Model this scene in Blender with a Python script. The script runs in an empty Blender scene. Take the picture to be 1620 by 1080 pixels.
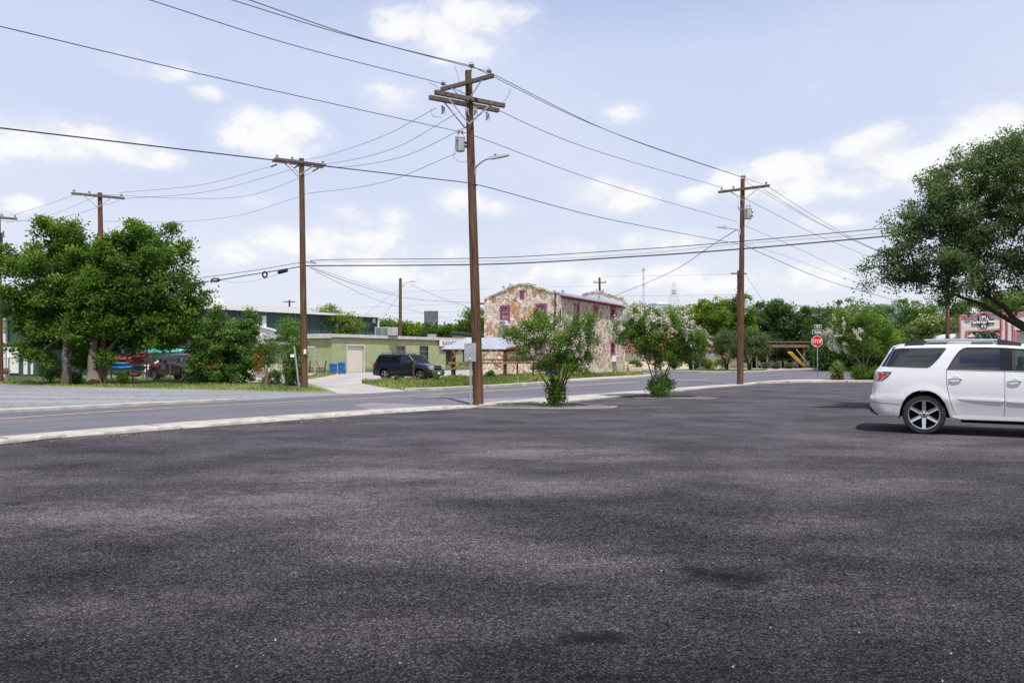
import bpy, bmesh, math, random
import numpy as np
from mathutils import Vector as V, Matrix, geometry
from math import radians as R, sin, cos, pi

sc = bpy.context.scene
COL = sc.collection
FPX, EYE, HORZ, CX = 1260.0, 1.5, 564.0, 810.0     # survey of the photograph: focal length, eye height, horizon row


def at(px, py, Y):
    return V(((px - CX) / FPX * Y, Y, EYE - (py - HORZ) / FPX * Y))


def G(px, py, z=0.0):
    Y = EYE * FPX / (py - HORZ)
    return V(((px - CX) / FPX * Y, Y, z))


def tag(o, label=None, cat=None, group=None, kind=None):
    if label: o['label'] = label
    if cat: o['category'] = cat
    if group: o['group'] = group
    if kind: o['kind'] = kind
    return o


def root(name, label, cat, loc=(0, 0, 0), rz=0.0, group=None, scale=1.0):
    o = bpy.data.objects.new(name, None)
    COL.objects.link(o)
    o.empty_display_size = 0.2
    o.matrix_world = Matrix.Translation(V(loc)) @ Matrix.Rotation(rz, 4, 'Z') @ Matrix.Scale(scale, 4)
    o['mw'] = [v for r in (Matrix.Translation(V(loc)) @ Matrix.Rotation(rz, 4, 'Z') @ Matrix.Scale(scale, 4)) for v in r]
    return tag(o, label, cat, group)


def rootmat(o):
    m = o['mw'] if 'mw' in o else None
    if m is None: return Matrix.Identity(4)
    m = list(m)
    return Matrix((m[0:4], m[4:8], m[8:12], m[12:16]))


def copy_tree(o, parent=None):
    c = o.copy(); COL.objects.link(c)
    if parent: c.parent = parent
    for ch in o.children: copy_tree(ch, c)
    return c


# ------------------------------------------------------------------ materials
def newmat(name):
    m = bpy.data.materials.new(name); m.use_nodes = True
    nt = m.node_tree
    return m, nt, nt.nodes['Principled BSDF'], nt.nodes['Material Output']


def N(nt, t, **kw):
    n = nt.nodes.new(t)
    for k, v in kw.items():
        if k.startswith('i_'):
            n.inputs[k[2:].replace('_', ' ')].default_value = v
        else:
            setattr(n, k, v)
    return n


def ramp(nt, fac, stops, interp='LINEAR'):
    n = nt.nodes.new('ShaderNodeValToRGB'); cr = n.color_ramp; cr.interpolation = interp
    while len(cr.elements) < len(stops): cr.elements.new(0.5)
    for e, (p, c) in zip(cr.elements, stops):
        e.position = p; e.color = (c[0], c[1], c[2], 1) if not isinstance(c, (int, float)) else (c, c, c, 1)
    nt.links.new(fac, n.inputs[0])
    return n.outputs[0]


def mixc(nt, a, b, fac, mode='MIX'):
    n = nt.nodes.new('ShaderNodeMix'); n.data_type = 'RGBA'; n.blend_type = mode
    for s, v in ((n.inputs[0], fac), (n.inputs[6], a), (n.inputs[7], b)):
        if isinstance(v, (int, float)): s.default_value = v
        elif isinstance(v, tuple): s.default_value = (v[0], v[1], v[2], 1)
        else: nt.links.new(v, s)
    return n.outputs[2]


def mth(nt, op, a, b=None, c=None):
    n = nt.nodes.new('ShaderNodeMath'); n.operation = op
    for i, v in enumerate((a, b, c)):
        if v is None: continue
        if isinstance(v, (int, float)): n.inputs[i].default_value = v
        else: nt.links.new(v, n.inputs[i])
    return n.outputs[0]


def noise(nt, vec, scale, detail=4, rough=0.55):
    n = nt.nodes.new('ShaderNodeTexNoise'); n.inputs['Scale'].default_value = scale
    n.inputs['Detail'].default_value = detail; n.inputs['Roughness'].default_value = rough
    if vec is not None: nt.links.new(vec, n.inputs['Vector'])
    return n.outputs[0]


def coords(nt, scale=(1, 1, 1), rot=(0, 0, 0), loc=(0, 0, 0), kind='Object'):
    tc = nt.nodes.new('ShaderNodeTexCoord'); mp = nt.nodes.new('ShaderNodeMapping')
    mp.inputs['Scale'].default_value = scale; mp.inputs['Rotation'].default_value = rot; mp.inputs['Location'].default_value = loc
    nt.links.new(tc.outputs[kind], mp.inputs[0])
    return mp.outputs[0]


def bump(nt, bsdf, h, strength=0.4, dist=0.01):
    b = nt.nodes.new('ShaderNodeBump'); b.inputs['Strength'].default_value = strength; b.inputs['Distance'].default_value = dist
    nt.links.new(h, b.inputs['Height']); nt.links.new(b.outputs[0], bsdf.inputs['Normal'])


def mat(name, col, rough=0.6, metal=0.0, var=0.15, scale=6.0, bmp=0.15, dist=0.01, stretch=(1, 1, 1), col2=None, coat=0.0, spec=None):
    m, nt, b, out = newmat(name)
    v = coords(nt, stretch)
    n1 = noise(nt, v, scale, 5)
    c2 = col2 or tuple(max(0.0, c * (1 - 2.2 * var)) for c in col)
    c1 = tuple(min(1.0, c * (1 + var)) for c in col)
    f = ramp(nt, n1, [(0.3, 0.0), (0.7, 1.0)])
    c = mixc(nt, c2, c1, f)
    nt.links.new(c, b.inputs['Base Color'])
    b.inputs['Roughness'].default_value = rough; b.inputs['Metallic'].default_value = metal
    if coat: b.inputs['Coat Weight'].default_value = coat; b.inputs['Coat Roughness'].default_value = 0.04
    if spec is not None: b.inputs['Specular IOR Level'].default_value = spec
    if bmp: bump(nt, b, noise(nt, v, scale * 6, 3), bmp, dist)
    return m


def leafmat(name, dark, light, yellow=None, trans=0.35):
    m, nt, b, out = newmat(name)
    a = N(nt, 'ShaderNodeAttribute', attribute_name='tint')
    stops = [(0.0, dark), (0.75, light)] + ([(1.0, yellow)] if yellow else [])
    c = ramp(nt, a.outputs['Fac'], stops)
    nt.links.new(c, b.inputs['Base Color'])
    b.inputs['Roughness'].default_value = 0.55; b.inputs['Specular IOR Level'].default_value = 0.18
    t = N(nt, 'ShaderNodeBsdfTranslucent'); nt.links.new(mixc(nt, c, (0.5, 0.75, 0.08), 0.25), t.inputs[0])
    ms = N(nt, 'ShaderNodeMixShader'); ms.inputs[0].default_value = trans
    nt.links.new(b.outputs[0], ms.inputs[1]); nt.links.new(t.outputs[0], ms.inputs[2]); nt.links.new(ms.outputs[0], out.inputs[0])
    return m


# ------------------------------------------------------------------ mesh builder
class MB:
    def __init__(s): s.v = []; s.f = []; s.m = []; s.mi = 0

    def add(s, vs, fs):
        o = len(s.v); s.v += [tuple(p) for p in vs]
        for f in fs: s.f.append(tuple(i + o for i in f)); s.m.append(s.mi)
        return s

    def box(s, c, d, rz=0.0, M=None):
        x, y, z = d[0] / 2, d[1] / 2, d[2] / 2
        pts = [V((a, b, e)) for a in (-x, x) for b in (-y, y) for e in (-z, z)]
        if M is None: M = Matrix.Rotation(rz, 4, 'Z')
        pts = [V(c) + (M @ p) for p in pts]
        return s.add(pts, [(0, 1, 3, 2), (4, 6, 7, 5), (0, 4, 5, 1), (2, 3, 7, 6), (0, 2, 6, 4), (1, 5, 7, 3)])

    def bar(s, p, q, w, h=None, up=(0, 0, 1)):
        p, q = V(p), V(q); h = h or w; d = q - p; L = d.length; d.normalize()
        u = V(up)
        if abs(d.dot(u)) > 0.98: u = V((0, 1, 0))
        a = d.cross(u).normalized(); b = a.cross(d).normalized()
        M = Matrix((a, d, b)).transposed().to_4x4()
        return s.box((p + q) / 2, (w, L, h), M=M)

    def tube(s, pts, rad, n=8, cap=True):
        pts = [V(p) for p in pts]
        if isinstance(rad, (int, float)): rad = [rad] * len(pts)
        rings = []; prev = None
        for i, p in enumerate(pts):
            d = (pts[min(i + 1, len(pts) - 1)] - pts[max(i - 1, 0)])
            if d.length < 1e-9: d = V((0, 0, 1))
            d.normalize()
            if prev is None:
                a = d.orthogonal().normalized()
            else:
                a = (prev - d * prev.dot(d))
                a = a.normalized() if a.length > 1e-6 else d.orthogonal().normalized()
            prev = a; b = d.cross(a)
            rings.append([p + (a * cos(2 * pi * k / n) + b * sin(2 * pi * k / n)) * rad[i] for k in range(n)])
        vs = [q for r in rings for q in r]; fs = []
        for i in range(len(pts) - 1):
            for k in range(n):
                k2 = (k + 1) % n
                fs.append((i * n + k, i * n + k2, (i + 1) * n + k2, (i + 1) * n + k))
        if cap: fs.append(tuple(range(n - 1, -1, -1))); fs.append(tuple((len(pts) - 1) * n + k for k in range(n)))
        return s.add(vs, fs)

    def lathe(s, prof, c=(0, 0, 0), n=24, axis='Z', cap=False):
        """prof: list of (r, h); axis of revolution through c"""
        vs = []; fs = []; m = len(prof)
        for k in range(n):
            a = 2 * pi * k / n
            for (r, h) in prof:
                if axis == 'Z': p = (r * cos(a), r * sin(a), h)
                elif axis == 'Y': p = (r * cos(a), h, r * sin(a))
                else: p = (h, r * cos(a), r * sin(a))
                vs.append(V(c) + V(p))
        for k in range(n):
            k2 = (k + 1) % n
            for j in range(m - 1): fs.append((k * m + j, k2 * m + j, k2 * m + j + 1, k * m + j + 1))
        if cap:
            fs.append(tuple(k * m for k in range(n))); fs.append(tuple(k * m + m - 1 for k in range(n)))
        return s.add(vs, fs)

    def poly(s, pts): return s.add(pts, [tuple(range(len(pts)))])

    def prism(s, pts, d):
        """pts: closed planar loop, d: extrusion vector"""
        pts = [V(p) for p in pts]; d = V(d); n = len(pts)
        return s.add(pts + [p + d for p in pts], [tuple(range(n)), tuple(range(2 * n - 1, n - 1, -1))] + [(i, (i + 1) % n, n + (i + 1) % n, n + i) for i in range(n)])

    def build(s, name, mats, parent=None, smooth=False, world=False, bevel=0.0, fixn=True):
        me = bpy.data.meshes.new(name)
        vs = s.v
        if parent is not None and world:
            inv = rootmat(parent).inverted(); vs = [tuple(inv @ V(p)) for p in vs]
        me.from_pydata(vs, [], s.f)
        if not isinstance(mats, (list, tuple)): mats = [mats]
        for m in mats: me.materials.append(m)
        me.polygons.foreach_set('material_index', s.m)
        if fixn:
            bm = bmesh.new(); bm.from_mesh(me); bmesh.ops.recalc_face_normals(bm, faces=bm.faces); bm.to_mesh(me); bm.free()
        if smooth:
            me.polygons.foreach_set('use_smooth', [True] * len(me.polygons))
            try: me.set_sharp_from_angle(angle=R(38))
            except Exception: pass
        me.update()
        o = bpy.data.objects.new(name, me); COL.objects.link(o)
        if bevel:
            md = o.modifiers.new('bevel', 'BEVEL'); md.width = bevel; md.segments = 2; md.limit_method = 'ANGLE'; md.angle_limit = R(50)
        if parent is not None: o.parent = parent
        return o


def pip(x, y, poly):
    c = False; n = len(poly); j = n - 1
    for i in range(n):
        xi, yi = poly[i]; xj, yj = poly[j]
        if (yi > y) != (yj > y) and x < (xj - xi) * (y - yi) / (yj - yi) + xi: c = not c
        j = i
    return c


def resamp(poly, dx):
    out = []
    n = len(poly)
    for i in range(n):
        a = V(poly[i]); b = V(poly[(i + 1) % n]); L = (b - a).length; k = max(1, int(L / dx))
        for j in range(k): out.append(tuple(a.lerp(b, j / k)))
    return out


def panel(mb, outer, holes=(), dx=None, f=None, rim=0.0, rimdir=None, seedjit=0.0):
    """triangulate a 2-D outline with holes, map every point through f"""
    loops = [resamp(l, dx) if dx else list(l) for l in [outer] + list(holes)]
    pts = []; edges = []
    for l in loops:
        o = len(pts); pts += [V(p) for p in l]; edges += [(o + i, o + (i + 1) % len(l)) for i in range(len(l))]
    if dx:
        xs = [p[0] for p in loops[0]]; ys = [p[1] for p in loops[0]]
        x = min(xs) + dx * .6
        while x < max(xs):
            y = min(ys) + dx * .5
            while y < max(ys):
                if pip(x, y, loops[0]) and not any(pip(x, y, h) for h in loops[1:]):
                    pts.append(V((x, y)))
                y += dx
            x += dx
    r = geometry.delaunay_2d_cdt(pts, edges, [], 0, 1e-6)
    vs, fs = r[0], r[2]
    keep = []
    for t in fs:
        cx = sum(vs[i][0] for i in t) / len(t); cy = sum(vs[i][1] for i in t) / len(t)
        if pip(cx, cy, loops[0]) and not any(pip(cx, cy, h) for h in loops[1:]): keep.append(tuple(t))
    mb.add([f(p[0], p[1]) for p in vs], keep)
    if rim:
        for l in loops:
            a = [V(f(p[0], p[1])) for p in l]; b = [p + V(rimdir) * rim for p in a]; n = len(a)
            mb.add(a + b, [(i, (i + 1) % n, n + (i + 1) % n, n + i) for i in range(n)])
    return mb


def text(s, size, mtl, parent, M, name='lettering', depth=0.004, align='CENTER', xs=1.0, fat=0.0, shear=0.0):
    """flat letters; M maps the text plane (x right, y up, z towards the reader) into parent space"""
    cu = bpy.data.curves.new(name, 'FONT'); cu.body = s; cu.size = size; cu.align_x = align; cu.align_y = 'CENTER'
    cu.extrude = depth; cu.offset = fat; cu.shear = shear; cu.resolution_u = 3
    ob = bpy.data.objects.new('tmp', cu); COL.objects.link(ob)
    dg = bpy.context.evaluated_depsgraph_get(); dg.update()
    me = bpy.data.meshes.new_from_object(ob.evaluated_get(dg))
    bpy.data.objects.remove(ob); me.transform(M @ Matrix.Diagonal((xs, 1, 1, 1))); me.name = name
    me.materials.clear(); me.materials.append(mtl)
    o = bpy.data.objects.new(name, me); COL.objects.link(o); o.parent = parent
    return o


def frame(o, x, z):
    """matrix with columns x (right), z (towards reader), y up = z cross x, origin o"""
    x = V(x).normalized(); z = V(z).normalized(); y = z.cross(x)
    m = Matrix((x, y, z)).transposed().to_4x4(); m.translation = V(o)
    return m


# ------------------------------------------------------------------ foliage
def leafmesh(name, P, size, rng, mtl, parent=None, tint=None, up=0.4, aspect=0.5, dirs=None, mats2=None, world=True):
    n = len(P)
    t = rng.normal(size=(n, 3))
    if dirs is not None: t = t * 0.55 + dirs
    nr = rng.normal(size=(n, 3)); nr[:, 2] = np.abs(nr[:, 2]) + up
    t /= np.linalg.norm(t, axis=1)[:, None] + 1e-9
    b = np.cross(nr, t); b /= np.linalg.norm(b, axis=1)[:, None] + 1e-9
    s = size * rng.uniform(0.65, 1.25, size=(n, 1)); w = s * aspect
    if parent is not None and world:
        P = P - np.array(rootmat(parent).translation)[None, :]
    vs = np.stack([P - t * s / 2, P + b * w / 2 + t * s * .08, P + t * s / 2, P - b * w / 2 + t * s * .08], axis=1).reshape(-1, 3)
    me = bpy.data.meshes.new(name)
    me.vertices.add(4 * n); me.vertices.foreach_set('co', vs.astype(np.float32).ravel())
    me.loops.add(4 * n); me.loops.foreach_set('vertex_index', np.arange(4 * n, dtype=np.int32))
    me.polygons.add(n); me.polygons.foreach_set('loop_start', np.arange(0, 4 * n, 4, dtype=np.int32))
    try: me.polygons.foreach_set('loop_total', np.full(n, 4, dtype=np.int32))
    except Exception: pass
    me.materials.append(mtl)
    me.update(calc_edges=True)
    at_ = me.attributes.new('tint', 'FLOAT', 'POINT')
    if tint is None: tint = rng.uniform(0, 1, n)
    at_.data.foreach_set('value', np.repeat(np.clip(tint, 0, 1), 4).astype(np.float32))
    o = bpy.data.objects.new(name, me); COL.objects.link(o)
    if parent is not None: o.parent = parent
    return o


def clumps_in(ells, n, rng, shell=0.45, zmin=None):
    """ells: list of (center V, (rx, ry, rz)); points spread in the outer part of the crown"""
    w = np.array([(e[1][0] * e[1][1] * e[1][2]) ** (2 / 3) for e in ells]); w /= w.sum()
    out = []
    while len(out) < n:
        e = ells[rng.choice(len(ells), p=w)]
        d = rng.normal(size=3); d /= np.linalg.norm(d)
        rr = shell + (1 - shell) * rng.random() ** 0.6
        if rng.random() < 0.12: rr *= 1.12
        p = np.array(e[0]) + d * rr * np.array(e[1])
        if zmin is not None and p[2] < zmin: continue
        out.append(p)
    return np.array(out)


def E(px, py, rx, ry, Y, dep):
    return (at(px, py, Y), (rx / FPX * Y, dep, ry / FPX * Y))


def boughs(ells, nb, per, rng, length, mid, thick=.5, shell=.35, zmin=None):
    """leaf-clump centres strung along boughs that reach outwards and upwards from the crown; returns centres and how near the tip each is"""
    base = clumps_in(ells, nb, rng, shell, zmin); out = []; tip = []
    for b in base:
        d = b - mid; d = d / (np.linalg.norm(d) + 1e-6); d = d + rng.normal(size=3) * .45; d[2] += .12; d /= np.linalg.norm(d)
        L = length * rng.uniform(.6, 1.35)
        for k in range(per):
            s = (k + rng.random()) / per
            p = b + d * L * (s - .75) + rng.normal(size=3) * thick * (1.05 - s) * .55
            p[2] -= .10 * L * s * s
            if zmin is not None and p[2] < zmin: continue
            out.append(p); tip.append(s)
    return np.array(out), np.array(tip)


def spray(centers, per, r, rng, flat=0.6, rvar=0.35):
    k = len(centers)
    rr = r * rng.uniform(1 - rvar, 1 + rvar, size=k)
    g = rng.normal(size=(k, per, 3)) * 0.5
    g[:, :, 2] *= flat
    P = centers[:, None, :] + g * rr[:, None, None]
    dirs = g / (np.linalg.norm(g, axis=2)[:, :, None] + 1e-6)
    hz = g[:, :, 2] / flat
    return P.reshape(-1, 3), dirs.reshape(-1, 3), hz.reshape(-1)


def limbs(mb, base, forks, targets, r0, rng, n=6, rtip=0.012, wob=0.12, per_r=0.25):
    """tapered limbs from points on the trunk (forks: list of (V, radius)) to targets"""
    for t in targets:
        t = V(t)
        f, fr = min(forks, key=lambda q: (q[0] - t).length + rng.random() * 0.6)
        L = (t - f).length
        pts = []
        for i in range(n + 1):
            s = i / n
            p = f.lerp(t, s); p.z += math.sin(s * pi) * L * 0.10
            if 0 < i < n: p += V(rng.normal(size=3)) * wob * L * 0.18
            pts.append(p)
        r = min(fr * 0.55, r0)
        mb.tube(pts, [r * (1 - i / n) ** 0.8 + rtip for i in range(n + 1)], 5, cap=False)


def tree(name, label, cat, base, ells, trunk_pts, trunk_r, lm, bm_, nclump, per, cr, leaf, seed, group=None, nl=24, shell=.45, tb=.35, flat=.6,
         up=.4, zmin=None, aspect=.5, rtip=.012, extra_trunks=(), ret=False, tintamp=.22, bough=None):
    rng = np.random.default_rng(seed)
    rt = root(name, label, cat, base, 0, group)
    tipv = None
    if bough:
        mid = np.mean([np.array(e[0]) for e in ells], axis=0); mid[2] -= .8
        C, tipv = boughs(ells, nclump, bough[0], rng, bough[1], mid, bough[2], shell, zmin)
    else: C = clumps_in(ells, nclump, rng, shell, zmin)
    mb = MB()
    forks = []
    for (tp, tr) in [(trunk_pts, trunk_r)] + list(extra_trunks):
        k = len(tp)
        rads = [tr * (1.35 if i == 0 else 1.0) * (1 - 0.75 * i / (k - 1)) for i in range(k)]
        mb.tube(tp, rads, 8)
        forks += [(V(tp[i]), rads[i]) for i in range(k // 2, k)]
    idx = rng.choice(len(C), size=min(nl, len(C)), replace=False)
    limbs(mb, base, forks, [C[i] for i in idx], trunk_r * .5, rng, rtip=rtip)
    mb.build('trunk', bm_, rt, smooth=True, world=True, fixn=False)
    P, D, hz = spray(C, per, cr, rng, flat)
    ct = np.repeat(rng.uniform(-tintamp, tintamp, size=len(C)), per)
    if tipv is not None: bt = np.repeat(rng.uniform(-tintamp, tintamp, size=len(C) // 1), per); ct = ct * .4 + np.repeat((tipv - .5) * .42, per) + bt * .3
    zlo, zhi = C[:, 2].min(), C[:, 2].max()
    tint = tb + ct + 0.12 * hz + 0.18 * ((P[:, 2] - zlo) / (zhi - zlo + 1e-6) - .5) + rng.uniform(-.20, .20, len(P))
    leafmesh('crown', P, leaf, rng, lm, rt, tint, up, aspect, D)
    return (rt, C, rng) if ret else rt


def blades(name, polys, n, h, rng, mtl, parent=None, w=0.018, lean=.5, z=0.0):
    """upright grass blades scattered over ground polygons"""
    P = []
    bb = [(min(p[0] for p in q), max(p[0] for p in q), min(p[1] for p in q), max(p[1] for p in q)) for q in polys]
    ar = np.array([(b[1] - b[0]) * (b[3] - b[2]) for b in bb]); ar = ar / ar.sum()
    while len(P) < n:
        i = rng.choice(len(polys), p=ar); b = bb[i]
        x, y = rng.uniform(b[0], b[1]), rng.uniform(b[2], b[3])
        if pip(x, y, polys[i]): P.append((x, y, z))
    P = np.array(P)
    hh = h * rng.uniform(.4, 1.3, size=(n, 1)) * (0.75 + .5 * np.sin(P[:, :1] * 1.3) * np.cos(P[:, 1:2] * .9 + P[:, :1]))
    a = rng.uniform(0, 2 * pi, n); side = np.stack([np.cos(a), np.sin(a), np.zeros(n)], 1) * w
    ln = rng.normal(size=(n, 3)) * lean; ln[:, 2] = 0
    top = P + np.array([0, 0, 1]) * hh + ln * hh; mid = P + np.array([0, 0, .55]) * hh + ln * hh * .3
    vs = np.stack([P - side, P + side, mid + side * .8, top, mid - side * .8], 1).reshape(-1, 3)
    me = bpy.data.meshes.new(name)
    me.vertices.add(5 * n); me.vertices.foreach_set('co', vs.astype(np.float32).ravel())
    me.loops.add(5 * n); me.loops.foreach_set('vertex_index', np.arange(5 * n, dtype=np.int32))
    me.polygons.add(n); me.polygons.foreach_set('loop_start', np.arange(0, 5 * n, 5, dtype=np.int32))
    me.materials.append(mtl); me.update(calc_edges=True)
    at_ = me.attributes.new('tint', 'FLOAT', 'POINT')
    tn = rng.uniform(0, .8, n) + .2 * np.sin(P[:, 0] * .8) ; at_.data.foreach_set('value', np.repeat(np.clip(tn, 0, 1), 5).astype(np.float32))
    o = bpy.data.objects.new(name, me); COL.objects.link(o)
    return o
# ------------------------------------------------------------------ camera, sun, sky
cam = bpy.data.cameras.new('camera'); co = bpy.data.objects.new('camera', cam); COL.objects.link(co)
co.location = (0, 0, EYE); co.rotation_euler = (R(90), 0, 0)
cam.sensor_width = 36; cam.lens = FPX / 1620 * 36; cam.shift_y = (HORZ - 540) / 1620
cam.clip_end = 20000; cam.clip_start = .05
sc.camera = co
sc.view_settings.view_transform = 'Standard'; sc.view_settings.look = 'None'; sc.view_settings.exposure = 0; sc.view_settings.gamma = 1

SUN_EL, SUN_AZ = 63.0, 166.0      # azimuth clockwise from +Y: sun high behind the camera's right shoulder
sd = V((sin(R(SUN_AZ)) * cos(R(SUN_EL)), cos(R(SUN_AZ)) * cos(R(SUN_EL)), sin(R(SUN_EL))))
sl = bpy.data.lights.new('sun', 'SUN'); sl.energy = 5.0; sl.angle = R(.6); sl.color = (1, .955, .89)
so = bpy.data.objects.new('sun', sl); COL.objects.link(so); so.rotation_euler = sd.to_track_quat('Z', 'Y').to_euler()

w = bpy.data.worlds.new('World'); sc.world = w; w.use_nodes = True
nt = w.node_tree; nt.nodes.clear()
wo = N(nt, 'ShaderNodeOutputWorld'); bg = N(nt, 'ShaderNodeBackground')
sky = N(nt, 'ShaderNodeTexSky'); sky.sky_type = 'NISHITA'; sky.sun_disc = False; sky.sun_elevation = R(SUN_EL); sky.sun_rotation = R(SUN_AZ)
sky.dust_density = 2.0; sky.air_density = 1.0
tc = N(nt, 'ShaderNodeTexCoord'); sep = N(nt, 'ShaderNodeSeparateXYZ'); nt.links.new(tc.outputs['Generated'], sep.inputs[0])
X, Y_, Z = sep.outputs
az = mth(nt, 'ARCTAN2', X, Y_)
el = mth(nt, 'ARCSINE', Z)
# warp for fluffy outlines
wn = N(nt, 'ShaderNodeTexNoise'); wn.inputs['Scale'].default_value = 16; wn.inputs['Detail'].default_value = 7; wn.inputs['Roughness'].default_value = .58
mpv = N(nt, 'ShaderNodeMapping'); mpv.inputs['Scale'].default_value = (1, 1, 1.7); nt.links.new(tc.outputs['Generated'], mpv.inputs[0]); nt.links.new(mpv.outputs[0], wn.inputs[0])
wf = wn.outputs[0]
CL = [(430, 212, 78, 34, 1), (470, 200, 40, 26, 1), (110, 228, 130, 34, 1), (55, 205, 60, 28, .9), (205, 250, 75, 16, .9),
      (735, 28, 90, 36, .9), (640, 32, 44, 26, .85), (722, 72, 66, 26, .9), (225, 108, 60, 14, .4), (328, 147, 26, 11, .6),
      (993, 177, 32, 13, .8), (620, 158, 34, 20, .4), (725, 320, 38, 20, .75), (785, 332, 30, 10, .5), (960, 313, 64, 22, .9), (1115, 307, 42, 16, .8), (1160, 288, 36, 26, .9),
      (1255, 270, 64, 30, 1), (1400, 240, 84, 38, 1), (1545, 222, 110, 58, 1), (1460, 262, 120, 34, 1), (1400, 285, 150, 26, .85), (1570, 265, 130, 40, .95), (1230, 300, 90, 20, .8), (500, 395, 150, 26, .7), (1100, 440, 160, 22, .6), (780, 440, 150, 20, .6), (560, 372, 90, 34, .8), (470, 382, 70, 24, .7),
      (620, 345, 30, 16, .6), (412, 320, 24, 10, .6), (28, 322, 34, 14, .8), (345, 410, 60, 14, .6), (600, 430, 80, 22, .6), (880, 440, 80, 24, .7), (690, 400, 40, 16, .4),
      (1060, 380, 60, 14, .5), (900, 400, 40, 14, .5), (1330, 350, 50, 14, .5), (1270, 440, 80, 20, .5), (1700, 260, 120, 60, .9), (-120, 240, 120, 40, .9), (-320, 330, 140, 40, .8), (1950, 330, 150, 50, .8)]
tot = None
for (px, py, rx, ry, a) in CL:
    d = V(((px - CX) / FPX, 1, (HORZ - py) / FPX)); ca = math.atan2(d.x, d.y); ce = math.asin(d.normalized().z)
    ra = rx / FPX / (1 + (d.x) ** 2) * 1.05; re = ry / FPX / (1 + d.x ** 2) * 1.1
    u = mth(nt, 'MULTIPLY', mth(nt, 'SUBTRACT', az, ca), 1 / ra); v = mth(nt, 'MULTIPLY', mth(nt, 'SUBTRACT', el, ce), 1 / re)
    g = mth(nt, 'MULTIPLY_ADD', u, u, mth(nt, 'MULTIPLY', v, v))
    g = mth(nt, 'MULTIPLY', mth(nt, 'SUBTRACT', 1.35, g), a)
    tot = g if tot is None else mth(nt, 'SMOOTH_MAX', tot, g, .25)
wn2 = N(nt, 'ShaderNodeTexNoise'); wn2.inputs['Scale'].default_value = 3.2; wn2.inputs['Detail'].default_value = 6
nt.links.new(mpv.outputs[0], wn2.inputs[0])
outside = ramp(nt, mth(nt, 'MULTIPLY', mth(nt, 'ABSOLUTE', az), 1 / pi), [(.24, 0.0), (.33, 1.0)])       # clouds of the rest of the sky, beyond about 75 degrees
rest = mth(nt, 'MULTIPLY_ADD', wn2.outputs[0], 9.0, -4.4)
rest = mth(nt, 'MULTIPLY_ADD', outside, 3.0, mth(nt, 'ADD', rest, -3.0))
tot = mth(nt, 'MAXIMUM', tot, rest)
tot = mth(nt, 'MAXIMUM', tot, -1.2)
dens = mth(nt, 'MULTIPLY_ADD', wf, 4.2, mth(nt, 'ADD', tot, -2.40))
cm = ramp(nt, mth(nt, 'MULTIPLY', mth(nt, 'ADD', dens, .12), .62), [(0.0, 0.0), (.22, .36), (.48, .82), (.85, 1.0)], 'EASE')
wup = N(nt, 'ShaderNodeTexNoise'); wup.inputs['Scale'].default_value = 16; wup.inputs['Detail'].default_value = 5; wup.inputs['Roughness'].default_value = .58
mpu = N(nt, 'ShaderNodeMapping'); mpu.inputs['Scale'].default_value = (1, 1, 1.7); mpu.inputs['Location'].default_value = (0, 0, .035); nt.links.new(tc.outputs['Generated'], mpu.inputs[0]); nt.links.new(mpu.outputs[0], wup.inputs[0])
lit = mth(nt, 'MULTIPLY_ADD', mth(nt, 'SUBTRACT', wf, wup.outputs[0]), 3.2, .62)
low = ramp(nt, el, [(0.0, 1.0), (.09, .82), (.25, .38), (.5, .14), (1.0, 0.0)])
# thin veil
veil = mth(nt, 'MULTIPLY', ramp(nt, wn2.outputs[0], [(.42, 0.0), (.7, 1.0)]), .30)
base = mixc(nt, (.555, .665, .965), (.84, .875, .97), low)
base = mixc(nt, base, (.20, .30, .62), ramp(nt, el, [(.36, 0.0), (.56, .9), (1.0, 1.0)]))
skyc = N(nt, 'ShaderNodeVectorMath', operation='SCALE'); skyc.inputs['Scale'].default_value = .1; nt.links.new(sky.outputs[0], skyc.inputs[0])
blend = mixc(nt, base, skyc.outputs[0], .08)
blend = mixc(nt, blend, (.85, .86, .94), veil)
shade = mixc(nt, (.86, .86, .92), (1.0, 1.0, 1.0), ramp(nt, mth(nt, 'MULTIPLY_ADD', dens, .25, lit), [(.25, 0.0), (.95, 1.0)]))
halo = ramp(nt, mth(nt, 'MULTIPLY', mth(nt, 'ADD', dens, .95), .6), [(0.0, 0.0), (1.0, .38)])
blend = mixc(nt, blend, (.90, .91, .97), halo)
fin = mixc(nt, blend, shade, mth(nt, 'MULTIPLY', cm, .93))
below = ramp(nt, mth(nt, 'ADD', Z, .5), [(.49, 0.0), (.5, 1.0)])
fin = mixc(nt, (.25, .25, .24), fin, below)
nt.links.new(fin, bg.inputs[0]); bg.inputs[1].default_value = 1.0
nt.links.new(bg.outputs[0], wo.inputs[0])
sc.cycles.use_denoising = True
try: sc.cycles.max_bounces = 6; sc.cycles.transparent_max_bounces = 16
except Exception: pass
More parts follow.
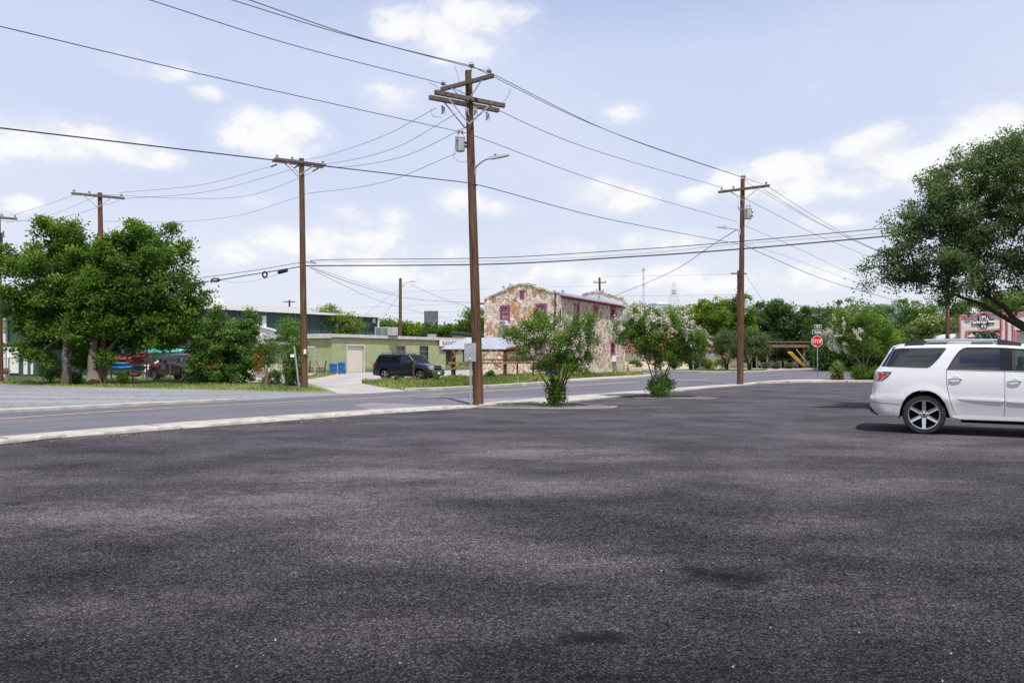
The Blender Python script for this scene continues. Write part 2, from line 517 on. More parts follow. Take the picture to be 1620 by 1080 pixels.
# ------------------------------------------------------------------ ground materials
def chipseal():
    m, nt, b, out = newmat('chip_seal_asphalt')
    v = coords(nt)
    vor = N(nt, 'ShaderNodeTexVoronoi'); vor.inputs['Scale'].default_value = 78; nt.links.new(v, vor.inputs['Vector'])
    vor2 = N(nt, 'ShaderNodeTexVoronoi'); vor2.inputs['Scale'].default_value = 150; nt.links.new(v, vor2.inputs['Vector'])
    sepc = N(nt, 'ShaderNodeSeparateColor'); nt.links.new(vor.outputs['Color'], sepc.inputs[0])
    # worn patches elongated along the travel direction
    vp = coords(nt, (.20, .36, 1), (0, 0, R(-28)))
    n1 = noise(nt, vp, 1.6, 7, .62)
    vb = coords(nt, (.7, 1.0, 1), (0, 0, R(12)))
    n2 = noise(nt, vb, .9, 5, .6)
    n3 = noise(nt, v, 5.0, 5, .65); n6 = noise(nt, v, 26.0, 4, .75)
    wear = mth(nt, 'ADD', mth(nt, 'MULTIPLY', n1, .62), mth(nt, 'ADD', mth(nt, 'MULTIPLY', n2, .3), mth(nt, 'MULTIPLY', n3, .17)))
    wear = ramp(nt, wear, [(.42, 0.0), (.64, 1.0)])
    geo = N(nt, 'ShaderNodeNewGeometry'); worn = None
    for (px, py, rx, ry, a_) in ((120, 825, 260, 34, 1), (420, 792, 230, 30, 1), (600, 748, 230, 20, .9), (870, 716, 170, 18, 1), (820, 772, 190, 20, .6), (240, 965, 170, 60, .75), (640, 850, 160, 34, .6), (900, 900, 150, 30, .55), (1260, 832, 130, 16, .8), (1330, 760, 160, 16, .5), (1380, 950, 160, 50, .5), (60, 750, 140, 16, .5), (1500, 700, 220, 12, .5), (560, 1010, 200, 40, .4)):
        g = G(px, py); yn, yf = G(px, py + ry).y, G(px, py - ry).y
        sb = N(nt, 'ShaderNodeVectorMath', operation='SUBTRACT'); nt.links.new(geo.outputs['Position'], sb.inputs[0]); sb.inputs[1].default_value = (g.x, (yn + yf) / 2, 0)
        dv = N(nt, 'ShaderNodeVectorMath', operation='DIVIDE'); nt.links.new(sb.outputs[0], dv.inputs[0]); dv.inputs[1].default_value = (rx / FPX * g.y, (yf - yn) / 2, 1)
        ln = N(nt, 'ShaderNodeVectorMath', operation='LENGTH'); nt.links.new(dv.outputs[0], ln.inputs[0])
        q = mth(nt, 'MULTIPLY', mth(nt, 'SUBTRACT', 1.35, ln.outputs['Value']), a_); worn = q if worn is None else mth(nt, 'SMOOTH_MAX', worn, q, .3)
    worn = mth(nt, 'MAXIMUM', worn, 0.0)
    brk = mth(nt, 'MULTIPLY_ADD', mth(nt, 'ADD', mth(nt, 'MULTIPLY', n1, .5), mth(nt, 'MULTIPLY', n3, .5)), 3.4, -1.15)
    wear = mth(nt, 'ADD', mth(nt, 'MULTIPLY', wear, .40), mth(nt, 'MULTIPLY', worn, mth(nt, 'MAXIMUM', brk, 0.0)))
    wear = ramp(nt, wear, [(0.0, 0.0), (1.0, 1.0)])
    thr = mth(nt, 'SUBTRACT', mth(nt, 'SUBTRACT', .96, mth(nt, 'MULTIPLY', wear, .50)), mth(nt, 'MULTIPLY', mth(nt, 'SUBTRACT', n6, .5), .9))
    stone = ramp(nt, mth(nt, 'MULTIPLY', mth(nt, 'SUBTRACT', sepc.outputs[0], thr), 5), [(0, 0), (1, 1)])
    dark = ramp(nt, sepc.outputs[1], [(0, (.006, .0052, .006)), (.45, (.052, .048, .055)), (.8, (.125, .115, .127)), (1, (.21, .195, .208))])
    dark = mixc(nt, dark, (.28, .252, .258), mth(nt, 'MULTIPLY', wear, .62))
    light = mixc(nt, (.17, .154, .158), (.60, .55, .55), sepc.outputs[2])
    c = mixc(nt, dark, light, mth(nt, 'MULTIPLY', stone, mth(nt, 'MULTIPLY_ADD', wear, .3, .65)))
    crack = ramp(nt, vor.outputs['Distance'], [(.25, 0.0), (.75, 1.0)])
    c = mixc(nt, c, (.005, .0045, .0045), mth(nt, 'MULTIPLY', crack, .8))
    # oil stains where cars stand
    st = None
    for (px, py, rx, ry) in ((1160, 914, .32, .30), (935, 1010, .24, .14), (1105, 906, .16, .18)):
        g = G(px, py)
        sub = N(nt, 'ShaderNodeVectorMath', operation='SUBTRACT'); nt.links.new(geo.outputs['Position'], sub.inputs[0]); sub.inputs[1].default_value = g
        dv = N(nt, 'ShaderNodeVectorMath', operation='DIVIDE'); nt.links.new(sub.outputs[0], dv.inputs[0]); dv.inputs[1].default_value = (rx, ry, 1)
        ln = N(nt, 'ShaderNodeVectorMath', operation='LENGTH'); nt.links.new(dv.outputs[0], ln.inputs[0])
        q = ramp(nt, mth(nt, 'ADD', ln.outputs['Value'], mth(nt, 'MULTIPLY', mth(nt, 'SUBTRACT', n3, .5), 1.6)), [(.2, .80), (.65, .50), (1.0, 0.0)])
        st = q if st is None else mth(nt, 'MAXIMUM', st, q)
    c = mixc(nt, c, (.006, .006, .007), st)
    # foreground shade painted into the colour, darkest towards the camera
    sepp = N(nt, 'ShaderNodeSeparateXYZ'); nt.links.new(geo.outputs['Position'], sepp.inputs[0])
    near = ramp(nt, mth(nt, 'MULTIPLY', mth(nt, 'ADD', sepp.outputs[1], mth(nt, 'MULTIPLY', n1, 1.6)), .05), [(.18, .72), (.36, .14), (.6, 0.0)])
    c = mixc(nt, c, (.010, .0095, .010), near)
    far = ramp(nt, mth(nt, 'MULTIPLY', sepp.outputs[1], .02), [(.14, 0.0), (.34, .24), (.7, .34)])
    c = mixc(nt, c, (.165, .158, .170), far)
    gr_ = mth(nt, 'ADD', mth(nt, 'MULTIPLY', n6, .6), mth(nt, 'MULTIPLY', noise(nt, v, 9.0, 5, .8), .4)); c = mixc(nt, c, ramp(nt, gr_, [(.36, .36), (.5, .80), (.64, 1.0)]), 1.0, 'MULTIPLY')
    c = mixc(nt, c, ramp(nt, mth(nt, 'ADD', mth(nt, 'MULTIPLY', n2, .6), mth(nt, 'MULTIPLY', n1, .4)), [(.38, .68), (.58, 1.0)]), 1.0, 'MULTIPLY')
    sc3 = N(nt, 'ShaderNodeVectorMath', operation='MULTIPLY'); sc3.inputs[1].default_value = (1.50, 1.46, 1.52); nt.links.new(c, sc3.inputs[0])
    nt.links.new(sc3.outputs[0], b.inputs['Base Color']); b.inputs['Roughness'].default_value = .9; b.inputs['Specular IOR Level'].default_value = .06
    h = mth(nt, 'SUBTRACT', mth(nt, 'MULTIPLY', vor2.outputs['Distance'], -.3), vor.outputs['Distance'])
    bump(nt, b, h, 1.0, .014)
    return m


def roadmat():
    m, nt, b, out = newmat('road_asphalt')
    ang = math.atan2(.8, .6)
    v = coords(nt); vr = coords(nt, (1, 1, 1), (0, 0, -ang))       # x along the road
    sp = N(nt, 'ShaderNodeSeparateXYZ'); nt.links.new(vr, sp.inputs[0])
    st = N(nt, 'ShaderNodeCombineXYZ'); nt.links.new(mth(nt, 'MULTIPLY', sp.outputs[0], .03), st.inputs[0]); nt.links.new(sp.outputs[1], st.inputs[1])
    lane = noise(nt, st.outputs[0], 1.2, 4, .6)
    n1 = noise(nt, v, .35, 5, .6); n2 = noise(nt, v, 60, 2, .6)
    f = mth(nt, 'ADD', mth(nt, 'MULTIPLY', lane, .6), mth(nt, 'MULTIPLY', n1, .4))
    c = mixc(nt, (.098, .092, .108), (.150, .142, .158), ramp(nt, f, [(.38, 0.0), (.62, 1.0)]))
    c = mixc(nt, c, (.22, .21, .22), ramp(nt, n2, [(.6, 0.0), (.8, .5)]))
    nt.links.new(c, b.inputs['Base Color']); b.inputs['Roughness'].default_value = .8; bump(nt, b, n2, .3, .004)
    return m


def gravelmat(name, c0, c1, c2, scale=22):
    m, nt, b, out = newmat(name); v = coords(nt)
    vor = N(nt, 'ShaderNodeTexVoronoi'); vor.inputs['Scale'].default_value = scale; nt.links.new(v, vor.inputs['Vector'])
    s = N(nt, 'ShaderNodeSeparateColor'); nt.links.new(vor.outputs['Color'], s.inputs[0])
    c = ramp(nt, s.outputs[0], [(0, c0), (.5, c1), (1, c2)])
    p = ramp(nt, noise(nt, coords(nt, (.12, .5, 1), (0, 0, R(-30))), 1.0, 5), [(.4, 0.0), (.62, 1.0)])
    c = mixc(nt, c, tuple(min(1, x * 1.25) for x in c2), mth(nt, 'MULTIPLY', p, .4))
    nt.links.new(c, b.inputs['Base Color']); b.inputs['Roughness'].default_value = .9; bump(nt, b, vor.outputs['Distance'], .6, .02)
    return m


def paintedline(name, col, worn, lo=.42, hi=.6):
    return mat(name, col, .8, col2=worn, scale=3.0, var=.1)


M = {}
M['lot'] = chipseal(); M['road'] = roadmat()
M['gravel'] = gravelmat('grey_gravel', (.10, .102, .112), (.185, .188, .202), (.30, .30, .31), 14)
M['palegravel'] = gravelmat('pale_gravel', (.22, .18, .15), (.38, .32, .28), (.56, .50, .45), 14)
M['bedgravel'] = gravelmat('bed_gravel', (.05, .045, .035), (.10, .09, .075), (.22, .20, .17), 16)
M['concrete'] = mat('concrete', (.43, .385, .355), .88, var=.12, scale=.8, col2=(.31, .275, .26))
def kerbmat():
    m, nt, b, out = newmat('painted_kerb'); v = coords(nt, (1, 1, 1), (0, 0, -math.atan2(.8, .6))); sp = N(nt, 'ShaderNodeSeparateXYZ'); nt.links.new(v, sp.inputs[0])
    n1 = noise(nt, v, 1.6, 6, .65); n2 = noise(nt, v, 14, 4, .7)
    c = mixc(nt, (.33, .295, .255), (.50, .46, .405), ramp(nt, n1, [(.35, 0.0), (.6, 1.0)])); c = mixc(nt, c, (.13, .115, .10), ramp(nt, n2, [(.56, 0.0), (.74, .75)]))
    j = mth(nt, 'PINGPONG', mth(nt, 'ADD', sp.outputs[0], mth(nt, 'MULTIPLY', n2, .03)), 1.52); c = mixc(nt, c, (.06, .055, .05), mth(nt, 'LESS_THAN', j, .03))
    nt.links.new(c, b.inputs['Base Color']); b.inputs['Roughness'].default_value = .9; bump(nt, b, n2, .4, .01); return m
M['whitekerb'] = kerbmat()
M['stop'] = mat('wheel_stop_concrete', (.46, .44, .39), .88, col2=(.30, .29, .255), scale=5)
M['kerb'] = mat('old_kerb_concrete', (.46, .42, .38), .9, col2=(.27, .25, .23), scale=2.2)
M['yellow'] = paintedline('faded_yellow_line', (.46, .33, .20), (.24, .2, .17))
M['lightroad'] = mat('worn_pale_asphalt', (.225, .21, .23), .85, col2=(.165, .155, .175), scale=.9)
M['dirt'] = mat('dry_soil', (.30, .235, .17), .95, col2=(.16, .15, .07), scale=.9, var=.1)
M['verge'] = mat('verge_soil', (.14, .19, .06), .95, col2=(.21, .20, .095), scale=.8, var=.1)
M['ground'] = mat('far_ground', (.13, .16, .06), .95, col2=(.20, .19, .11), scale=.05, var=.1)


def sheet(name, pts, z, m, kind='structure'):
    mb = MB(); mb.poly([(p[0], p[1], z) for p in pts])
    o = mb.build(name, m); tag(o, kind=kind)
    return o


def g2(*pts): return [tuple(G(*p))[:2] for p in pts]


# ground sheet to the horizon
sheet('ground', [(-4000, -400), (4000, -400), (4000, 6000), (-4000, 6000)], -.030, M['ground'])
# hills on the horizon
mb = MB(); rg = random.Random(4)
prof = [(-400, 556), (0, 552), (300, 545), (560, 524), (640, 516), (700, 511), (740, 512), (800, 520), (870, 505), (940, 492), (1000, 487), (1050, 483), (1110, 487), (1190, 492), (1260, 490), (1330, 486), (1400, 484), (1500, 494), (1600, 500), (1800, 505), (2200, 530)]
nx = 130; rows = []
for i in range(nx):
    px = -400 + 2600 * i / (nx - 1)
    py = np.interp(px, [p[0] for p in prof], [p[1] for p in prof])
    Y = 1100
    h = (HORZ - py) / FPX * Y
    h *= 1 + .05 * math.sin(px * .05) + .03 * rg.uniform(-1, 1)
    for (fy, fh) in ((.45, 0.0), (.62, .22), (.8, .6), (.93, .9), (1.0, 1.0), (1.15, .9), (1.5, 0.0)):
        p = at(px, HORZ, Y * fy); rows.append((p.x, p.y, -1 + (h + 1.5) * fh + (rg.uniform(-1, 1) * 1.2 if fh else 0)))
k = 7
mb.add(rows, [(i * k + j, (i + 1) * k + j, (i + 1) * k + j + 1, i * k + j + 1) for i in range(nx - 1) for j in range(k - 1)])
M['hill'] = mat('hazy_wooded_hill', (.115, .165, .150), 1.0, col2=(.075, .115, .115), scale=.03, var=.2, bmp=0)
tag(mb.build('hills', M['hill'], smooth=True), kind='structure')

# the roads: near edge along the white kerb, far edge along the verges
near = [(-560, 802), (0, 691), (300, 667.5), (590, 648), (745, 640.5), (900, 627.5), (1000, 620), (1110, 611.5), (1171, 607.5), (1205, 603.5), (1250, 600.8), (1330, 599.4), (1440, 599), (1700, 600), (2400, 604)]
far = [(2400, 583), (1700, 583.5), (1450, 584), (1320, 584), (1250, 585.2), (1205, 588), (1170, 589), (1110, 588.6), (1060, 587.4), (1000, 586), (1000, 586.3), (1035, 590), (1043, 593.5), (1028, 596.8), (1010, 598.2), (900, 605), (780, 613), (700, 616.5), (640, 618.5), (580, 622), (480, 627.5), (370, 634), (200, 641.5), (0, 652), (-560, 690)]
sheet('road', g2(*near, *far), 0.0, M['road'])
# parking lot
lotedge = [(-560, 818), (0, 700), (300, 677.5), (590, 655.5), (745, 645.5), (757, 644), (830, 637.8), (905, 636.5), (1000, 626.2), (1090, 617.5), (1130, 613.6), (1171, 610.5), (1200, 607.3), (1260, 605.3), (1400, 604.6), (1700, 604.8), (2400, 611)]
lp = g2(*lotedge)
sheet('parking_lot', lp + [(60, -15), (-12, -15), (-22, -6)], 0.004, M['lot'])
# kerb between them (a raised strip with a worn top)
kn = [(-560, 802), (0, 691), (300, 667.5), (590, 648), (745, 640.5), (900, 627.8), (1000, 620.2), (1110, 611.7), (1171, 607.9), (1205, 603.9), (1250, 601.2), (1330, 599.8), (1440, 599.4), (1700, 600.4), (2400, 604.4)]


def strip(name, A, B, z0, z1, m):
    """raised slab between two ground lines of equal length"""
    mb = MB(); n = len(A)
    vs = [(a[0], a[1], z1) for a in A] + [(b[0], b[1], z1) for b in B] + [(a[0], a[1], z0) for a in A] + [(b[0], b[1], z0) for b in B]
    fs = []
    for i in range(n - 1):
        fs += [(i, i + 1, n + i + 1, n + i), (i, 2 * n + i, 2 * n + i + 1, i + 1), (n + i, n + i + 1, 3 * n + i + 1, 3 * n + i)]
    fs += [(0, n, 3 * n, 2 * n), (n - 1, 3 * n - 1, 4 * n - 1, 2 * n - 1)]
    mb.add(vs, fs)
    return tag(mb.build(name, m), kind='structure')


def alongline(px_list, line):
    return [tuple(G(px, np.interp(px, [p[0] for p in line], [p[1] for p in line])))[:2] for px in px_list]


kx = [-560, -300, 0, 150, 300, 450, 590, 680, 745, 757]
strip('kerb', alongline(kx, kn), alongline(kx, lotedge), -.02, .018, M['whitekerb'])
kx = [757.5, 830, 900, 950, 1000, 1050, 1090, 1130, 1171, 1200]
strip('kerb', alongline(kx, kn), alongline(kx, lotedge), -.02, .05, M['whitekerb'])
kx = [1200.5, 1225, 1260, 1330, 1400, 1550, 1700, 2400]
strip('gravel_bed', alongline(kx, kn), alongline(kx, lotedge), -.02, .04, M['palegravel'])
mb = MB()
lo2 = alongline(kx, lotedge); n = len(lo2)
for i in range(n - 1):
    a, b = V((*lo2[i], .05)), V((*lo2[i + 1], .05)); mb.bar(a + V((0, .08, 0)), b + V((0, .08, 0)), .16, .11)
tag(mb.build('kerb', M['whitekerb']), kind='structure')

# shrub beds in the lot
sheet('gravel_bed', g2((757, 644.5), (790, 641), (905, 638.2), (975, 643.5), (968, 644.8), (880, 645.6), (800, 645.2)), .018, M['bedgravel'])
mb = MB()
br_ = g2((757, 644.6), (800, 645.6), (880, 646.4), (968, 645.2), (976, 643.6), (940, 641.6))
for i in range(5): mb.bar((*br_[i], .0), (*br_[i + 1], .0), .05, .05)
tag(mb.build('kerb', M['kerb']), kind='structure')
sheet('gravel_bed', g2((1000, 628.6), (1060, 626.6), (1138, 629.6), (1130, 632), (1060, 632.2), (1005, 630.4)), .016, M['bedgravel'])
# pale worn patches where the cross lane joins the road
sheet('road_patch', g2((560, 640.5), (590, 636.5), (680, 640.5), (735, 640), (700, 643), (600, 648.6), (590, 649)), .004, M['lightroad'])
sheet('road_patch', g2((655, 628), (690, 626), (757, 630.5), (905, 626), (900, 629), (745, 641.8), (735, 635)), .004, M['lightroad'])
# centre line
cl = [(-560, 705), (-200, 680), (0, 662), (150, 651.5), (300, 643), (420, 637), (560, 630), (700, 622), (757, 618.8), (905, 609.8), (1010, 603.8)]
clx = [(x, y + (1.15 if x < 300 else .8)) for x, y in cl]
sheet('road_line', g2(*cl) + g2(*clx)[::-1], .006, M['yellow'])
sheet('road_line', g2((1072, 601.0), (1120, 599.6), (1120, 600.1), (1072, 601.6)), .006, M['yellow'])
# gravel apron on the left, its low kerb
sheet('gravel_apron', g2((-560, 690), (-560, 612), (0, 607.5), (80, 610.6), (200, 614), (300, 616), (400, 618.2), (480, 620.2), (533, 621.2), (580, 622), (480, 627.3), (370, 633.6), (200, 641), (0, 651)), -.006, M['gravel'])
A = alongline([-560, -300, 0, 100, 200, 300, 372], [(-560, 688), (0, 650.2), (200, 640.4), (372, 633)])
B = alongline([-560, -300, 0, 100, 200, 300, 372], [(-560, 692), (0, 653), (200, 642.4), (372, 634.3)])
strip('kerb', A, B, -.02, .07, M['kerb'])
# concrete yard and drive
sheet('driveway', g2((533, 621.4), (505, 613), (490, 608), (486, 603), (395, 606), (340, 603), (340, 598), (500, 588.5), (870, 579), (880, 590), (690, 596), (640, 599.5), (598, 601.5), (571, 605.5), (600, 611), (640, 616.6), (660, 618.2), (580, 622.3)), -.010, M['concrete'])
# verges
sheet('verge', g2((-560, 612), (-560, 588), (0, 594.5), (200, 599), (340, 600), (400, 604.5), (490, 606.5), (515, 614), (533, 621), (480, 620), (400, 618), (300, 615.8), (200, 613.8), (80, 610.4), (0, 607.2)), -.008, M['verge'])
sheet('verge', g2((571, 605.5), (600, 601.5), (690, 597.5), (860, 592), (880, 591.5), (990, 591), (1020, 592.4), (1018, 594.6), (905, 600.5), (780, 611.5), (700, 616), (640, 617), (600, 611.5)), -.004, M['verge'])
# far kerb of the island and corner pavement
A = alongline([640, 700, 780, 840, 900], [(640, 617.4), (700, 615.2), (780, 611), (900, 603.6)])
B = alongline([640, 700, 780, 840, 900], [(640, 618.6), (700, 616.6), (780, 612.6), (900, 605)])
strip('kerb', A, B, -.02, .10, M['kerb'])
A = alongline([901, 950, 1000, 1020, 1036], [(900, 601.5), (950, 598.2), (1000, 595.6), (1020, 594.2), (1036, 592)])
B = alongline([901, 950, 1000, 1020, 1036], [(900, 605), (950, 601.8), (1000, 598.6), (1020, 597.5), (1036, 594.5)])
strip('pavement', A, B, -.02, .10, M['concrete'])
# ground beyond the cross street
A = alongline([1000, 1060, 1110, 1170, 1205, 1250, 1320], [(1000, 585.6), (1060, 587), (1110, 588), (1170, 588.2), (1205, 587.2), (1250, 584.2), (1320, 582.8)])
B = alongline([1000, 1060, 1110, 1170, 1205, 1250, 1320], [(1000, 586.2), (1060, 587.6), (1110, 588.9), (1170, 589.3), (1205, 588.3), (1250, 585.5), (1320, 584.2)])
strip('pavement', A, B, -.02, .08, M['concrete'])
A = alongline([1321, 1450, 1600, 1800], [(1321, 582.6), (1800, 582.4)])
B = alongline([1321, 1450, 1600, 1800], [(1321, 584), (1800, 583.6)])
strip('pavement', A, B, -.02, .08, M['concrete'])
sheet('verge', g2((1000, 584), (1130, 584.2), (1215, 584), (1235, 584), (1205, 587.2), (1170, 588.2), (1110, 588), (1060, 587), (1000, 585.6)), -.006, M['verge'])
sheet('dirt_yard', g2((980, 577), (1420, 577), (1420, 581), (1320, 582.8), (1250, 584.2), (1130, 584.3), (1000, 583.9)), -.012, M['palegravel'])
sheet('dirt_strip', g2((1235, 582.6), (1310, 582), (1310, 583), (1250, 584)), -.004, M['dirt'])

# wheel stops along the white kerb
def wheel_stop_mesh():
    mb = MB(); L = 1.83; pr = [(-.08, 0), (-.075, .035), (-.055, .068), (.055, .068), (.075, .035), (.08, 0)]
    n = len(pr); vs = [(-L / 2 + (.05 if p[1] > .06 else 0), p[0], p[1]) for p in pr] + [(L / 2 - (.05 if p[1] > .06 else 0), p[0], p[1]) for p in pr]
    mb.add(vs, [(i, i + 1, n + i + 1, n + i) for i in range(n - 1)] + [tuple(range(n)), tuple(range(2 * n - 1, n - 1, -1))])
    o = mb.build('wheel_stop', M['stop'], bevel=.012); return o


stopdef = [(-45, 100, 'cut off by the left edge of the view'), (162, 282, 'second from the left edge, beside a tuft of weeds'), (330, 432, 'third along the kerb, with brown leaves against it'),
           (468, 552, 'fourth along the kerb, with dry leaves at its foot'), (583, 655, 'fifth along the kerb, beside a scrap of red litter'), (680, 735, 'nearest the tall brown utility pole')]
ws = wheel_stop_mesh(); first = True
for (a, b, wh) in stopdef:
    pa = G(a, np.interp(a, [p[0] for p in lotedge], [p[1] for p in lotedge]) - .6); pb = G(b, np.interp(b, [p[0] for p in lotedge], [p[1] for p in lotedge]) - .9)
    o = ws if first else ws.copy()
    if not first: COL.objects.link(o)
    first = False
    d = pb - pa; mid = (pa + pb) / 2
    o.location = (mid.x, mid.y, .0165); o.rotation_euler = (0, 0, math.atan2(d.y, d.x)); s = d.length / 1.83
    o.scale = (s, 1.0, 1.0)
    tag(o, 'white concrete wheel stop ' + wh, 'wheel stop', 'wheel stops along the white kerb')

# grass and weeds
rng = np.random.default_rng(5)
M['grass'] = leafmat('grass_blades', (.085, .125, .03), (.30, .36, .10), (.55, .50, .24), .3)
isl = g2((571, 605.5), (600, 602), (690, 599), (860, 593.5), (905, 594), (990, 591.5), (1018, 592.6), (1000, 595.5), (905, 601), (780, 611), (700, 615.5), (640, 616.8), (600, 611))
o = blades('grass', [isl], 26000, .26, rng, M['grass'], w=.02); tag(o, kind='stuff')
lv = g2((-100, 606), (-100, 598), (0, 596), (200, 600), (340, 601), (400, 606), (470, 608), (520, 618.5), (480, 619.6), (400, 617.5), (300, 615.4), (200, 613.4), (80, 610), (0, 606.8))
o = blades('grass', [lv], 20000, .13, rng, M['grass'], w=.014); tag(o, kind='stuff')
bd = g2((775, 643.5), (830, 641), (860, 642), (850, 645), (790, 645.5))
o = blades('grass', [bd], 500, .05, rng, M['grass'], w=.006, z=.05); tag(o, kind='stuff')
fv = g2((1000, 584.5), (1130, 584.5), (1215, 584.3), (1205, 586.6), (1170, 587.8), (1110, 587.6), (1060, 586.6), (1000, 585.2))
o = blades('grass', [fv], 6000, .10, rng, M['grass'], w=.03); tag(o, kind='stuff')
gb = g2((480, 597.5), (530, 590.5), (531, 592), (505, 597), (482, 601))
o = blades('grass', [gb], 2500, .22, rng, M['grass'], w=.02); tag(o, kind='stuff')
# weeds and leaves caught along the lot edge
def litter():
    q = []
    for _ in range(420):
        px = rng.choice([rng.uniform(330, 440), rng.uniform(470, 580), rng.uniform(170, 230), rng.uniform(0, 700)])
        y = np.interp(px, [p[0] for p in lotedge], [p[1] for p in lotedge]) + rng.exponential(1.2) + 3.2
        g = G(px, y); q.append((g.x, g.y, .012))
    for _ in range(12):
        px, py = rng.uniform(0, 1620), 660 + 400 * rng.random() ** 2
        g = G(px, py); q.append((g.x, g.y, .008))
    return np.array(q)
M['litter'] = leafmat('dry_leaf_litter', (.12, .07, .035), (.26, .18, .09), (.22, .22, .07), .1)
o = leafmesh('fallen_leaves', litter(), .045, rng, M['litter'], up=6, aspect=.5); tag(o, kind='stuff')
def grit():
    q = []
    for _ in range(200):
        px = rng.uniform(-50, 1670); py = 690 + 390 * rng.random() ** 1.6
        g = G(px, py); q.append((g.x, g.y, .009))
    return np.array(q)
M['grit'] = leafmat('loose_pale_stone', (.12, .11, .10), (.28, .26, .24), (.40, .38, .35), 0)
o = leafmesh('loose_stones', grit(), .013, rng, M['grit'], up=3, aspect=.9); tag(o, kind='stuff')
# ------------------------------------------------------------------ utility poles
def woodmat(name, c1, c2, c3, sc_=1.0):
    m, nt, b, out = newmat(name)
    v = coords(nt, (9 * sc_, 9 * sc_, .45 * sc_)); n1 = noise(nt, v, 2.0, 6, .7); n2 = noise(nt, coords(nt, (1, 1, .25)), 1.3, 3)
    v3 = coords(nt, (30, 30, .7)); n3 = noise(nt, v3, 2.0, 3, .7)
    c = mixc(nt, c1, c2, ramp(nt, n1, [(.36, 0.0), (.62, 1.0)])); c = mixc(nt, c, c3, ramp(nt, n2, [(.5, 0.0), (.72, .7)]))
    c = mixc(nt, c, (.02, .013, .01), ramp(nt, n3, [(.62, 0.0), (.72, .8)]))
    nt.links.new(c, b.inputs['Base Color']); b.inputs['Roughness'].default_value = .85; b.inputs['Specular IOR Level'].default_value = .25
    bump(nt, b, n1, .5, .015)
    return m


M['pole'] = woodmat('creosoted_pole_wood', (.050, .026, .016), (.165, .088, .048), (.105, .070, .050))
M['polered'] = woodmat('reddish_pole_wood', (.075, .036, .024), (.165, .080, .048), (.12, .075, .055))
M['arm'] = woodmat('weathered_crossarm_wood', (.07, .055, .045), (.19, .155, .13), (.12, .09, .07))
M['galv'] = mat('galvanised_steel', (.42, .43, .46), .5, .55, var=.08, scale=9, bmp=.05)
M['tank'] = mat('transformer_grey_paint', (.40, .42, .46), .4, 0, var=.05, scale=3, bmp=.03)
M['porcelain'] = mat('porcelain', (.30, .29, .31), .3, 0, var=.05)
M['darkmetal'] = mat('dark_metal', (.03, .03, .033), .5, .2, var=.1)
M['wire'] = mat('aged_aluminium_wire', (.10, .10, .12), .6, .2, var=.05, bmp=0)
M['cable'] = mat('black_cable', (.012, .013, .016), .6, 0, var=.05, bmp=0)
M['lampglass'] = mat('lamp_lens', (.6, .6, .62), .25, 0, var=.02)
M['tagwhite'] = mat('white_plastic_tag', (.75, .74, .70), .5, var=.04)
M['yellowguard'] = mat('yellow_plastic', (.78, .50, .02), .5, var=.06)
M['cream'] = mat('cream_plastic', (.75, .66, .36), .5, var=.05)


def pole_wood(rt, base, top, r0, r1, m=None, name='pole'):
    mb = MB(); n = 9
    mb.tube([base.lerp(top, i / n) + V((0, 0, -.05 if i == 0 else 0)) for i in range(n + 1)], [r0 + (r1 - r0) * i / n for i in range(n + 1)], 16)
    return mb.build(name, m or M['pole'], rt, smooth=True, world=True)


def insulator(mb, p, s=1.0):
    mb.lathe([(.012 * s, 0), (.012 * s, .06 * s), (.06 * s, .065 * s), (.085 * s, .085 * s), (.05 * s, .10 * s), (.045 * s, .12 * s), (.07 * s, .13 * s), (.06 * s, .155 * s), (.03 * s, .165 * s), (.035 * s, .19 * s), (.0, .195 * s)], p, 10)


def crossarm(rt, c, d, L, h=.12, w=.10, name='crossarm'):
    mb = MB(); d = V(d).normalized(); mb.bar(V(c) - d * L / 2, V(c) + d * L / 2, w, h)
    return mb.build(name, M['arm'], rt, world=True, bevel=.008)


def braces(rt, c, d, reach, drop, off=(0, 0, 0), name='brace'):
    mb = MB(); d = V(d).normalized(); o = V(off)
    for s in (-1, 1): mb.bar(V(c) + d * reach * s + o + V((0, 0, -.04)), V(c) + V((0, 0, -drop)) + o, .018, .035)
    return mb.build(name, M['galv'], rt, world=True)


def pins(rt, c, d, offs, s=1.0, z=.06):
    d = V(d).normalized()
    for k in offs:
        mb = MB(); insulator(mb, V(c) + d * k + V((0, 0, z)), s); mb.build('insulator', M['porcelain'], rt, smooth=True, world=True)


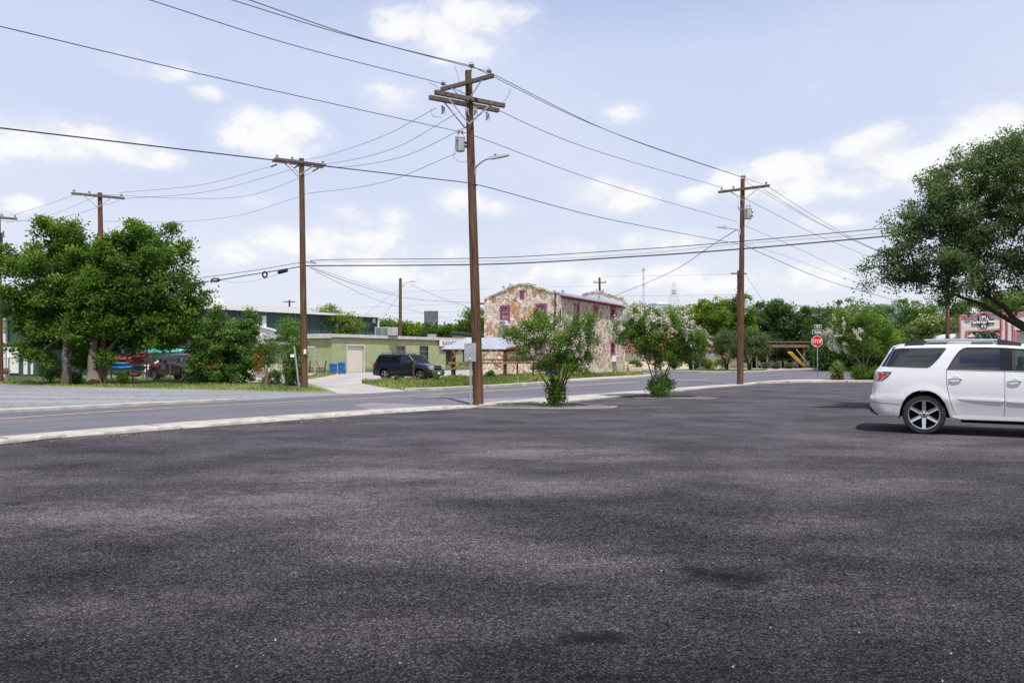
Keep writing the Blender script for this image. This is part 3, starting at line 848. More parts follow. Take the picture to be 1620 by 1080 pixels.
def transformer(rt, c, r, h, mtag=False):
    mb = MB(); c = V(c)
    mb.lathe([(0, -h / 2), (r * .93, -h / 2), (r * .95, -h / 2 + .02), (r, -h / 2 + .06), (r, h / 2 - .08), (r * 1.06, h / 2 - .07), (r * 1.06, h / 2 - .02), (r * .96, h / 2), (r * .6, h / 2 + .05), (0, h / 2 + .07)], c, 24)
    t = mb.build('transformer', M['tank'], rt, smooth=True, world=True)
    mb = MB(); rm = rootmat(rt).translation
    for (a, q) in ((.45, .5), (-.3, -.3)):
        p = c - rm + V((r * a, -r * .35 + r * q * .2, h / 2 + .04)); mb.lathe([(.025, 0), (.045, .02), (.025, .04), (.045, .06), (.025, .08), (.04, .1), (.012, .12), (.01, .17), (0, .17)], p, 10)
    b = mb.build('bushing', M['porcelain'], t, smooth=True)
    mb = MB(); mb.bar(c - rm + V((-r * .55, -r * .86, h / 2 - .16)), c - rm + V((-r * .55, -r * .86, -h * .42)), .012); mb.box(c - rm + V((-r * .55, -r * .86, h / 2 - .16)), (.04, .05, .06)); mb.build('ground_strap', M['darkmetal'], t)
    mb = MB(); mb.bar(c - rm + V((r * 1.02, 0, h / 2 - .2)), c - rm + V((r * 1.02 + .07, 0, h / 2 - .2)), .1, .06); mb.build('bracket', M['darkmetal'], t)
    mb = MB()
    mb.bar(c - rm + V((r * 1.02, 0, -h / 2 + .15)), c - rm + V((r * 1.02 + .07, 0, -h / 2 + .15)), .1, .06)
    mb.build('bracket', M['darkmetal'], t)
    if mtag:
        mb = MB(); mb.box(c - rm + V((r * .2, -r * .99, -.02)), (.10, .03, .13)); mb.build('warning_tag', M['yellowguard'], t)
    return t


def streetlamp(rt, a, tip, head_len, rise, w=.11, photo=True):
    """curved bracket arm from a, cobra-style head ending at tip"""
    a, tip = V(a), V(tip); d = (tip - a); d.z = 0; d.normalize()
    hs = tip - d * head_len + V((0, 0, -.06))
    mb = MB(); pts = []
    for i in range(9):
        s = i / 8; p = a.lerp(hs, s); p.z = a.z + (hs.z - a.z) * math.sin(s * pi / 2) ** .8; pts.append(p)
    mb.tube(pts, .026, 8); mb.bar(a + V((0, 0, -.2)), a + V((0, 0, .1)), .06, .04)
    arm = mb.build('lamp_arm', M['galv'], rt, smooth=True, world=True)
    rm = rootmat(rt).translation; mb = MB(); pr = [(-.03, .03), (.0, .045), (.15, .06), (.5, .055), (.92, .04), (1.0, .02)]
    side = V((0, 0, 1)).cross(d)
    vs = []; fs = []
    for (s, hh) in pr:
        p = hs + (tip - hs) * s - rm; ww = w * (.45 + .55 * min(1, s * 3 + .2)) * (1 if s < .95 else .7)
        vs += [p + side * ww - V((0, 0, hh * .6)), p + side * ww * .8 + V((0, 0, hh)), p - side * ww * .8 + V((0, 0, hh)), p - side * ww - V((0, 0, hh * .6))]
    for i in range(len(pr) - 1):
        for k2 in range(4): fs.append((4 * i + k2, 4 * i + (k2 + 1) % 4, 4 * i + 4 + (k2 + 1) % 4, 4 * i + 4 + k2))
    fs += [(0, 1, 2, 3), tuple(4 * (len(pr) - 1) + q for q in range(4))]
    mb.add(vs, fs); h = mb.build('lamp_head', M['tank'], arm, smooth=True, bevel=.004)
    mb = MB(); mb.lathe([(.0, .0), (.035, .0), (.035, .05), (.0, .06)], hs + (tip - hs) * .3 - rm + V((0, 0, .055)), 10)
    mb.build('photocell', M['darkmetal'], arm, smooth=True)
    return arm


P1b = G(757, 641.2); P1t = at(741, 112.5, P1b.y)
P3b = G(1171, 609); P3t = at(1175, 283, P3b.y)
P2b = G(481.5, 612); P2t = at(477, 251, P2b.y)
P4b = G(163.5, 608); P4t = at(158, 305, P4b.y)
P5b = V((-30.2, 47.0, 0)); P5t = at(-3, 338, 47)


def on(b, t, py):
    """point on the pole axis seen at image row py"""
    zb = EYE - (py - HORZ) / FPX * b.y; return b.lerp(t, (zb - b.z) / (t.z - b.z))


dm = V((.6, .8, 0)); dp = V((.8, -.6, 0)); dq = V((.85, .53, 0)); dqn = V((-.53, .85, 0))
# pole 1: the tall leaning pole in front
r1 = root('utility_pole', 'tall leaning brown wooden utility pole with two levels of crossarms beside the grey sign back', 'utility pole', P1b)
pole_wood(r1, P1b, P1t, .165, .105)
c1 = on(P1b, P1t, 134) + V((-.06, -.16, 0)); crossarm(r1, c1, dp, 2.08)
braces(r1, c1, dp, .62, .62, (0, -.05, 0)); pins(r1, c1, dp, (-.95, .88), 1.0)
c2 = on(P1b, P1t, 163) + V((.0, -.20, 0)); crossarm(r1, c2 + V((.05, 0, .05)), dq, 2.42, .13, .11)
c2b = c2 + dqn * .26 + V((.0, 0, -.03)); crossarm(r1, c2b, dq, 2.42, .13, .11)
braces(r1, c2, dq, .72, .72, (0, -.06, 0)); braces(r1, c2b, dq, .72, .72, (0, .06, 0))
mb = MB(); mb.bar(P1t + V((.09, -.05, -.3)), P1t + V((.10, -.05, .10)), .03); mb.build('pin_bracket', M['galv'], r1, world=True)
mb = MB(); insulator(mb, P1t + V((.10, -.05, .02)), 1.15); mb.build('insulator', M['porcelain'], r1, smooth=True, world=True)
for (px, py) in ((699.5, 174), (769.5, 184), (737, 176), (750.5, 176)):       # fused cutouts hanging under the arms
    mb = MB(); p = at(px, py, P1b.y - .25)
    mb.tube([p + V((0, 0, .12)), p + V((.03, -.05, 0)), p + V((.0, -.02, -.14))], [.03, .045, .022], 8); mb.tube([p + V((.07, 0, .09)), p + V((.09, -.04, -.15))], .014, 6)
    mb.build('cutout', M['porcelain'], r1, smooth=True, world=True)
transformer(r1, on(P1b, P1t, 229) + V((-.315, -.10, -.0)), .142, .46)
streetlamp(r1, on(P1b, P1t, 267) + V((.13, -.06, 0)), at(805, 245.5, P1b.y - .4), .62, .4, .07)
for (pts) in ([(719, 105), (724, 118), (728, 140), (733, 155)], [(679, 131), (690, 136), (697, 145), (701, 160)], [(808, 141), (804, 152), (796, 163)], [(720, 250), (725, 256), (737, 257), (741, 252)], [(721, 217), (720, 236), (717, 251)], [(682, 172), (684, 184), (698, 186)], [(742, 250), (744, 270), (751, 273), (752, 262)]):
    mb = MB(); mb.tube([at(a, b, P1b.y - .3) for a, b in pts], .008, 4); mb.build('jumper_wire', M['wire'], r1, world=True)
# small number plate
# pole 2
r2 = root('utility_pole', 'wooden utility pole with one double crossarm beside the leafy sapling and leaning steel pipe', 'utility pole', P2b)
pole_wood(r2, P2b, P2t, .175, .125)
ca = on(P2b, P2t, 258) + V((0, -.17, 0)); crossarm(r2, ca, dq, 2.55, .13, .11); cb = ca + dqn * .40; crossarm(r2, cb, dq, 2.55, .13, .11)
braces(r2, ca, dq, .7, .62, (0, -.06, 0)); braces(r2, cb, dq, .7, .62, (0, .06, 0)); pins(r2, ca, dq, (-1.15, -.42, 1.12), .9)
for (a, b) in (((438, 260), (429, 264)), ((472, 262), (465, 266)), ((504, 266), (495, 271))): mb = MB(); mb.tube([at(a[0], a[1], 39.3), at(b[0], b[1], 39.0)], .035, 6); mb.build('strain_insulator', M['darkmetal'], r2, world=True)
mb = MB(); mb.box(at(482.5, 556, P2b.y - .2), (.12, .03, .24)); mb.build('meter_tag', M['tagwhite'], r2, world=True)
# pole 3
r3 = root('utility_pole', 'wooden utility pole with transformer and left-facing street lamp, in front of the grey-green junipers', 'utility pole', P3b)
pole_wood(r3, P3b, P3t, .17, .11)
c3 = on(P3b, P3t, 300) + V((.0, -.16, 0)); crossarm(r3, c3, dp, 2.75, .13, .11); braces(r3, c3, dp, .8, .62, (0, -.06, 0)); pins(r3, c3, dp, (-1.2, -.55, 1.2), .9)
transformer(r3, on(P3b, P3t, 339) + V((.24, -.16, 0)), .20, .55, True)
streetlamp(r3, on(P3b, P3t, 365) + V((-.12, -.06, 0)), at(1135, 359, P3b.y - .3), .60, .3, .07)
mb = MB(); insulator(mb, P3t + V((-.05, -.05, .0)), 1.0); insulator(mb, P3t + V((.08, -.05, .0)), 1.0); mb.build('insulator', M['porcelain'], r3, smooth=True, world=True)
mb = MB(); mb.tube([at(1188, 330, 41.5), at(1190, 338, 41.5), at(1187, 348, 41.5), at(1180, 358, 41.8)], .008, 4); mb.build('jumper_wire', M['wire'], r3, world=True); mb = MB(); mb.tube([at(1167, 312, 41.6), at(1168, 326, 41.6)], .008, 4); mb.build('jumper_wire', M['wire'], r3, world=True); mb = MB(); mb.tube([at(1169, 365, 41.6), at(1168, 372, 41.6), at(1171, 380, 41.8)], .009, 4); mb.build('jumper_wire', M['wire'], r3, world=True)
mb = MB(); p = at(1168, 327, 41.7); mb.tube([p, p + V((.02, 0, -.14)), p + V((.18, 0, -.18))], .035, 6); mb.build('cutout', M['porcelain'], r3, world=True)
# pole 4 in the left trees
r4 = root('utility_pole', 'reddish wooden utility pole rising through the big leafy trees on the left', 'utility pole', P4b)
pole_wood(r4, P4b, P4t, .20, .11, M['polered'])
c4 = on(P4b, P4t, 311) + V((0, -.17, 0)); crossarm(r4, c4, dq, 2.55, .13, .11); braces(r4, c4, dq, .7, .62, (0, -.06, 0)); pins(r4, c4, dq, (-1.15, -.42, 1.12), .9)
r5 = root('utility_pole', 'wooden utility pole at the far left edge, of which one end of the crossarm shows', 'utility pole', P5b)
pole_wood(r5, P5b, P5t, .18, .12)
c5 = P5t + V((0, -.17, -.25)); crossarm(r5, c5, dq, 2.1, .13, .11); pins(r5, c5, dq, (.3, .95), .9)
mb = MB(); p = at(3, 368, 46.7); mb.tube([p, p + V((0, 0, -.7))], .05, 8); mb.tube([p + V((.1, 0, .1)), p + V((.12, 0, -.3))], .03, 6); mb.build('cutout', M['darkmetal'], r5, world=True)
# pole 6: bare street-light pole behind the green building
P6b = V(at(633, 590, 84)); P6b.z = 0; P6t = at(633.5, 440, 84)
r6 = root('street_light_pole', 'plain wooden street light pole standing behind the green block building', 'street light', P6b)
pole_wood(r6, P6b, P6t, .20, .15); streetlamp(r6, on(P6b, P6t, 454) + V((.15, -.1, 0)), at(657.5, 445, 83.5), .7, .4, .09)
# pole 7 behind the stone building
P7b = at(950, 590, 120); P7b.z = 0; P7t = at(948.5, 439, 120)
r7 = root('utility_pole', 'distant wooden utility pole whose top shows above the stone building roof', 'utility pole', P7b)
pole_wood(r7, P7b, P7t, .22, .16)
c7 = on(P7b, P7t, 447) + V((0, -.2, 0)); crossarm(r7, c7, (1, .05, 0), 1.9, .16, .13); c = on(P7b, P7t, 461) + V((0, -.2, 0)); crossarm(r7, c, (1, .05, 0), 1.1, .14, .12); pins(r7, c7, (1, 0, 0), (-.85, .85), 1.3, .08); pins(r7, c, (1, 0, 0), (-.5, .5), 1.6, .05)
# pole 8: tall far pole above the warehouse roof
P8b = at(458, 590, 130); P8b.z = 0; P8t = at(458, 474.5, 130)
r8 = root('utility_pole', 'distant pole top and short crossarm peeking over the pale warehouse roof', 'utility pole', P8b)
pole_wood(r8, P8b, P8t, .2, .15); crossarm(r8, P8t + V((0, -.2, -.3)), (1, 0, 0), 1.9, .16, .14)
# pole 9: behind pole 3, with the guy wires
P9b = at(1168, 586, 74); P9b.z = 0; P9t = at(1168, 428, 74)
r9 = root('utility_pole', 'utility pole hidden behind the transformer pole, showing a small crossarm either side of it', 'utility pole', P9b)
pole_wood(r9, P9b, P9t, .13, .11); crossarm(r9, P9t + V((0, -.2, -.3)), (1, .1, 0), 1.5, .13, .12)
# pole 10: reddish pole behind the white car
P10b = at(1499, 600, 58); P10b.z = 0; P10t = at(1499, 430, 58)
r10 = root('utility_pole', 'reddish wooden pole rising behind the white car roof, its top hidden in the oak leaves', 'utility pole', P10b)
pole_wood(r10, P10b, P10t, .15, .12, M['polered'])

# ------------------------------------------------------------------ wires
def LY(px, A, B):
    k = (px - CX) / FPX; dx, dy = B.x - A.x, B.y - A.y
    t = (k * A.y - A.x) / (dx - k * dy)
    return A.y + t * dy


def smoothcurve(pts, n=28):
    """parabola-like curve through 3 points or straight poly through more (Catmull-Rom)"""
    pts = [V(p) for p in pts]
    if len(pts) == 2: return pts
    P = [pts[0] * 2 - pts[1]] + pts + [pts[-1] * 2 - pts[-2]]; out = []
    for i in range(1, len(P) - 2):
        for j in range(n):
            t = j / n
            a, b, c, d = P[i - 1], P[i], P[i + 1], P[i + 2]; out.append(.5 * (2 * b + (c - a) * t + (2 * a - 5 * b + 4 * c - d) * t * t + (3 * b - a - 3 * c + d) * t ** 3))
    out.append(pts[-1]); return out


def wire(label, pts, r=.010, m='wire', extend=0.0, group=None, name='overhead_wire'):
    c = smoothcurve(pts, 14)
    if extend:
        d = (c[0] - c[3]); d = d.normalized(); s = d.copy(); q = c[0].copy(); ex = []
        for i in range(10): s.z += .012; q = q + s * extend / 10; ex.append(q.copy())
        c = ex[::-1] + c
    mb = MB(); mb.tube(c, r, 5); o = mb.build(name, M[m], smooth=True, fixn=False)
    return tag(o, label, 'overhead wire', group)


def run(pxs, A, B): return [at(px, py, LY(px, A, B)) for px, py in pxs]


A, B = P1b, P3b
Am, Bm = A + dp * .88, B + dp * 1.2; Al, Bl = A - dp * .95, B - dp * 1.2
wire('upper of two close power lines from the top edge to the tall front pole', run([(360, -2), (550, 56), (744, 104)], A, B), .011, extend=16)
wire('lower of two close power lines from the top edge to the tall front pole', run([(388, -2), (570, 60), (770, 113)], Am, Bm), .011, extend=16)
wire('power line joining the very tops of the tall front pole and the transformer pole', run([(744, 104), (960, 206), (1176, 281)], A, B), .011)
wire('power line from the tall front pole to the right arm end of the transformer pole', run([(772, 114), (985, 216), (1206, 291)], Am, Bm), .011)
wire('power line from the top edge to the left arm end of the tall front pole', run([(230, -2), (465, 72), (702, 133)], Al, Bl), .011, extend=16)
wire('power line from the tall front pole to the left arm end of the transformer pole', run([(702, 133), (920, 231), (1143, 297)], Al, Bl), .011)
wire('thin line from the left edge to the tall front pole just above its transformer', run([(-4, 41), (360, 127), (738, 211)], A, B), .010, extend=12)
wire('thin neutral line from the tall front pole down to the transformer pole above its lamp', run([(750, 215), (960, 291), (1166, 351)], A, B), .010)
wire('dark cable from the left edge past the double-arm pole top to the tall front pole', run([(-4, 202), (370, 246), (739, 289)], A, B), .014, 'cable', extend=12)
wire('dark cable sagging from the tall front pole to the transformer pole at mid height', run([(753, 294), (774, 297), (950, 344), (1120, 377), (1168, 386)], A, B), .013, 'cable')
# pole 1 to pole 2
A, B = P1b, P2b
for i, (s, lab) in enumerate([([(690, 171), (600, 218), (500, 250), (449, 252)], 'first'), ([(722, 180), (620, 236), (520, 259), (466, 256)], 'second'), ([(742, 199), (640, 247), (550, 264), (514, 262)], 'third')]):
    wire('%s of three thin lines sagging from the tall front pole arms to the double-arm pole' % lab, run(s, A, B), .009)
wire('lowest thin line sagging from the tall front pole transformer to the double-arm pole', run([(722, 243), (600, 290), (480, 307)], A, B), .009)
# pole 2 to pole 4 to pole 5
A, B = P2b, P4b
for s, lab in [([(430, 263), (320, 292), (188, 305)], 'top'), ([(464, 268), (330, 303), (190, 315)], 'middle'), ([(494, 273), (400, 308), (300, 314), (150, 307)], 'bottom')]:
    wire('%s of three faint lines from the double-arm pole to the pole in the trees' % lab, run(s, A, B), .009)
wire('single faint line from the double-arm pole sagging into the left trees', run([(474, 311), (380, 340), (280, 351), (165, 350)], A, B), .008)
A, B = P4b, P5b
for s, lab in [([(128, 305), (70, 325), (18, 341)], 'top'), ([(150, 312), (80, 340), (10, 352)], 'middle'), ([(188, 318), (90, 346), (20, 350), (-20, 348)], 'bottom')]:
    wire('%s of three faint lines from the pole in the trees to the left edge pole' % lab, run(s, A, B), .008)
# communication cables
A = P2b; B = V((14.5, 30.0, 0))
wire('thick black communication cable crossing the view from the double-arm pole to the oak', run([(482, 420.5), (770, 418), (1000, 406), (1170, 394), (1420, 372), (1640, 350)], A, B), .028, 'cable')
wire('upper black cable crossing the view from the double-arm pole to the oak', run([(482, 414), (492, 416), (500, 416.5), (512, 411), (770, 408), (1000, 395), (1170, 382), (1420, 359), (1640, 336)], A, B), .016, 'cable')
wire('faint grey strand just above the thick cable', run([(482, 413.5), (770, 413), (1000, 402), (1170, 386), (1420, 367), (1640, 344)], A, B), .007)
A, B = P2b, P4b
wire('upper black cable from the double-arm pole leftwards into the big trees', run([(480, 414.5), (400, 428), (300, 441), (165, 452)], A, B), .014, 'cable')
wire('thick black cable with coils from the double-arm pole leftwards into the big trees', run([(480, 421), (400, 434), (300, 449), (165, 459)], A, B), .024, 'cable')
wire('thin strand drooping beneath the cable coils', run([(455, 427), (420, 440), (380, 447), (345, 443)], A, B), .006)
mb = MB(); p0, p1 = run([(440, 431), (455, 427)], A, B); mb.tube([p0 - V((0, 0, .05)), p0.lerp(p1, .1), p0.lerp(p1, .9), p1], [.05, .1, .1, .05], 10)
tag(mb.build('splice_case', M['cable'], smooth=True), 'black splice case hanging on the cable close to the double-arm pole', 'splice case')
for (px, py, rx, ry, lab) in ((419, 434.5, 4.2, 5, 'round coil of spare cable nearest the double-arm pole'), (341, 443, 7, 3, 'flat coil of spare cable nearest the left trees')):
    mb = MB(); Yc = LY(px, A, B)
    for rr in (1, .82, .68): mb.tube([at(px + rx * rr * cos(a * pi / 12), py + ry * rr * sin(a * pi / 12), Yc) for a in range(25)], .022, 6)
    tag(mb.build('cable_coil', M['cable'], smooth=True), lab, 'cable coil', 'coils of spare cable on the line')
# from pole 2 towards the lower right
A = P2b; B = P6b
wire('dark service cable from the double-arm pole past the street light pole', run([(489, 423), (560, 449), (633, 470)], A, B), .016, 'cable')
wire('thinner service wire just above it towards the street light pole', run([(492, 422), (560, 445), (633, 467)], A, B), .010, 'cable')
Q = at(745, 484, 95); Q2 = at(900, 487, 150)
wire('dark service cable from the street light pole to behind the tall front pole', [at(633, 470, 84), at(690, 476, 88), at(790, 480, 100)], .018, 'cable')
wire('thin line sloping from the street lamp down to the right', [at(648, 449, 83.6), at(690, 468, 85), at(745, 487, 88)], .015, 'cable')
wire('thin line falling across the sky to the right of the street light pole', [at(500, 430, 45), at(610, 479, 70), at(720, 507, 100), at(765, 514, 110)], .013)
wire('faint line crossing under the service cable towards the warehouse', [at(640, 452, 84), at(600, 480, 88), at(575, 500, 90)], .010)
wire('faint line from the street light pole to the far trees', [at(633, 465, 84), at(615, 488, 88), at(600, 512, 92)], .010)
for i, (ya, yb) in enumerate(((462, 452), (484, 474), (494, 490), (503, 498), (510, 504))):
    wire('very faint distant line %s in the stack of lines above the green building roof' % ('top', 'second', 'third', 'fourth', 'lowest')[i], [at(560, ya + 3, 170), at(760, (ya + yb) / 2, 170), at(960, yb, 170)], .016)
# pole 3 to the stone building and to the right
wire('black service drop from the transformer pole to the stone building roof', [at(1166, 363, 42), at(1125, 389, 48), at(1060, 431, 62), at(970, 469, 76)], .020, 'cable')
D3 = V((1, .62, 0)).normalized()
def right3(pts, Y1): return [at(px, py, 42 + (Y1 - 42) * (px - 1171) / (1400 - 1171)) for px, py in pts]
wire('power line from the top of the transformer pole to the right, upper of three', right3([(1210, 292), (1300, 349), (1380, 392), (1480, 430)], 62), .012)
wire('power line from the transformer pole arm to the right, middle of three', right3([(1208, 300), (1300, 355), (1380, 394), (1480, 436)], 62), .012)
wire('power line from the transformer pole pin to its right, falling behind the oak', right3([(1178, 284), (1200, 300), (1300, 356), (1400, 402)], 62), .010)
wire('power line below the crossarm of the transformer pole, lower of three to the right', right3([(1146, 300), (1180, 315), (1290, 371), (1350, 396), (1450, 436)], 62), .012)
wire('neutral line leaving the transformer pole to the right', right3([(1176, 356), (1260, 392), (1340, 430), (1420, 462)], 62), .010)
wire('dark cable leaving the transformer pole to the right below the thick cable', right3([(1174, 386), (1215, 405), (1290, 437), (1345, 455), (1420, 476)], 62), .016, 'cable')
wire('faint cable leaving the transformer pole to the right', right3([(1174, 384), (1240, 404), (1310, 430), (1400, 462)], 62), .008)
for (ya, yb, n_) in ((437, 434, 'upper'), (468, 466, 'lower')):
    wire('very faint distant line, %s of two behind the radio masts' % n_, [at(960, ya, 90), at(1060, (ya + yb) / 2 + .5, 84), at(1168, yb - (1 if ya < 450 else 0), 74)], .010)
# guy wires with guards
P9 = at(1168, 462, 74)
for i, (x0, x1, nm, mk) in enumerate(((1247, 1272.5, 'yellow guarded guy wire, leftmost of the bundle beside the pavilion', 'yellowguard'), (1249.5, 1273.5, 'yellow guarded guy wire, in the middle of the bundle beside the pavilion', 'yellowguard'), (1252, 1275, 'yellow guarded guy wire, rightmost of the bundle beside the pavilion', 'yellowguard'), (1260.5, 1281.5, 'guy wire with a thin cream guard to the right of the yellow bundle', 'cream'))):
    rt = root('guy_wire', nm, 'guy wire', at(x1, 580.5, 96), group='guy wires beside the pavilion')
    top = at(1160 + i * 5 if i < 3 else 1180, 455 if i < 3 else 436, 74.2); g0 = at(x0, 557 if i < 3 else 553, 91); g1 = at(x1, 580.5 if i < 3 else 580, 96)
    mb = MB(); mb.tube([top, g0, g1], .014, 5); mb.build('strand', M['wire'], rt, world=True)
    mb = MB(); mb.tube([g0, g1], [.085, .075] if i < 3 else [.055, .05], 8); mb.build('guard', M[mk], rt, world=True, smooth=True)
# ------------------------------------------------------------------ buildings
def masonry():
    m, nt, b, out = newmat('random_flagstone')
    v = coords(nt); nz = N(nt, 'ShaderNodeTexNoise'); nz.inputs['Scale'].default_value = 2.2; nt.links.new(v, nz.inputs[0])
    w_ = N(nt, 'ShaderNodeVectorMath', operation='SCALE'); w_.inputs['Scale'].default_value = .75; nt.links.new(nz.outputs['Color'], w_.inputs[0])
    ad = N(nt, 'ShaderNodeVectorMath', operation='ADD'); nt.links.new(v, ad.inputs[0]); nt.links.new(w_.outputs[0], ad.inputs[1])
    mp = N(nt, 'ShaderNodeMapping'); mp.inputs['Scale'].default_value = (1.2, 1.0, .72); nt.links.new(ad.outputs[0], mp.inputs[0])
    vo = N(nt, 'ShaderNodeTexVoronoi'); vo.inputs['Scale'].default_value = 2.9; nt.links.new(mp.outputs[0], vo.inputs['Vector'])
    ve = N(nt, 'ShaderNodeTexVoronoi', feature='DISTANCE_TO_EDGE'); ve.inputs['Scale'].default_value = 2.9; nt.links.new(mp.outputs[0], ve.inputs['Vector'])
    s = N(nt, 'ShaderNodeSeparateColor'); nt.links.new(vo.outputs['Color'], s.inputs[0])
    c = ramp(nt, s.outputs[0], [(0, (.66, .57, .47)), (.16, (.56, .43, .32)), (.27, (.72, .66, .58)), (.40, (.50, .27, .14)), (.45, (.62, .50, .38)), (.6, (.36, .21, .15)), (.64, (.68, .60, .50)), (.76, (.54, .24, .09)), (.84, (.44, .37, .31)), (.90, (.74, .70, .65))], 'CONSTANT')
    n1 = noise(nt, v, 9, 5, .65); c = mixc(nt, c, (.20, .14, .10), ramp(nt, n1, [(.52, 0.0), (.80, .5)]))
    n4 = noise(nt, v, .5, 3); c = mixc(nt, c, (.30, .22, .16), ramp(nt, n4, [(.5, 0.0), (.75, .35)]))
    mort = ramp(nt, ve.outputs['Distance'], [(.0, .9), (.02, .6), (.045, 0.0)])
    c = mixc(nt, c, mixc(nt, (.22, .17, .13), (.52, .45, .37), ramp(nt, n4, [(.4, 0.0), (.6, 1.0)])), mort)
    nt.links.new(c, b.inputs['Base Color']); b.inputs['Roughness'].default_value = .9
    h = mth(nt, 'ADD', ramp(nt, ve.outputs['Distance'], [(0, 0), (.12, 1)]), mth(nt, 'MULTIPLY', n1, .5)); bump(nt, b, h, .9, .05)
    return m


def blockwall(name, c1, c2, low):
    m, nt, b, out = newmat(name); tcn = N(nt, 'ShaderNodeTexCoord'); sp = N(nt, 'ShaderNodeSeparateXYZ'); nt.links.new(tcn.outputs['Object'], sp.inputs[0])
    cb = N(nt, 'ShaderNodeCombineXYZ'); nt.links.new(mth(nt, 'ADD', sp.outputs[0], sp.outputs[1]), cb.inputs[0]); nt.links.new(sp.outputs[2], cb.inputs[1])
    br = N(nt, 'ShaderNodeTexBrick'); br.inputs['Scale'].default_value = 1; br.inputs['Brick Width'].default_value = .4; br.inputs['Row Height'].default_value = .2; br.inputs['Mortar Size'].default_value = .012
    br.inputs['Color1'].default_value = (1, 1, 1, 1); br.inputs['Color2'].default_value = (.9, .9, .9, 1); br.inputs['Mortar'].default_value = (.72, .72, .72, 1); nt.links.new(cb.outputs[0], br.inputs[0])
    n1 = noise(nt, tcn.outputs['Object'], .7, 5, .6); c = mixc(nt, c1, c2, ramp(nt, n1, [(.35, 0.0), (.65, 1.0)]))
    # eave shade painted into the head of the wall; foot also darker green
    hz = ramp(nt, mth(nt, 'MULTIPLY', mth(nt, 'ADD', sp.outputs[2], mth(nt, 'MULTIPLY', n1, .35)), .25), [(.10, 1.0), (.17, .15), (.78, 0.0), (.88, .85)])
    c = mixc(nt, c, low, hz); st_ = noise(nt, coords(nt, (2.5, 2.5, .25)), 2.0, 5, .7); c = mixc(nt, c, (.12, .14, .08), ramp(nt, st_, [(.52, 0.0), (.78, .45)])); c = mixc(nt, c, br.outputs['Color'], 1.0, 'MULTIPLY')
    nt.links.new(c, b.inputs['Base Color']); b.inputs['Roughness'].default_value = .8; bump(nt, b, br.outputs['Fac'], -.3, .01)
    return m


M['stone'] = masonry()
M['greenblock'] = blockwall('painted_green_block', (.32, .375, .18), (.41, .45, .245), (.12, .225, .10))
M['metalgreen'] = mat('green_ribbed_metal', (.034, .082, .078), .55, .1, var=.10, scale=.6, bmp=0)
M['paleroof'] = mat('pale_metal_roof', (.46, .425, .39), .6, .1, var=.06, scale=.4, bmp=0, stretch=(1, .1, 1))
M['whitetrim'] = mat('white_trim', (.70, .70, .72), .5, var=.05)
M['whitewall'] = mat('white_siding', (.66, .65, .66), .6, var=.05, stretch=(1, 1, 8))
M['creamwall'] = mat('cream_stucco', (.66, .57, .42), .85, var=.06, scale=1.5)
M['cream2'] = mat('tan_metal_door', (.62, .54, .44), .6, var=.05, scale=2)
M['fascia'] = mat('pale_fascia', (.55, .51, .50), .7, var=.1, scale=2)
M['roofmembrane'] = mat('grey_flat_roof', (.35, .34, .33), .8, var=.1)
M['shutter'] = mat('cream_roller_door', (.70, .65, .58), .6, var=.05, stretch=(1, 1, 12))
M['greywin'] = mat('boarded_grey_window', (.13, .125, .14), .45, var=.15, scale=3)
M['darkglass'] = mat('dark_window_glass', (.035, .04, .05), .08, var=.2, scale=2, bmp=0)
M['paleglass'] = mat('curtained_window_glass', (.36, .38, .38), .2, var=.3, scale=3, bmp=0, stretch=(4, 4, 1))
M['magenta'] = mat('faded_magenta_trim', (.30, .060, .135), .6, var=.15, scale=3)
M['greyroof'] = mat('blue_grey_metal_roof', (.42, .45, .50), .45, .2, var=.1, scale=.7, bmp=0, stretch=(1, .15, 1))
M['redroof'] = mat('red_roof', (.50, .10, .065), .6, var=.12, scale=.8)
M['redtrim'] = mat('faded_red_trim', (.46, .16, .18), .6, var=.2, scale=2)
M['plankwhite'] = mat('weathered_white_planks', (.60, .58, .56), .85, col2=(.40, .37, .36), scale=2.5, stretch=(.4, .4, 5), var=.1)
M['black'] = mat('matt_black', (.015, .015, .018), .6)
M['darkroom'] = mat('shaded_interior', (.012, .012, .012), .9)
M['oldwood'] = woodmat('old_grey_timber', (.10, .06, .045), (.25, .17, .12), (.14, .10, .08))
M['newwood'] = woodmat('orange_timber', (.16, .08, .04), (.36, .21, .115), (.24, .14, .08))
M['rustwood'] = woodmat('red_brown_timber', (.08, .025, .018), (.19, .07, .05), (.11, .045, .035))
M['bluebin'] = mat('blue_bin_plastic', (.012, .115, .38), .45, var=.08)
M['acgrey'] = mat('grey_green_steel', (.34, .39, .39), .5, .1, var=.06)
M['signpurple'] = mat('purple_paint', (.16, .02, .12), .6)
M['white'] = mat('white_paint', (.78, .78, .77), .5, var=.03)
M['redpaint'] = mat('stop_sign_red', (.60, .012, .016), .35, var=.04)
M['orangeplastic'] = mat('orange_plastic', (.85, .14, .015), .4, var=.08)
M['rust'] = mat('rusty_iron', (.14, .055, .035), .8, var=.3, scale=12)
M['rock'] = mat('limestone_boulder', (.55, .45, .38), .9, var=.2, scale=2)


class Face:
    """a façade: origin O on the ground, direction angle a; local x along the wall, -y outward"""
    def __init__(s, O, u):
        s.O = V((O[0], O[1], 0)); s.u = V((u[0], u[1], 0)).normalized(); s.a = math.atan2(s.u.y, s.u.x)

    def x(s, px):
        k = (px - CX) / FPX; return (k * s.O.y - s.O.x) / (s.u.x - k * s.u.y)

    def z(s, px, py): return EYE - (py - HORZ) / FPX * (s.O.y + s.u.y * s.x(px))

    def p(s, px, py): return (s.x(px), s.z(px, py))


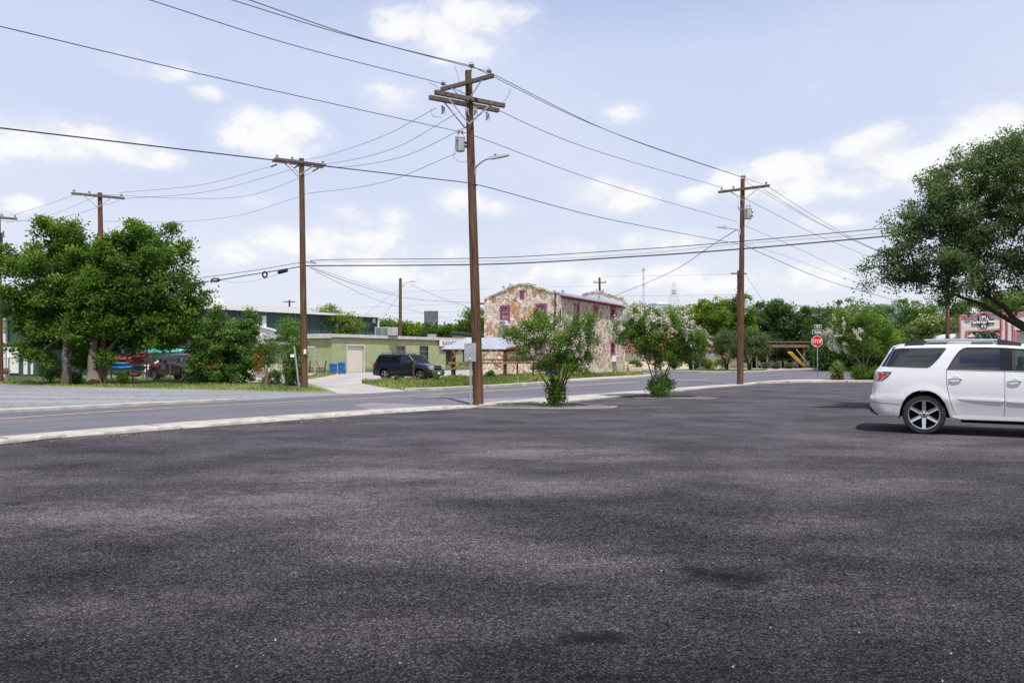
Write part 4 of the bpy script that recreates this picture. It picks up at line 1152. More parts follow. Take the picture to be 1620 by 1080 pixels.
def rect(a, b): return [(a[0], a[1]), (b[0], a[1]), (b[0], b[1]), (a[0], b[1])]


def wall(parent, outline, holes, m, name='wall', y=0.0, depth=.18, T=None):
    mb = MB(); T = T or Matrix.Identity(4)
    panel(mb, outline, holes, None, lambda a, b: tuple(T @ V((a, y, b))))
    for h in holes:
        a = [T @ V((p[0], y, p[1])) for p in h]; b = [T @ V((p[0], y + depth, p[1])) for p in h]; n = len(a)
        mb.add(a + b, [(i, (i + 1) % n, n + (i + 1) % n, n + i) for i in range(n)])
    return mb.build(name, m, parent)


def window(parent, r, fm, gm, T=None, y=0.0, fw=.08, bars=(), sash=True, name='window', proud=.03, sill=True):
    """frame in the opening r=((x0,z0),(x1,z1)), a pane behind, optional glazing bars"""
    T = T or Matrix.Identity(4); (x0, z0), (x1, z1) = r
    if z0 > z1: z0, z1 = z1, z0
    mb = MB()
    def bx(xa, xb, za, zb, ya, yb): mb.box(((xa + xb) / 2, (ya + yb) / 2, (za + zb) / 2), (xb - xa, yb - ya, zb - za))
    bx(x0 - .02, x0 + fw, z0 - .02, z1 + .02, y - proud, y + .10); bx(x1 - fw, x1 + .02, z0 - .02, z1 + .02, y - proud, y + .10)
    bx(x0 + fw, x1 - fw, z1 - fw, z1 + .02, y - proud, y + .10); bx(x0 + fw, x1 - fw, z0 - .02, z0 + fw, y - proud, y + .10)
    if sash: bx(x0 + fw, x1 - fw, (z0 + z1) / 2 - .03, (z0 + z1) / 2 + .03, y + .02, y + .09)
    for b in bars: bx(x0 + (x1 - x0) * b - .02, x0 + (x1 - x0) * b + .02, z0 + fw, z1 - fw, y + .02, y + .08)
    if sill: bx(x0 - .08, x1 + .08, z0 - .10, z0 - .02, y - .08, y + .05)
    mb.v = [tuple(T @ V(p)) for p in mb.v]
    o = mb.build(name, fm, parent)
    mb = MB(); mb.box(((x0 + x1) / 2, y + .12, (z0 + z1) / 2), (x1 - x0 - .02, .02, z1 - z0 - .02)); mb.v = [tuple(T @ V(p)) for p in mb.v]
    mb.build('pane', gm, o)
    return o


def ribwall(mb, x0, x1, z0, z1f, pitch=.42, d=.05, y=0.0):
    x = x0; pts = []
    while x < x1:
        pts += [(x, y), (x + pitch * .62, y), (x + pitch * .72, y - d), (x + pitch * .90, y - d)]; x += pitch
    pts = [p for p in pts if p[0] < x1] + [(x1, y)]
    n = len(pts); vs = [(p[0], p[1], z0) for p in pts] + [(p[0], p[1], z1f(p[0])) for p in pts]
    mb.add(vs, [(i, i + 1, n + i + 1, n + i) for i in range(n - 1)])


# --- green metal warehouse
WF = Face((-15.3, 90.6), (13, 16.4)); WL = 62.0
rt = root('warehouse', 'long dark green ribbed metal warehouse with a pale low-pitched roof behind the block building', 'warehouse', WF.O, WF.a)
mb = MB(); ribwall(mb, -WL, 0, -.1, lambda x: 5.95, .55, .07); mb.build('wall', M['metalgreen'], rt, fixn=False)
mb = MB(); mb.poly([(0, 0, -.1), (0, 26, -.1), (0, 26, 5.9), (0, 13, 7.35), (0, 0, 5.9)]); mb.poly([(-WL, 0, -.1), (-WL, 26, -.1), (-WL, 26, 5.9), (-WL, 13, 7.35), (-WL, 0, 5.9)]); mb.poly([(0, 26, -.1), (-WL, 26, -.1), (-WL, 26, 5.9), (0, 26, 5.9)]); mb.build('end_wall', M['metalgreen'], rt)
mb = MB(); mb.prism([(.5, -.5, 5.95), (.5, 13, 7.4), (.5, 26.5, 5.95), (.5, 26.5, 6.1), (.5, 13, 7.56), (.5, -.5, 6.1)], (-WL - 1, 0, 0))
rf = mb.build('roof', M['paleroof'], rt)
mb = MB(); mb.box((-WL / 2, -.58, 6.02), (WL + 1.2, .16, .22)); mb.build('gutter', M['whitetrim'], rt)
mb = MB(); mb.bar((-.3, -.45, 0), (-.3, -.45, 5.9), .14); mb.bar((-WF.x(330) * 0 + WF.x(532), -.16, 0), (WF.x(532), -.16, 5.9), .13); mb.build('downpipe', M['whitetrim'], rt)
xv = WF.x(390); mb = MB(); mb.prism([(xv - 5, 12.0, 7.3), (xv - 5, 12.3, 7.95), (xv - 5, 13.7, 7.95), (xv - 5, 14, 7.3)], (10, 0, 0)); mb.build('ridge_vent', M['whitetrim'], rt)
mb = MB(); p = WF.p(590, 507.5); mb.box((p[0], -.12, p[1]), (.35, .2, .45)); mb.build('wall_light', M['cream'], rt)
# --- white building at the far left edge with its doors
LF = Face((-38.6, 59.0), (1, .12))
rt = root('storage_building', 'white sided building at the far left edge with green corner trim and a white door', 'storage building', LF.O, LF.a)
xa, xb = LF.x(-160), LF.x(8.5)
mb = MB(); mb.box(((xa + xb) / 2, 3, 2.1), (xb - xa, 6, 4.2)); mb.build('wall', M['whitewall'], rt)
mb = MB(); mb.box(((xa + xb) / 2, 2.9, 4.3), (xb - xa + .5, 6.8, .22)); mb.build('roof', M['paleroof'], rt)
mb = MB(); x2 = LF.x(58); ribwall(mb, xb, x2, 0, lambda x: 4.9, .35, .05, .3); mb.box(((xb + x2) / 2, 3.3, 2.4), (x2 - xb, 5.8, 4.8)); mb.build('green_wall', M['metalgreen'], rt, fixn=False)
for (a, b, t, bt) in ((9.5, 28, 549, 590), (36, 42, 566, 592), (47.5, 51, 574, 592)):
    mb = MB(); p, q = LF.p(a, bt), LF.p(b, t); mb.box(((p[0] + q[0]) / 2, .16, (p[1] + q[1]) / 2), (q[0] - p[0], .1, q[1] - p[1])); mb.build('door', M['white'], rt)
# --- small white annex and the tan annex beside the warehouse
AF = Face((-23.6, 79.0), (1, .25))
rt = root('white_annex', 'small white block annex with a sloping roof against the dark green warehouse wall', 'annex', AF.O, AF.a)
p, q = AF.p(402, 560), AF.p(421, 499); mb = MB(); mb.box(((p[0] + q[0]) / 2, 1.2, q[1] / 2), (q[0] - p[0], 2.4, q[1])); mb.build('tower', M['white'], rt)
p1, q1 = AF.p(405, 536), AF.p(434, 528); mb = MB(); l0 = AF.p(405, 516); l1 = AF.p(434, 525); mb.prism([(p1[0], -.5, 0), (q1[0], -.5, 0), (l1[0], -.5, l1[1]), (l0[0], -.5, l0[1])], (0, 1.7, 0)); mb.build('wall', M['white'], rt)
mb = MB(); mb.prism([(l0[0] - .1, -.75, l0[1] + .02), (l1[0] + .2, -.75, l1[1] + .02), (l1[0] + .2, -.75, l1[1] + .22), (l0[0] - .1, -.75, l0[1] + .22)], (0, 2.2, 0)); mb.build('roof', M['whitetrim'], rt)
TF = Face((-21.6, 74.5), (1, .12))
rt = root('tan_shed', 'low tan metal shed with a grey awning left of the green block building', 'shed', TF.O, TF.a)
xa, xb = TF.x(392), TF.x(484); h = TF.z(450, 546); mb = MB(); mb.box(((xa + xb) / 2, 1.5, h / 2), (xb - xa, 3, h)); mb.build('wall', M['cream2'], rt)
mb = MB(); h2 = TF.z(450, 541); mb.box(((xa + xb) / 2 + .1, .9, h + .16), (xb - xa + .3, 3.6, .26)); mb.build('fascia', M['galv'], rt)
mb = MB(); a_, b_ = TF.x(425), TF.x(456); mb.prism([(a_, -.6, h + .32), (b_, -.6, h + .75), (b_, -.6, h + .9), (a_, -.6, h + .45)], (0, 2, 0)); mb.build('awning', M['black'], rt)
mb = MB()
for px in (455, 457.5, 476): x_ = TF.x(px); mb.box((x_, -.06, h / 2), (.06, .1, h))
mb.box(((TF.x(440) + TF.x(457)) / 2, -.06, TF.z(450, 559)), (TF.x(457) - TF.x(440), .06, .07)); mb.build('door_frame', M['galv'], rt)

# --- green block building
GF = Face((-16.4, 72.7), (.515, .857)); GL = 40.0; GH = 3.42
rt = root('block_building', 'long light green painted concrete block building with a cream roller door and a flat roof', 'building', GF.O, GF.a)
d0, d1 = GF.p(549.5, 588), GF.p(575, 548)
wins = [(628, 641, 547, 563), (664, 677, 547.5, 568.5), (705.5, 719, 549, 575), (732.5, 742, 553, 575)]
holes = [rect((d0[0], 0.02), d1)] + [rect(GF.p(a, d), GF.p(b, c)) for a, b, c, d in wins]
wall(rt, [(0, 0), (GL, 0), (GL, GH), (0, GH)], holes, M['greenblock'])
mb = MB(); D_ = 9.0; mb.poly([(0, 0, 0), (0, D_, 0), (0, D_, GH), (0, 0, GH)]); mb.poly([(GL, 0, 0), (GL, D_, 0), (GL, D_, GH), (GL, 0, GH)]); mb.poly([(0, D_, 0), (GL, D_, 0), (GL, D_, GH), (0, D_, GH)]); mb.build('side_wall', M['greenblock'], rt)
mb = MB(); mb.box((GL / 2, D_ / 2, GH + .04), (GL + .3, D_ + .3, .08)); mb.build('roof', M['roofmembrane'], rt)
mb = MB(); mb.box((GL / 2, -.17, GH + .02), (GL + .64, .10, .30)); mb.box((-.27, D_ / 2 - .1, GH - .02), (.10, D_ + .1, .42)); mb.build('fascia', M['fascia'], rt)
o = MB(); o.box(((d0[0] + d1[0]) / 2, .13, (d1[1] + .02) / 2), (d1[0] - d0[0], .04, d1[1])); dr = o.build('roller_door', M['shutter'], rt)
mb = MB(); mb.box((d0[0] - .06, 0, d1[1] / 2), (.12, .10, d1[1] + .1)); mb.box((d1[0] + .07, 0, d1[1] / 2), (.14, .10, d1[1] + .1)); mb.box(((d0[0] + d1[0]) / 2, 0, d1[1] + .12), (d1[0] - d0[0] + .26, .10, .14)); mb.build('door_frame', M['fascia'], rt)
mb = MB()
for k in range(1, 14): mb.box(((d0[0] + d1[0]) / 2, .105, d1[1] * k / 14), (d1[0] - d0[0] - .04, .012, .025))
mb.build('door_ribs', M['fascia'], dr)
for k, (a, b, c, d) in enumerate(wins):
    r0, r1_ = GF.p(a, d), GF.p(b, c)
    window(rt, (r0, r1_), M['greywin'] if k == 0 else M['darkglass'], M['greywin'] if k < 2 else M['darkglass'], fw=.07, bars=(.5,) if k in (2, 3) else (), sash=k > 0, sill=k > 1)
# fascia sign
s0, s1 = GF.p(692.5, 548), GF.p(723 + 17, 538); sg = root('shop_sign', 'white fascia sign with purple lettering on the green block building', 'sign', GF.O, GF.a)
cx_ = (s0[0] + s1[0]) / 2; sz = GF.z(692.5, 538); sz0 = GF.z(692.5, 547.5)
mb = MB(); mb.box((cx_, -.27, (sz + sz0) / 2), (s1[0] - s0[0], .08, sz - sz0)); mb.build('board', M['white'], sg)
text('KAYAKS·CANOES', .62, M['signpurple'], sg, frame((s0[0] + .45, -.315, (sz + sz0) / 2), (1, 0, 0), (0, -1, 0)), align='LEFT', xs=1.15, fat=.014)
# rooftop air conditioner
acp = at(588, 532, 76); rt = root('air_conditioner', 'grey-green rooftop air conditioning unit on the block building', 'air conditioner', (at(606, 532, 77).x, 79, GH + .1), GF.a * .12)
W_, H_ = 2.25, .82
mb = MB(); mb.box((0, .6, H_ / 2 + .08), (W_, 1.2, H_)); mb.build('casing', M['acgrey'], rt, bevel=.02)
mb = MB(); mb.box((-.74, -.02, H_ / 2 + .08), (.58, .06, H_ - .14)); mb.box((-.12, -.02, H_ / 2 + .08), (.5, .06, H_ - .14)); mb.build('coil_grille', M['greywin'], rt)
mb = MB()
for k in range(9): mb.box((-.74, -.06, .2 + k * .09), (.56, .02, .02)); mb.box((-.12, -.06, .2 + k * .09), (.48, .02, .02))
mb.build('louvres', M['acgrey'], rt)
mb = MB(); [mb.box((x_, .5, .05), (.12, 1.0, .12)) for x_ in (-1, -.4, .2, .6, 1)]; mb.build('skid', M['darkmetal'], rt)
# empty pole sign on the roof
rt = root('sign_frame', 'blank dark grey sign box on two black posts above the green building roof', 'sign', V((at(682, 532, 88).x, 88, GH)))
mb = MB()
for px in (674.5, 690.5): mb.bar(at(px, 533, 88), at(px, 510.5, 88), .17)
mb.build('post', M['black'], rt, world=True)
mb = MB(); c = at(682, 501.5, 88); mb.box(c + V((0, .1, 0)), (1.48, .45, 1.34)); mb.build('sign_box', M['black'], rt, world=True)
mb = MB(); mb.box(c + V((0.04, -.14, 0)), (1.36, .03, 1.24)); mb.build('blank_face', M['greywin'], rt, world=True)
mb = MB(); mb.box(at(683.5, 531, 87.5), (.95, .3, .34)); mb.build('base_box', M['roofmembrane'], rt, world=True)
# tan low gable behind
rt = root('low_building', 'small tan gabled building with dark roof edge left of the stone house', 'building', V((-6.9, 108, 0)))
a, b, c, d = at(709, 540, 108), at(716, 528.5, 108), at(742, 531.5, 108), at(772, 534.5, 108)
mb = MB(); mb.prism([(a.x, 108, 0), (d.x, 108, 0), (d.x, 108, d.z - .1), (b.x, 108, b.z - .1), (a.x, 108, a.z - .3)], (0, 8, 0)); mb.build('wall', M['creamwall'], rt, world=True)
mb = MB(); mb.prism([(a.x - .3, 107.6, a.z - .3), (b.x, 107.6, b.z), (d.x + .6, 107.6, d.z), (d.x + .6, 107.6, d.z + .3), (b.x - .1, 107.6, b.z + .32), (a.x - .5, 107.6, a.z - .05)], (0, 9, 0)); mb.build('roof', M['greyroof'], rt, world=True)
mb = MB(); mb.bar((a.x - .4, 107.5, a.z - .18), (b.x - .1, 107.5, b.z + .14), .1, .34); mb.bar((b.x - .1, 107.5, b.z + .14), (d.x + .6, 107.5, d.z + .12), .1, .3); mb.build('roof_edge', M['black'], rt, world=True)

# --- stone house
SF = Face((3.9, 68.0), (8.1, 16.0)); SFr = Face((3.9, 68.0), (16.0, -8.1))       # side wall; front wall runs to negative x
rt = root('stone_house', 'two-storey random flagstone house with a curved front gable and magenta window trim', 'house', SF.O, SF.a)
T = Matrix.Rotation(SFr.a - SF.a, 4, 'Z')       # front-wall coordinates into house coordinates
xl = SFr.x(766)
prof = [(766, 473), (775, 470), (786, 465), (798, 459.5), (808, 454.5), (818, 451), (827, 450), (838, 450.8), (848, 453.5), (858, 457.5), (868, 461), (878, 462.5)]
gab = [SFr.p(a, b) for a, b in prof] + [(0, SF.z(882, 462.8))]
fw_ = {'w1': (791, 806.5, 483, 506.5), 'w2': (848, 864.5, 480, 508), 'vent': (821.5, 829.5, 459, 474.5), 'w3': (846, 862, 545, 571)}
fh = {k_: rect(SFr.p(a, d), SFr.p(b, c)) for k_, (a, b, c, d) in fw_.items()}
wall(rt, [(xl, -.05), (0, -.05)] + gab[::-1], list(fh.values()), M['stone'], T=T)
SLn = SF.x(989); eav = 6.72
sw = {'w4': (908, 916.5, 481, 512), 'w5': (938.5, 945.5, 483.5, 494.5), 'w6': (965.5, 972.5, 486, 503), 'w7': (966, 972.8, 540, 562)}
sh = {k_: rect(SF.p(a, d), SF.p(b, c)) for k_, (a, b, c, d) in sw.items()}
wall(rt, [(0, -.05), (SLn, -.05), (SLn, eav), (0, eav)], list(sh.values()), M['stone'], name='side_wall')
def T2(x, y): v_ = T @ V((x, y, 0)); return v_
# back and far side: a matching curved rear gable
W0 = -xl; RT = Matrix.Translation(V((SLn, 0, 0))) @ T
off = .6
wall(rt, [(xl, -.05), (0, -.05)] + [(p[0], p[1] + (.62 if 0 < i < len(gab) - 0 else .2)) for i, p in enumerate(gab[::-1])], [], M['plankwhite'], name='rear_wall', T=RT)
a = T @ V((xl, 0, 0)); mb = MB(); mb.poly([(a.x, a.y, 0), (a.x + SLn, a.y, 0), (a.x + SLn, a.y, 6.5), (a.x, a.y, 6.5)]); mb.build('far_wall', M['stone'], rt)
# parapet thickness and coping stones along the curved gables
gab0 = gab
for TT, nm in ((T, 'coping'), (RT, 'coping')):
    gab = gab0 if TT is T else [(p[0], p[1] + (.62 if i < len(gab0) - 1 else .2)) for i, p in enumerate(gab0)]
    mb = MB(); rr = random.Random(3)
    pts = [TT @ V((p[0], .12, p[1] + .02)) for p in gab]
    for i in range(len(pts) - 1):
        L = (pts[i + 1] - pts[i]).length; k_ = max(1, int(L / .28))
        for j in range(k_):
            q0 = pts[i].lerp(pts[i + 1], (j + .06) / k_); q1 = pts[i].lerp(pts[i + 1], (j + .94) / k_)
            mb.bar(q0 + V((0, 0, rr.uniform(-.03, .05))), q1 + V((0, 0, rr.uniform(-.03, .05))), .40 + rr.uniform(-.05, .06), .16 + rr.uniform(-.03, .08))
    mb.build(nm, M['stone'], rt, bevel=.02)
    mb = MB(); m_ = len(gab); f_ = [TT @ V((p[0], 0.004, p[1])) for p in gab]; b_ = [TT @ V((p[0], .30, p[1])) for p in gab]; low_ = [TT @ V((p[0], .30, 6.0)) for p in gab]
    mb.add(f_ + b_ + low_, [(i, i + 1, m_ + i + 1, m_ + i) for i in range(m_ - 1)] + [(m_ + i, m_ + i + 1, 2 * m_ + i + 1, 2 * m_ + i) for i in range(m_ - 1)]); mb.build('parapet', M['stone'], rt)
# metal roof sloping to the side eave
mb = MB(); rid = T @ V((xl / 2, 0, 0)); far_ = T @ V((xl, 0, 0))
R0 = [(.55, -.45, 6.68), (SLn + .1, -.45, 6.68), (SLn - .1, rid.y, 7.66), (.55, rid.y, 7.66)]
mb.add([V(p) for p in R0] + [V(p) + V((0, 0, .09)) for p in R0], [(0, 1, 2, 3), (4, 5, 6, 7), (0, 1, 5, 4), (1, 2, 6, 5), (0, 3, 7, 4)])
R1_ = [(.55, rid.y, 7.66), (SLn - .1, rid.y, 7.66), (SLn, far_.y, 6.4), (.55, far_.y, 6.4)]; mb.add(R1_ + [tuple(V(p) + V((0, 0, .09))) for p in R1_], [(0, 1, 2, 3), (4, 5, 6, 7)])
rf = mb.build('roof', M['greyroof'], rt)
mb = MB()
for k_ in range(12): y_ = -.45 + k_ * .0; mb.bar((.6 + k_ * 1.5, -.44, 6.78), (.6 + k_ * 1.5, rid.y, 7.76), .04, .04)
mb.build('roof_seams', M['greyroof'], rf)
mb = MB()
for (x_, y_) in ((3.2, .9), (7.8, .7), (11.5, .6)): mb.lathe([(.10, 0), (.10, .45), (.16, .47), (.02, .56)], (x_, y_, 6.95), 10)
mb.build('vent_pipe', M['galv'], rf)
mb = MB()
for k_ in range(26): mb.box((.8 + k_ * (SLn - 1) / 25, -.2, 6.61), (.09, .5, .13))
mb.box(((.55 + SLn) / 2, -.475, 6.69), (SLn - .4, .03, .09)); mb.build('rafter_tails', M['magenta'], rt)
for k_, h_ in fh.items():
    r_ = (h_[0], h_[2])
    if k_ == 'vent': mb = MB(); mb.box(((r_[0][0] + r_[1][0]) / 2, .08, (r_[0][1] + r_[1][1]) / 2), (r_[1][0] - r_[0][0], .06, r_[1][1] - r_[0][1])); mb.v = [tuple(T @ V(p)) for p in mb.v]; mb.build('shutter', M['magenta'], rt)
    else: window(rt, r_, M['magenta'], M['paleglass'] if k_ != 'w1' else M['paleglass'], T=T, fw=.17, bars=(.5,))
for k_, h_ in sh.items():
    if k_ == 'w5': mb = MB(); mb.box(((h_[0][0] + h_[2][0]) / 2, .08, (h_[0][1] + h_[2][1]) / 2), (h_[2][0] - h_[0][0], .06, h_[2][1] - h_[0][1])); mb.build('shutter', M['magenta'], rt)
    window(rt, (h_[0], h_[2]), M['magenta'], M['paleglass'] if k_ == 'w4' else M['darkglass'], fw=.2, bars=())
mb = MB(); p = SFr.p(879, 462); q = SFr.p(878, 505); p_ = T @ V((p[0], -.06, p[1])); q_ = T @ V((q[0], -.06, 1.0)); mb.tube([p_, q_], .055, 8); p_ = SF.p(884, 487); mb.tube([(.45, -.08, 5.6), (.45, -.08, 4.0)], .05, 8); mb.build('downpipe', M['darkmetal'], rt)
def wall_ac(parent, c, T=None, label=None, w=.62, h=.42):
    T = T or Matrix.Identity(4)
    o = MB(); o.box((c[0], -.22, c[1]), (w, .5, h)); o.v = [tuple(T @ V(p)) for p in o.v]
    a = root('window_air_conditioner', label, 'air conditioner', SF.O, SF.a)
    b = o.build('casing', M['white'], a, bevel=.01)
    mb = MB()
    for k_ in range(5): mb.box((c[0], -.478, c[1] - h * .34 + k_ * h * .17), (w * .84, .012, .035))
    mb.v = [tuple(T @ V(p)) for p in mb.v]; mb.build('grille', M['greywin'], b)
    mb = MB(); mb.bar((c[0] - w * .3, -.05, c[1] - h * .9), (c[0] - w * .3, -.4, c[1] - h / 2 - .01), .03); mb.bar((c[0] + w * .3, -.05, c[1] - h * .9), (c[0] + w * .3, -.4, c[1] - h / 2 - .01), .03); mb.v = [tuple(T @ V(p)) for p in mb.v]; mb.build('bracket', M['galv'], b)
c_ = SFr.p(798.5, 511); wall_ac(rt, c_, T, 'window air conditioner under the upper left window of the stone house', .7, .42)
c_ = SF.p(970.5, 567); wall_ac(rt, c_, None, 'larger window air conditioner low on the long side wall of the stone house', 1.15, .60)
# small eave bracket left, antennas
mb = MB(); p = T @ V((xl - .25, .2, SFr.z(766, 480))); mb.box(p, (.5, .5, .14)); mb.build('eave_bracket', M['magenta'], rt)
for px, py, nm in ((797, 453, 'small antenna on a short stub at the left shoulder of the stone gable'), (808, 450, 'small antenna nearest the peak of the stone gable')):
    a = root('roof_antenna', nm, 'antenna', at(px, py + 8, 72)); mb = MB(); mb.tube([at(px, py + 8, 72), at(px, py - 2, 72)], .03, 6); mb.bar(at(px - 4, py, 72), at(px + 3, py + 1.5, 72), .04); mb.build('mast', M['darkmetal'], a, world=True)
# low flagstone wall below the shelter, side steps
rt = root('stone_wall', 'low rough flagstone garden wall under the timber shelter', 'wall', V((-1.2, 66, 0)))
mb = MB(); x0, x1 = at(763, 580, 66).x, at(862, 580, 66.0).x; mb.box(((x0 + x1) / 2, 66.2, .62), (x1 - x0, .4, 1.25)); mb.build('masonry', M['stone'], rt, world=True, bevel=.03)
mb = MB(); mb.box(((x0 + x1) / 2, 66.2, 1.28), (x1 - x0 + .1, .5, .08)); mb.build('coping', M['oldwood'], rt, world=True)
rt = root('stone_steps', 'low stone planter step at the far corner of the stone house', 'steps', V((12.3, 82, 0)))
mb = MB(); mb.box((12.6, 82, .2), (1.3, 1.2, .4)); mb.box((12.3, 82.2, .55), (.8, 1.0, .3)); mb.build('masonry', M['stone'], rt, world=True, bevel=.03)

# --- cream building with red roof across the cross street
rt = root('cream_building', 'low cream stucco building with a red roof behind the white-flowering shrub', 'building', V((22, 104, 0)))
Yc = 104
def cr(px, py, Y=Yc): return at(px, py, Y)
l, r = cr(985, 551).x, cr(1190, 551).x; hz = cr(1100, 551).z; rz = cr(1100, 535).z
mb = MB(); mb.box(((l + r) / 2, Yc + 5, hz / 2), (r - l, 10, hz)); mb.build('wall', M['creamwall'], rt, world=True)
mb = MB(); mb.add([(l - .5, Yc - .7, hz), (r + .5, Yc - .7, hz), (r - 3, Yc + 5, rz + 1.0), (l + 3, Yc + 5, rz + 1.0), (l - .5, Yc + 10.7, hz), (r + .5, Yc + 10.7, hz)], [(0, 1, 2, 3), (1, 5, 2), (0, 3, 4), (4, 3, 2, 5)]); mb.build('roof', M['redroof'], rt, world=True)
mb = MB(); mb.box(((l + r) / 2, Yc - .72, hz - .08), (r - l + 1, .08, .25)); mb.build('fascia', M['redtrim'], rt, world=True)
for (a, b, c, d) in ((1104, 1113.5, 553, 575), (1026, 1030, 556, 574), (1060, 1066, 556, 572)):
    p, q = cr(a, d), cr(b, c); mb = MB(); mb.box(((p.x + q.x) / 2, Yc - .05, (p.z + q.z) / 2), (q.x - p.x, .12, q.z - p.z)); wo_ = mb.build('window', M['redtrim'], rt, world=True)
    mb = MB(); mb.box(((p.x + q.x) / 2 - rootmat(rt).translation.x, Yc - .13 - 104, (p.z + q.z) / 2), (q.x - p.x - .25, .04, q.z - p.z - .2)); mb.build('pane', M['darkglass'] if a != 1104 else M['paleglass'], wo_)
sg = root('wall_sign', 'white sign with a blue and red emblem on the cream building wall', 'sign', cr(1126, 558, 103.8))
p, q = cr(1118, 562), cr(1135, 552); mb = MB(); mb.box(((p.x + q.x) / 2, 103.75, (p.z + q.z) / 2), (q.x - p.x, .1, q.z - p.z)); mb.build('board', M['white'], sg, world=True)
M['signblue'] = mat('sign_blue', (.05, .16, .5), .5)
mb = MB(); a = cr(1121.5, 557.5); mb.box((a.x, 103.66, a.z), (.42, .04, .45)); mb.build('emblem', M['signblue'], sg, world=True)
mb = MB(); a = cr(1126.5, 555.8); mb.box((a.x, 103.66, a.z), (.5, .04, .2)); mb.build('emblem_flash', M['redtrim'], sg, world=True)
# --- pavilion
rt = root('open_shelter', 'long dark timber picnic shelter with a flat roof in front of the tall dark trees', 'shelter', V((at(1240, 580, 102).x, 102, 0)))
Yp = 102; x0, x1 = at(1190, 545, Yp).x, at(1278, 545, Yp).x; z0 = at(1200, 549.5, Yp).z; z1 = at(1200, 545, Yp).z
mb = MB(); mb.box(((x0 + x1) / 2, Yp - .3, (z0 + z1) / 2), (x1 - x0, .2, z1 - z0)); mb.build('front_beam', M['oldwood'], rt, world=True)
mb = MB(); xr = at(1296, 545, Yp).x; mb.box(((x0 + xr) / 2 - 1, Yp + 3, z1 + .35), (xr - x0 + 2, 6.2, .14)); mb.build('roof', M['oldwood'], rt, world=True)
for px in (1197, 1214, 1228, 1271.5, 1287, 1300):
    mb = MB(); yy = Yp + (0 if px not in (1228, 1287) else 5); xx = at(px, 560, yy).x; mb.box((xx, yy, (z0 - .0) / 2 + .05), (.2, .2, z0 + .1)); mb.build('post', M['oldwood'], rt, world=True)
mb = MB(); mb.box(((x0 + xr) / 2, Yp + 5, 1.15), (xr - x0, .1, .2)); mb.build('rail', M['oldwood'], rt, world=True)
mb = MB(); mb.box(((x0 + xr) / 2, Yp + 7.5, 2), (xr - x0 + 5, .1, 4)); mb.build('back_shade_sheet', M['darkroom'], rt, world=True)  # near-black backing sheet; its colour stands in for shade inside the shelter
def chair(loc, rz, label):
    c = root('patio_chair', label, 'chair', loc, rz, 'metal chairs under the timber shelter')
    mb = MB(); mb.box((0, 0, .45), (.46, .44, .04)); mb.build('seat', M['galv'], c)
    mb = MB()
    for k_ in range(5): mb.bar((-.2 + k_ * .1, .22, .46), (-.22 + k_ * .11, .30, .92), .022)
    mb.bar((-.24, .30, .93), (.24, .30, .93), .03); mb.build('backrest', M['galv'], c)
    for sx in (-1, 1):
        for sy in (-1, 1): mb = MB(); mb.bar((sx * .2, sy * .18, .45), (sx * .25, sy * .24, 0), .03); mb.build('leg', M['galv'], c)
        mb = MB(); mb.tube([(sx * .22, -.2, .45), (sx * .25, -.2, .66), (sx * .25, .25, .68)], .016, 5); mb.build('armrest', M['galv'], c)
for (px, rz_, lb) in ((1204, .6, 'grey metal chair at the left end of the timber shelter, facing the street'), (1222, 2.6, 'grey metal chair behind the first rounded rosemary bush from the left under the shelter'), (1233, -.5, 'grey metal chair with its back to the middle of the shelter'), (1245, .3, 'grey metal chair just left of the yellow guy wire guards'), (1259, 2.4, 'grey metal chair directly behind the yellow guy wire guards'), (1276, -.8, 'grey metal chair beside the right post of the shelter')):
    chair((at(px, 580, 100.5).x, 100.5, 0), rz_, lb)
for (px, lb) in ((1212, 'round grey patio table at the left of the shelter'), (1254, 'round grey patio table near the yellow guy wire guards')):
    t = root('patio_table', lb, 'table', (at(px, 580, 101.6).x, 101.6, 0)); mb = MB(); mb.lathe([(0, .70), (.55, .70), (.55, .74), (0, .74)], (0, 0, 0), 16); mb.build('table_top', M['galv'], t); mb = MB(); mb.tube([(0, 0, 0), (0, 0, .7)], .035, 6); mb.lathe([(0, 0), (.28, 0), (.25, .04), (0, .05)], (0, 0, 0), 12); mb.build('pedestal', M['galv'], t)

# --- western-front shop on the right
KF = Face((at(1518, 590, 56).x, 56.0), (1, -.06))
rt = root('western_front_shop', 'weathered whitewashed plank shop front with stepped red-trimmed parapet behind the white car', 'shop', KF.O, KF.a)
def kp(a, b): return KF.p(a, b)
front = [kp(1518, 610), kp(1518, 499), kp(1527.5, 499), kp(1527.5, 504), kp(1534, 504), kp(1534, 499.5), kp(1553, 494), kp(1576, 497), kp(1583.5, 499.5), kp(1583.5, 495.5), kp(1602, 496), kp(1602, 500.5), kp(1610, 500.5), kp(1610, 495), kp(1660, 490), kp(1720, 495), kp(1720, 640)]
front[0] = (kp(1518, 610)[0], 0); front[-1] = (kp(1720, 600)[0], 0)
op = [kp(1528.5, 524), kp(1583, 521)]; op2 = [kp(1605, 522), kp(1660, 522)]
hole1 = [(op[0][0], .05), (op[1][0], .05), (op[1][0], op[1][1]), (op[0][0], op[0][1])]; hole2 = [(op2[0][0], .05), (op2[1][0], .05), (op2[1][0], op2[1][1]), (op2[0][0], op2[0][1])]
wall(rt, front, [hole1, hole2], M['plankwhite'], depth=.3)
mb = MB()
def trim(pts, w_=.14):
    for i in range(len(pts) - 1): mb.bar((pts[i][0], -.07, pts[i][1]), (pts[i + 1][0], -.07, pts[i + 1][1]), .10, w_, up=(0, 1, 0))
trim(front[1:-1], .16); trim([front[0], front[1]], .12); trim([hole1[0], hole1[3]], .12); trim([hole1[2], hole1[1]], .12); trim([hole2[0], hole2[3]], .12)
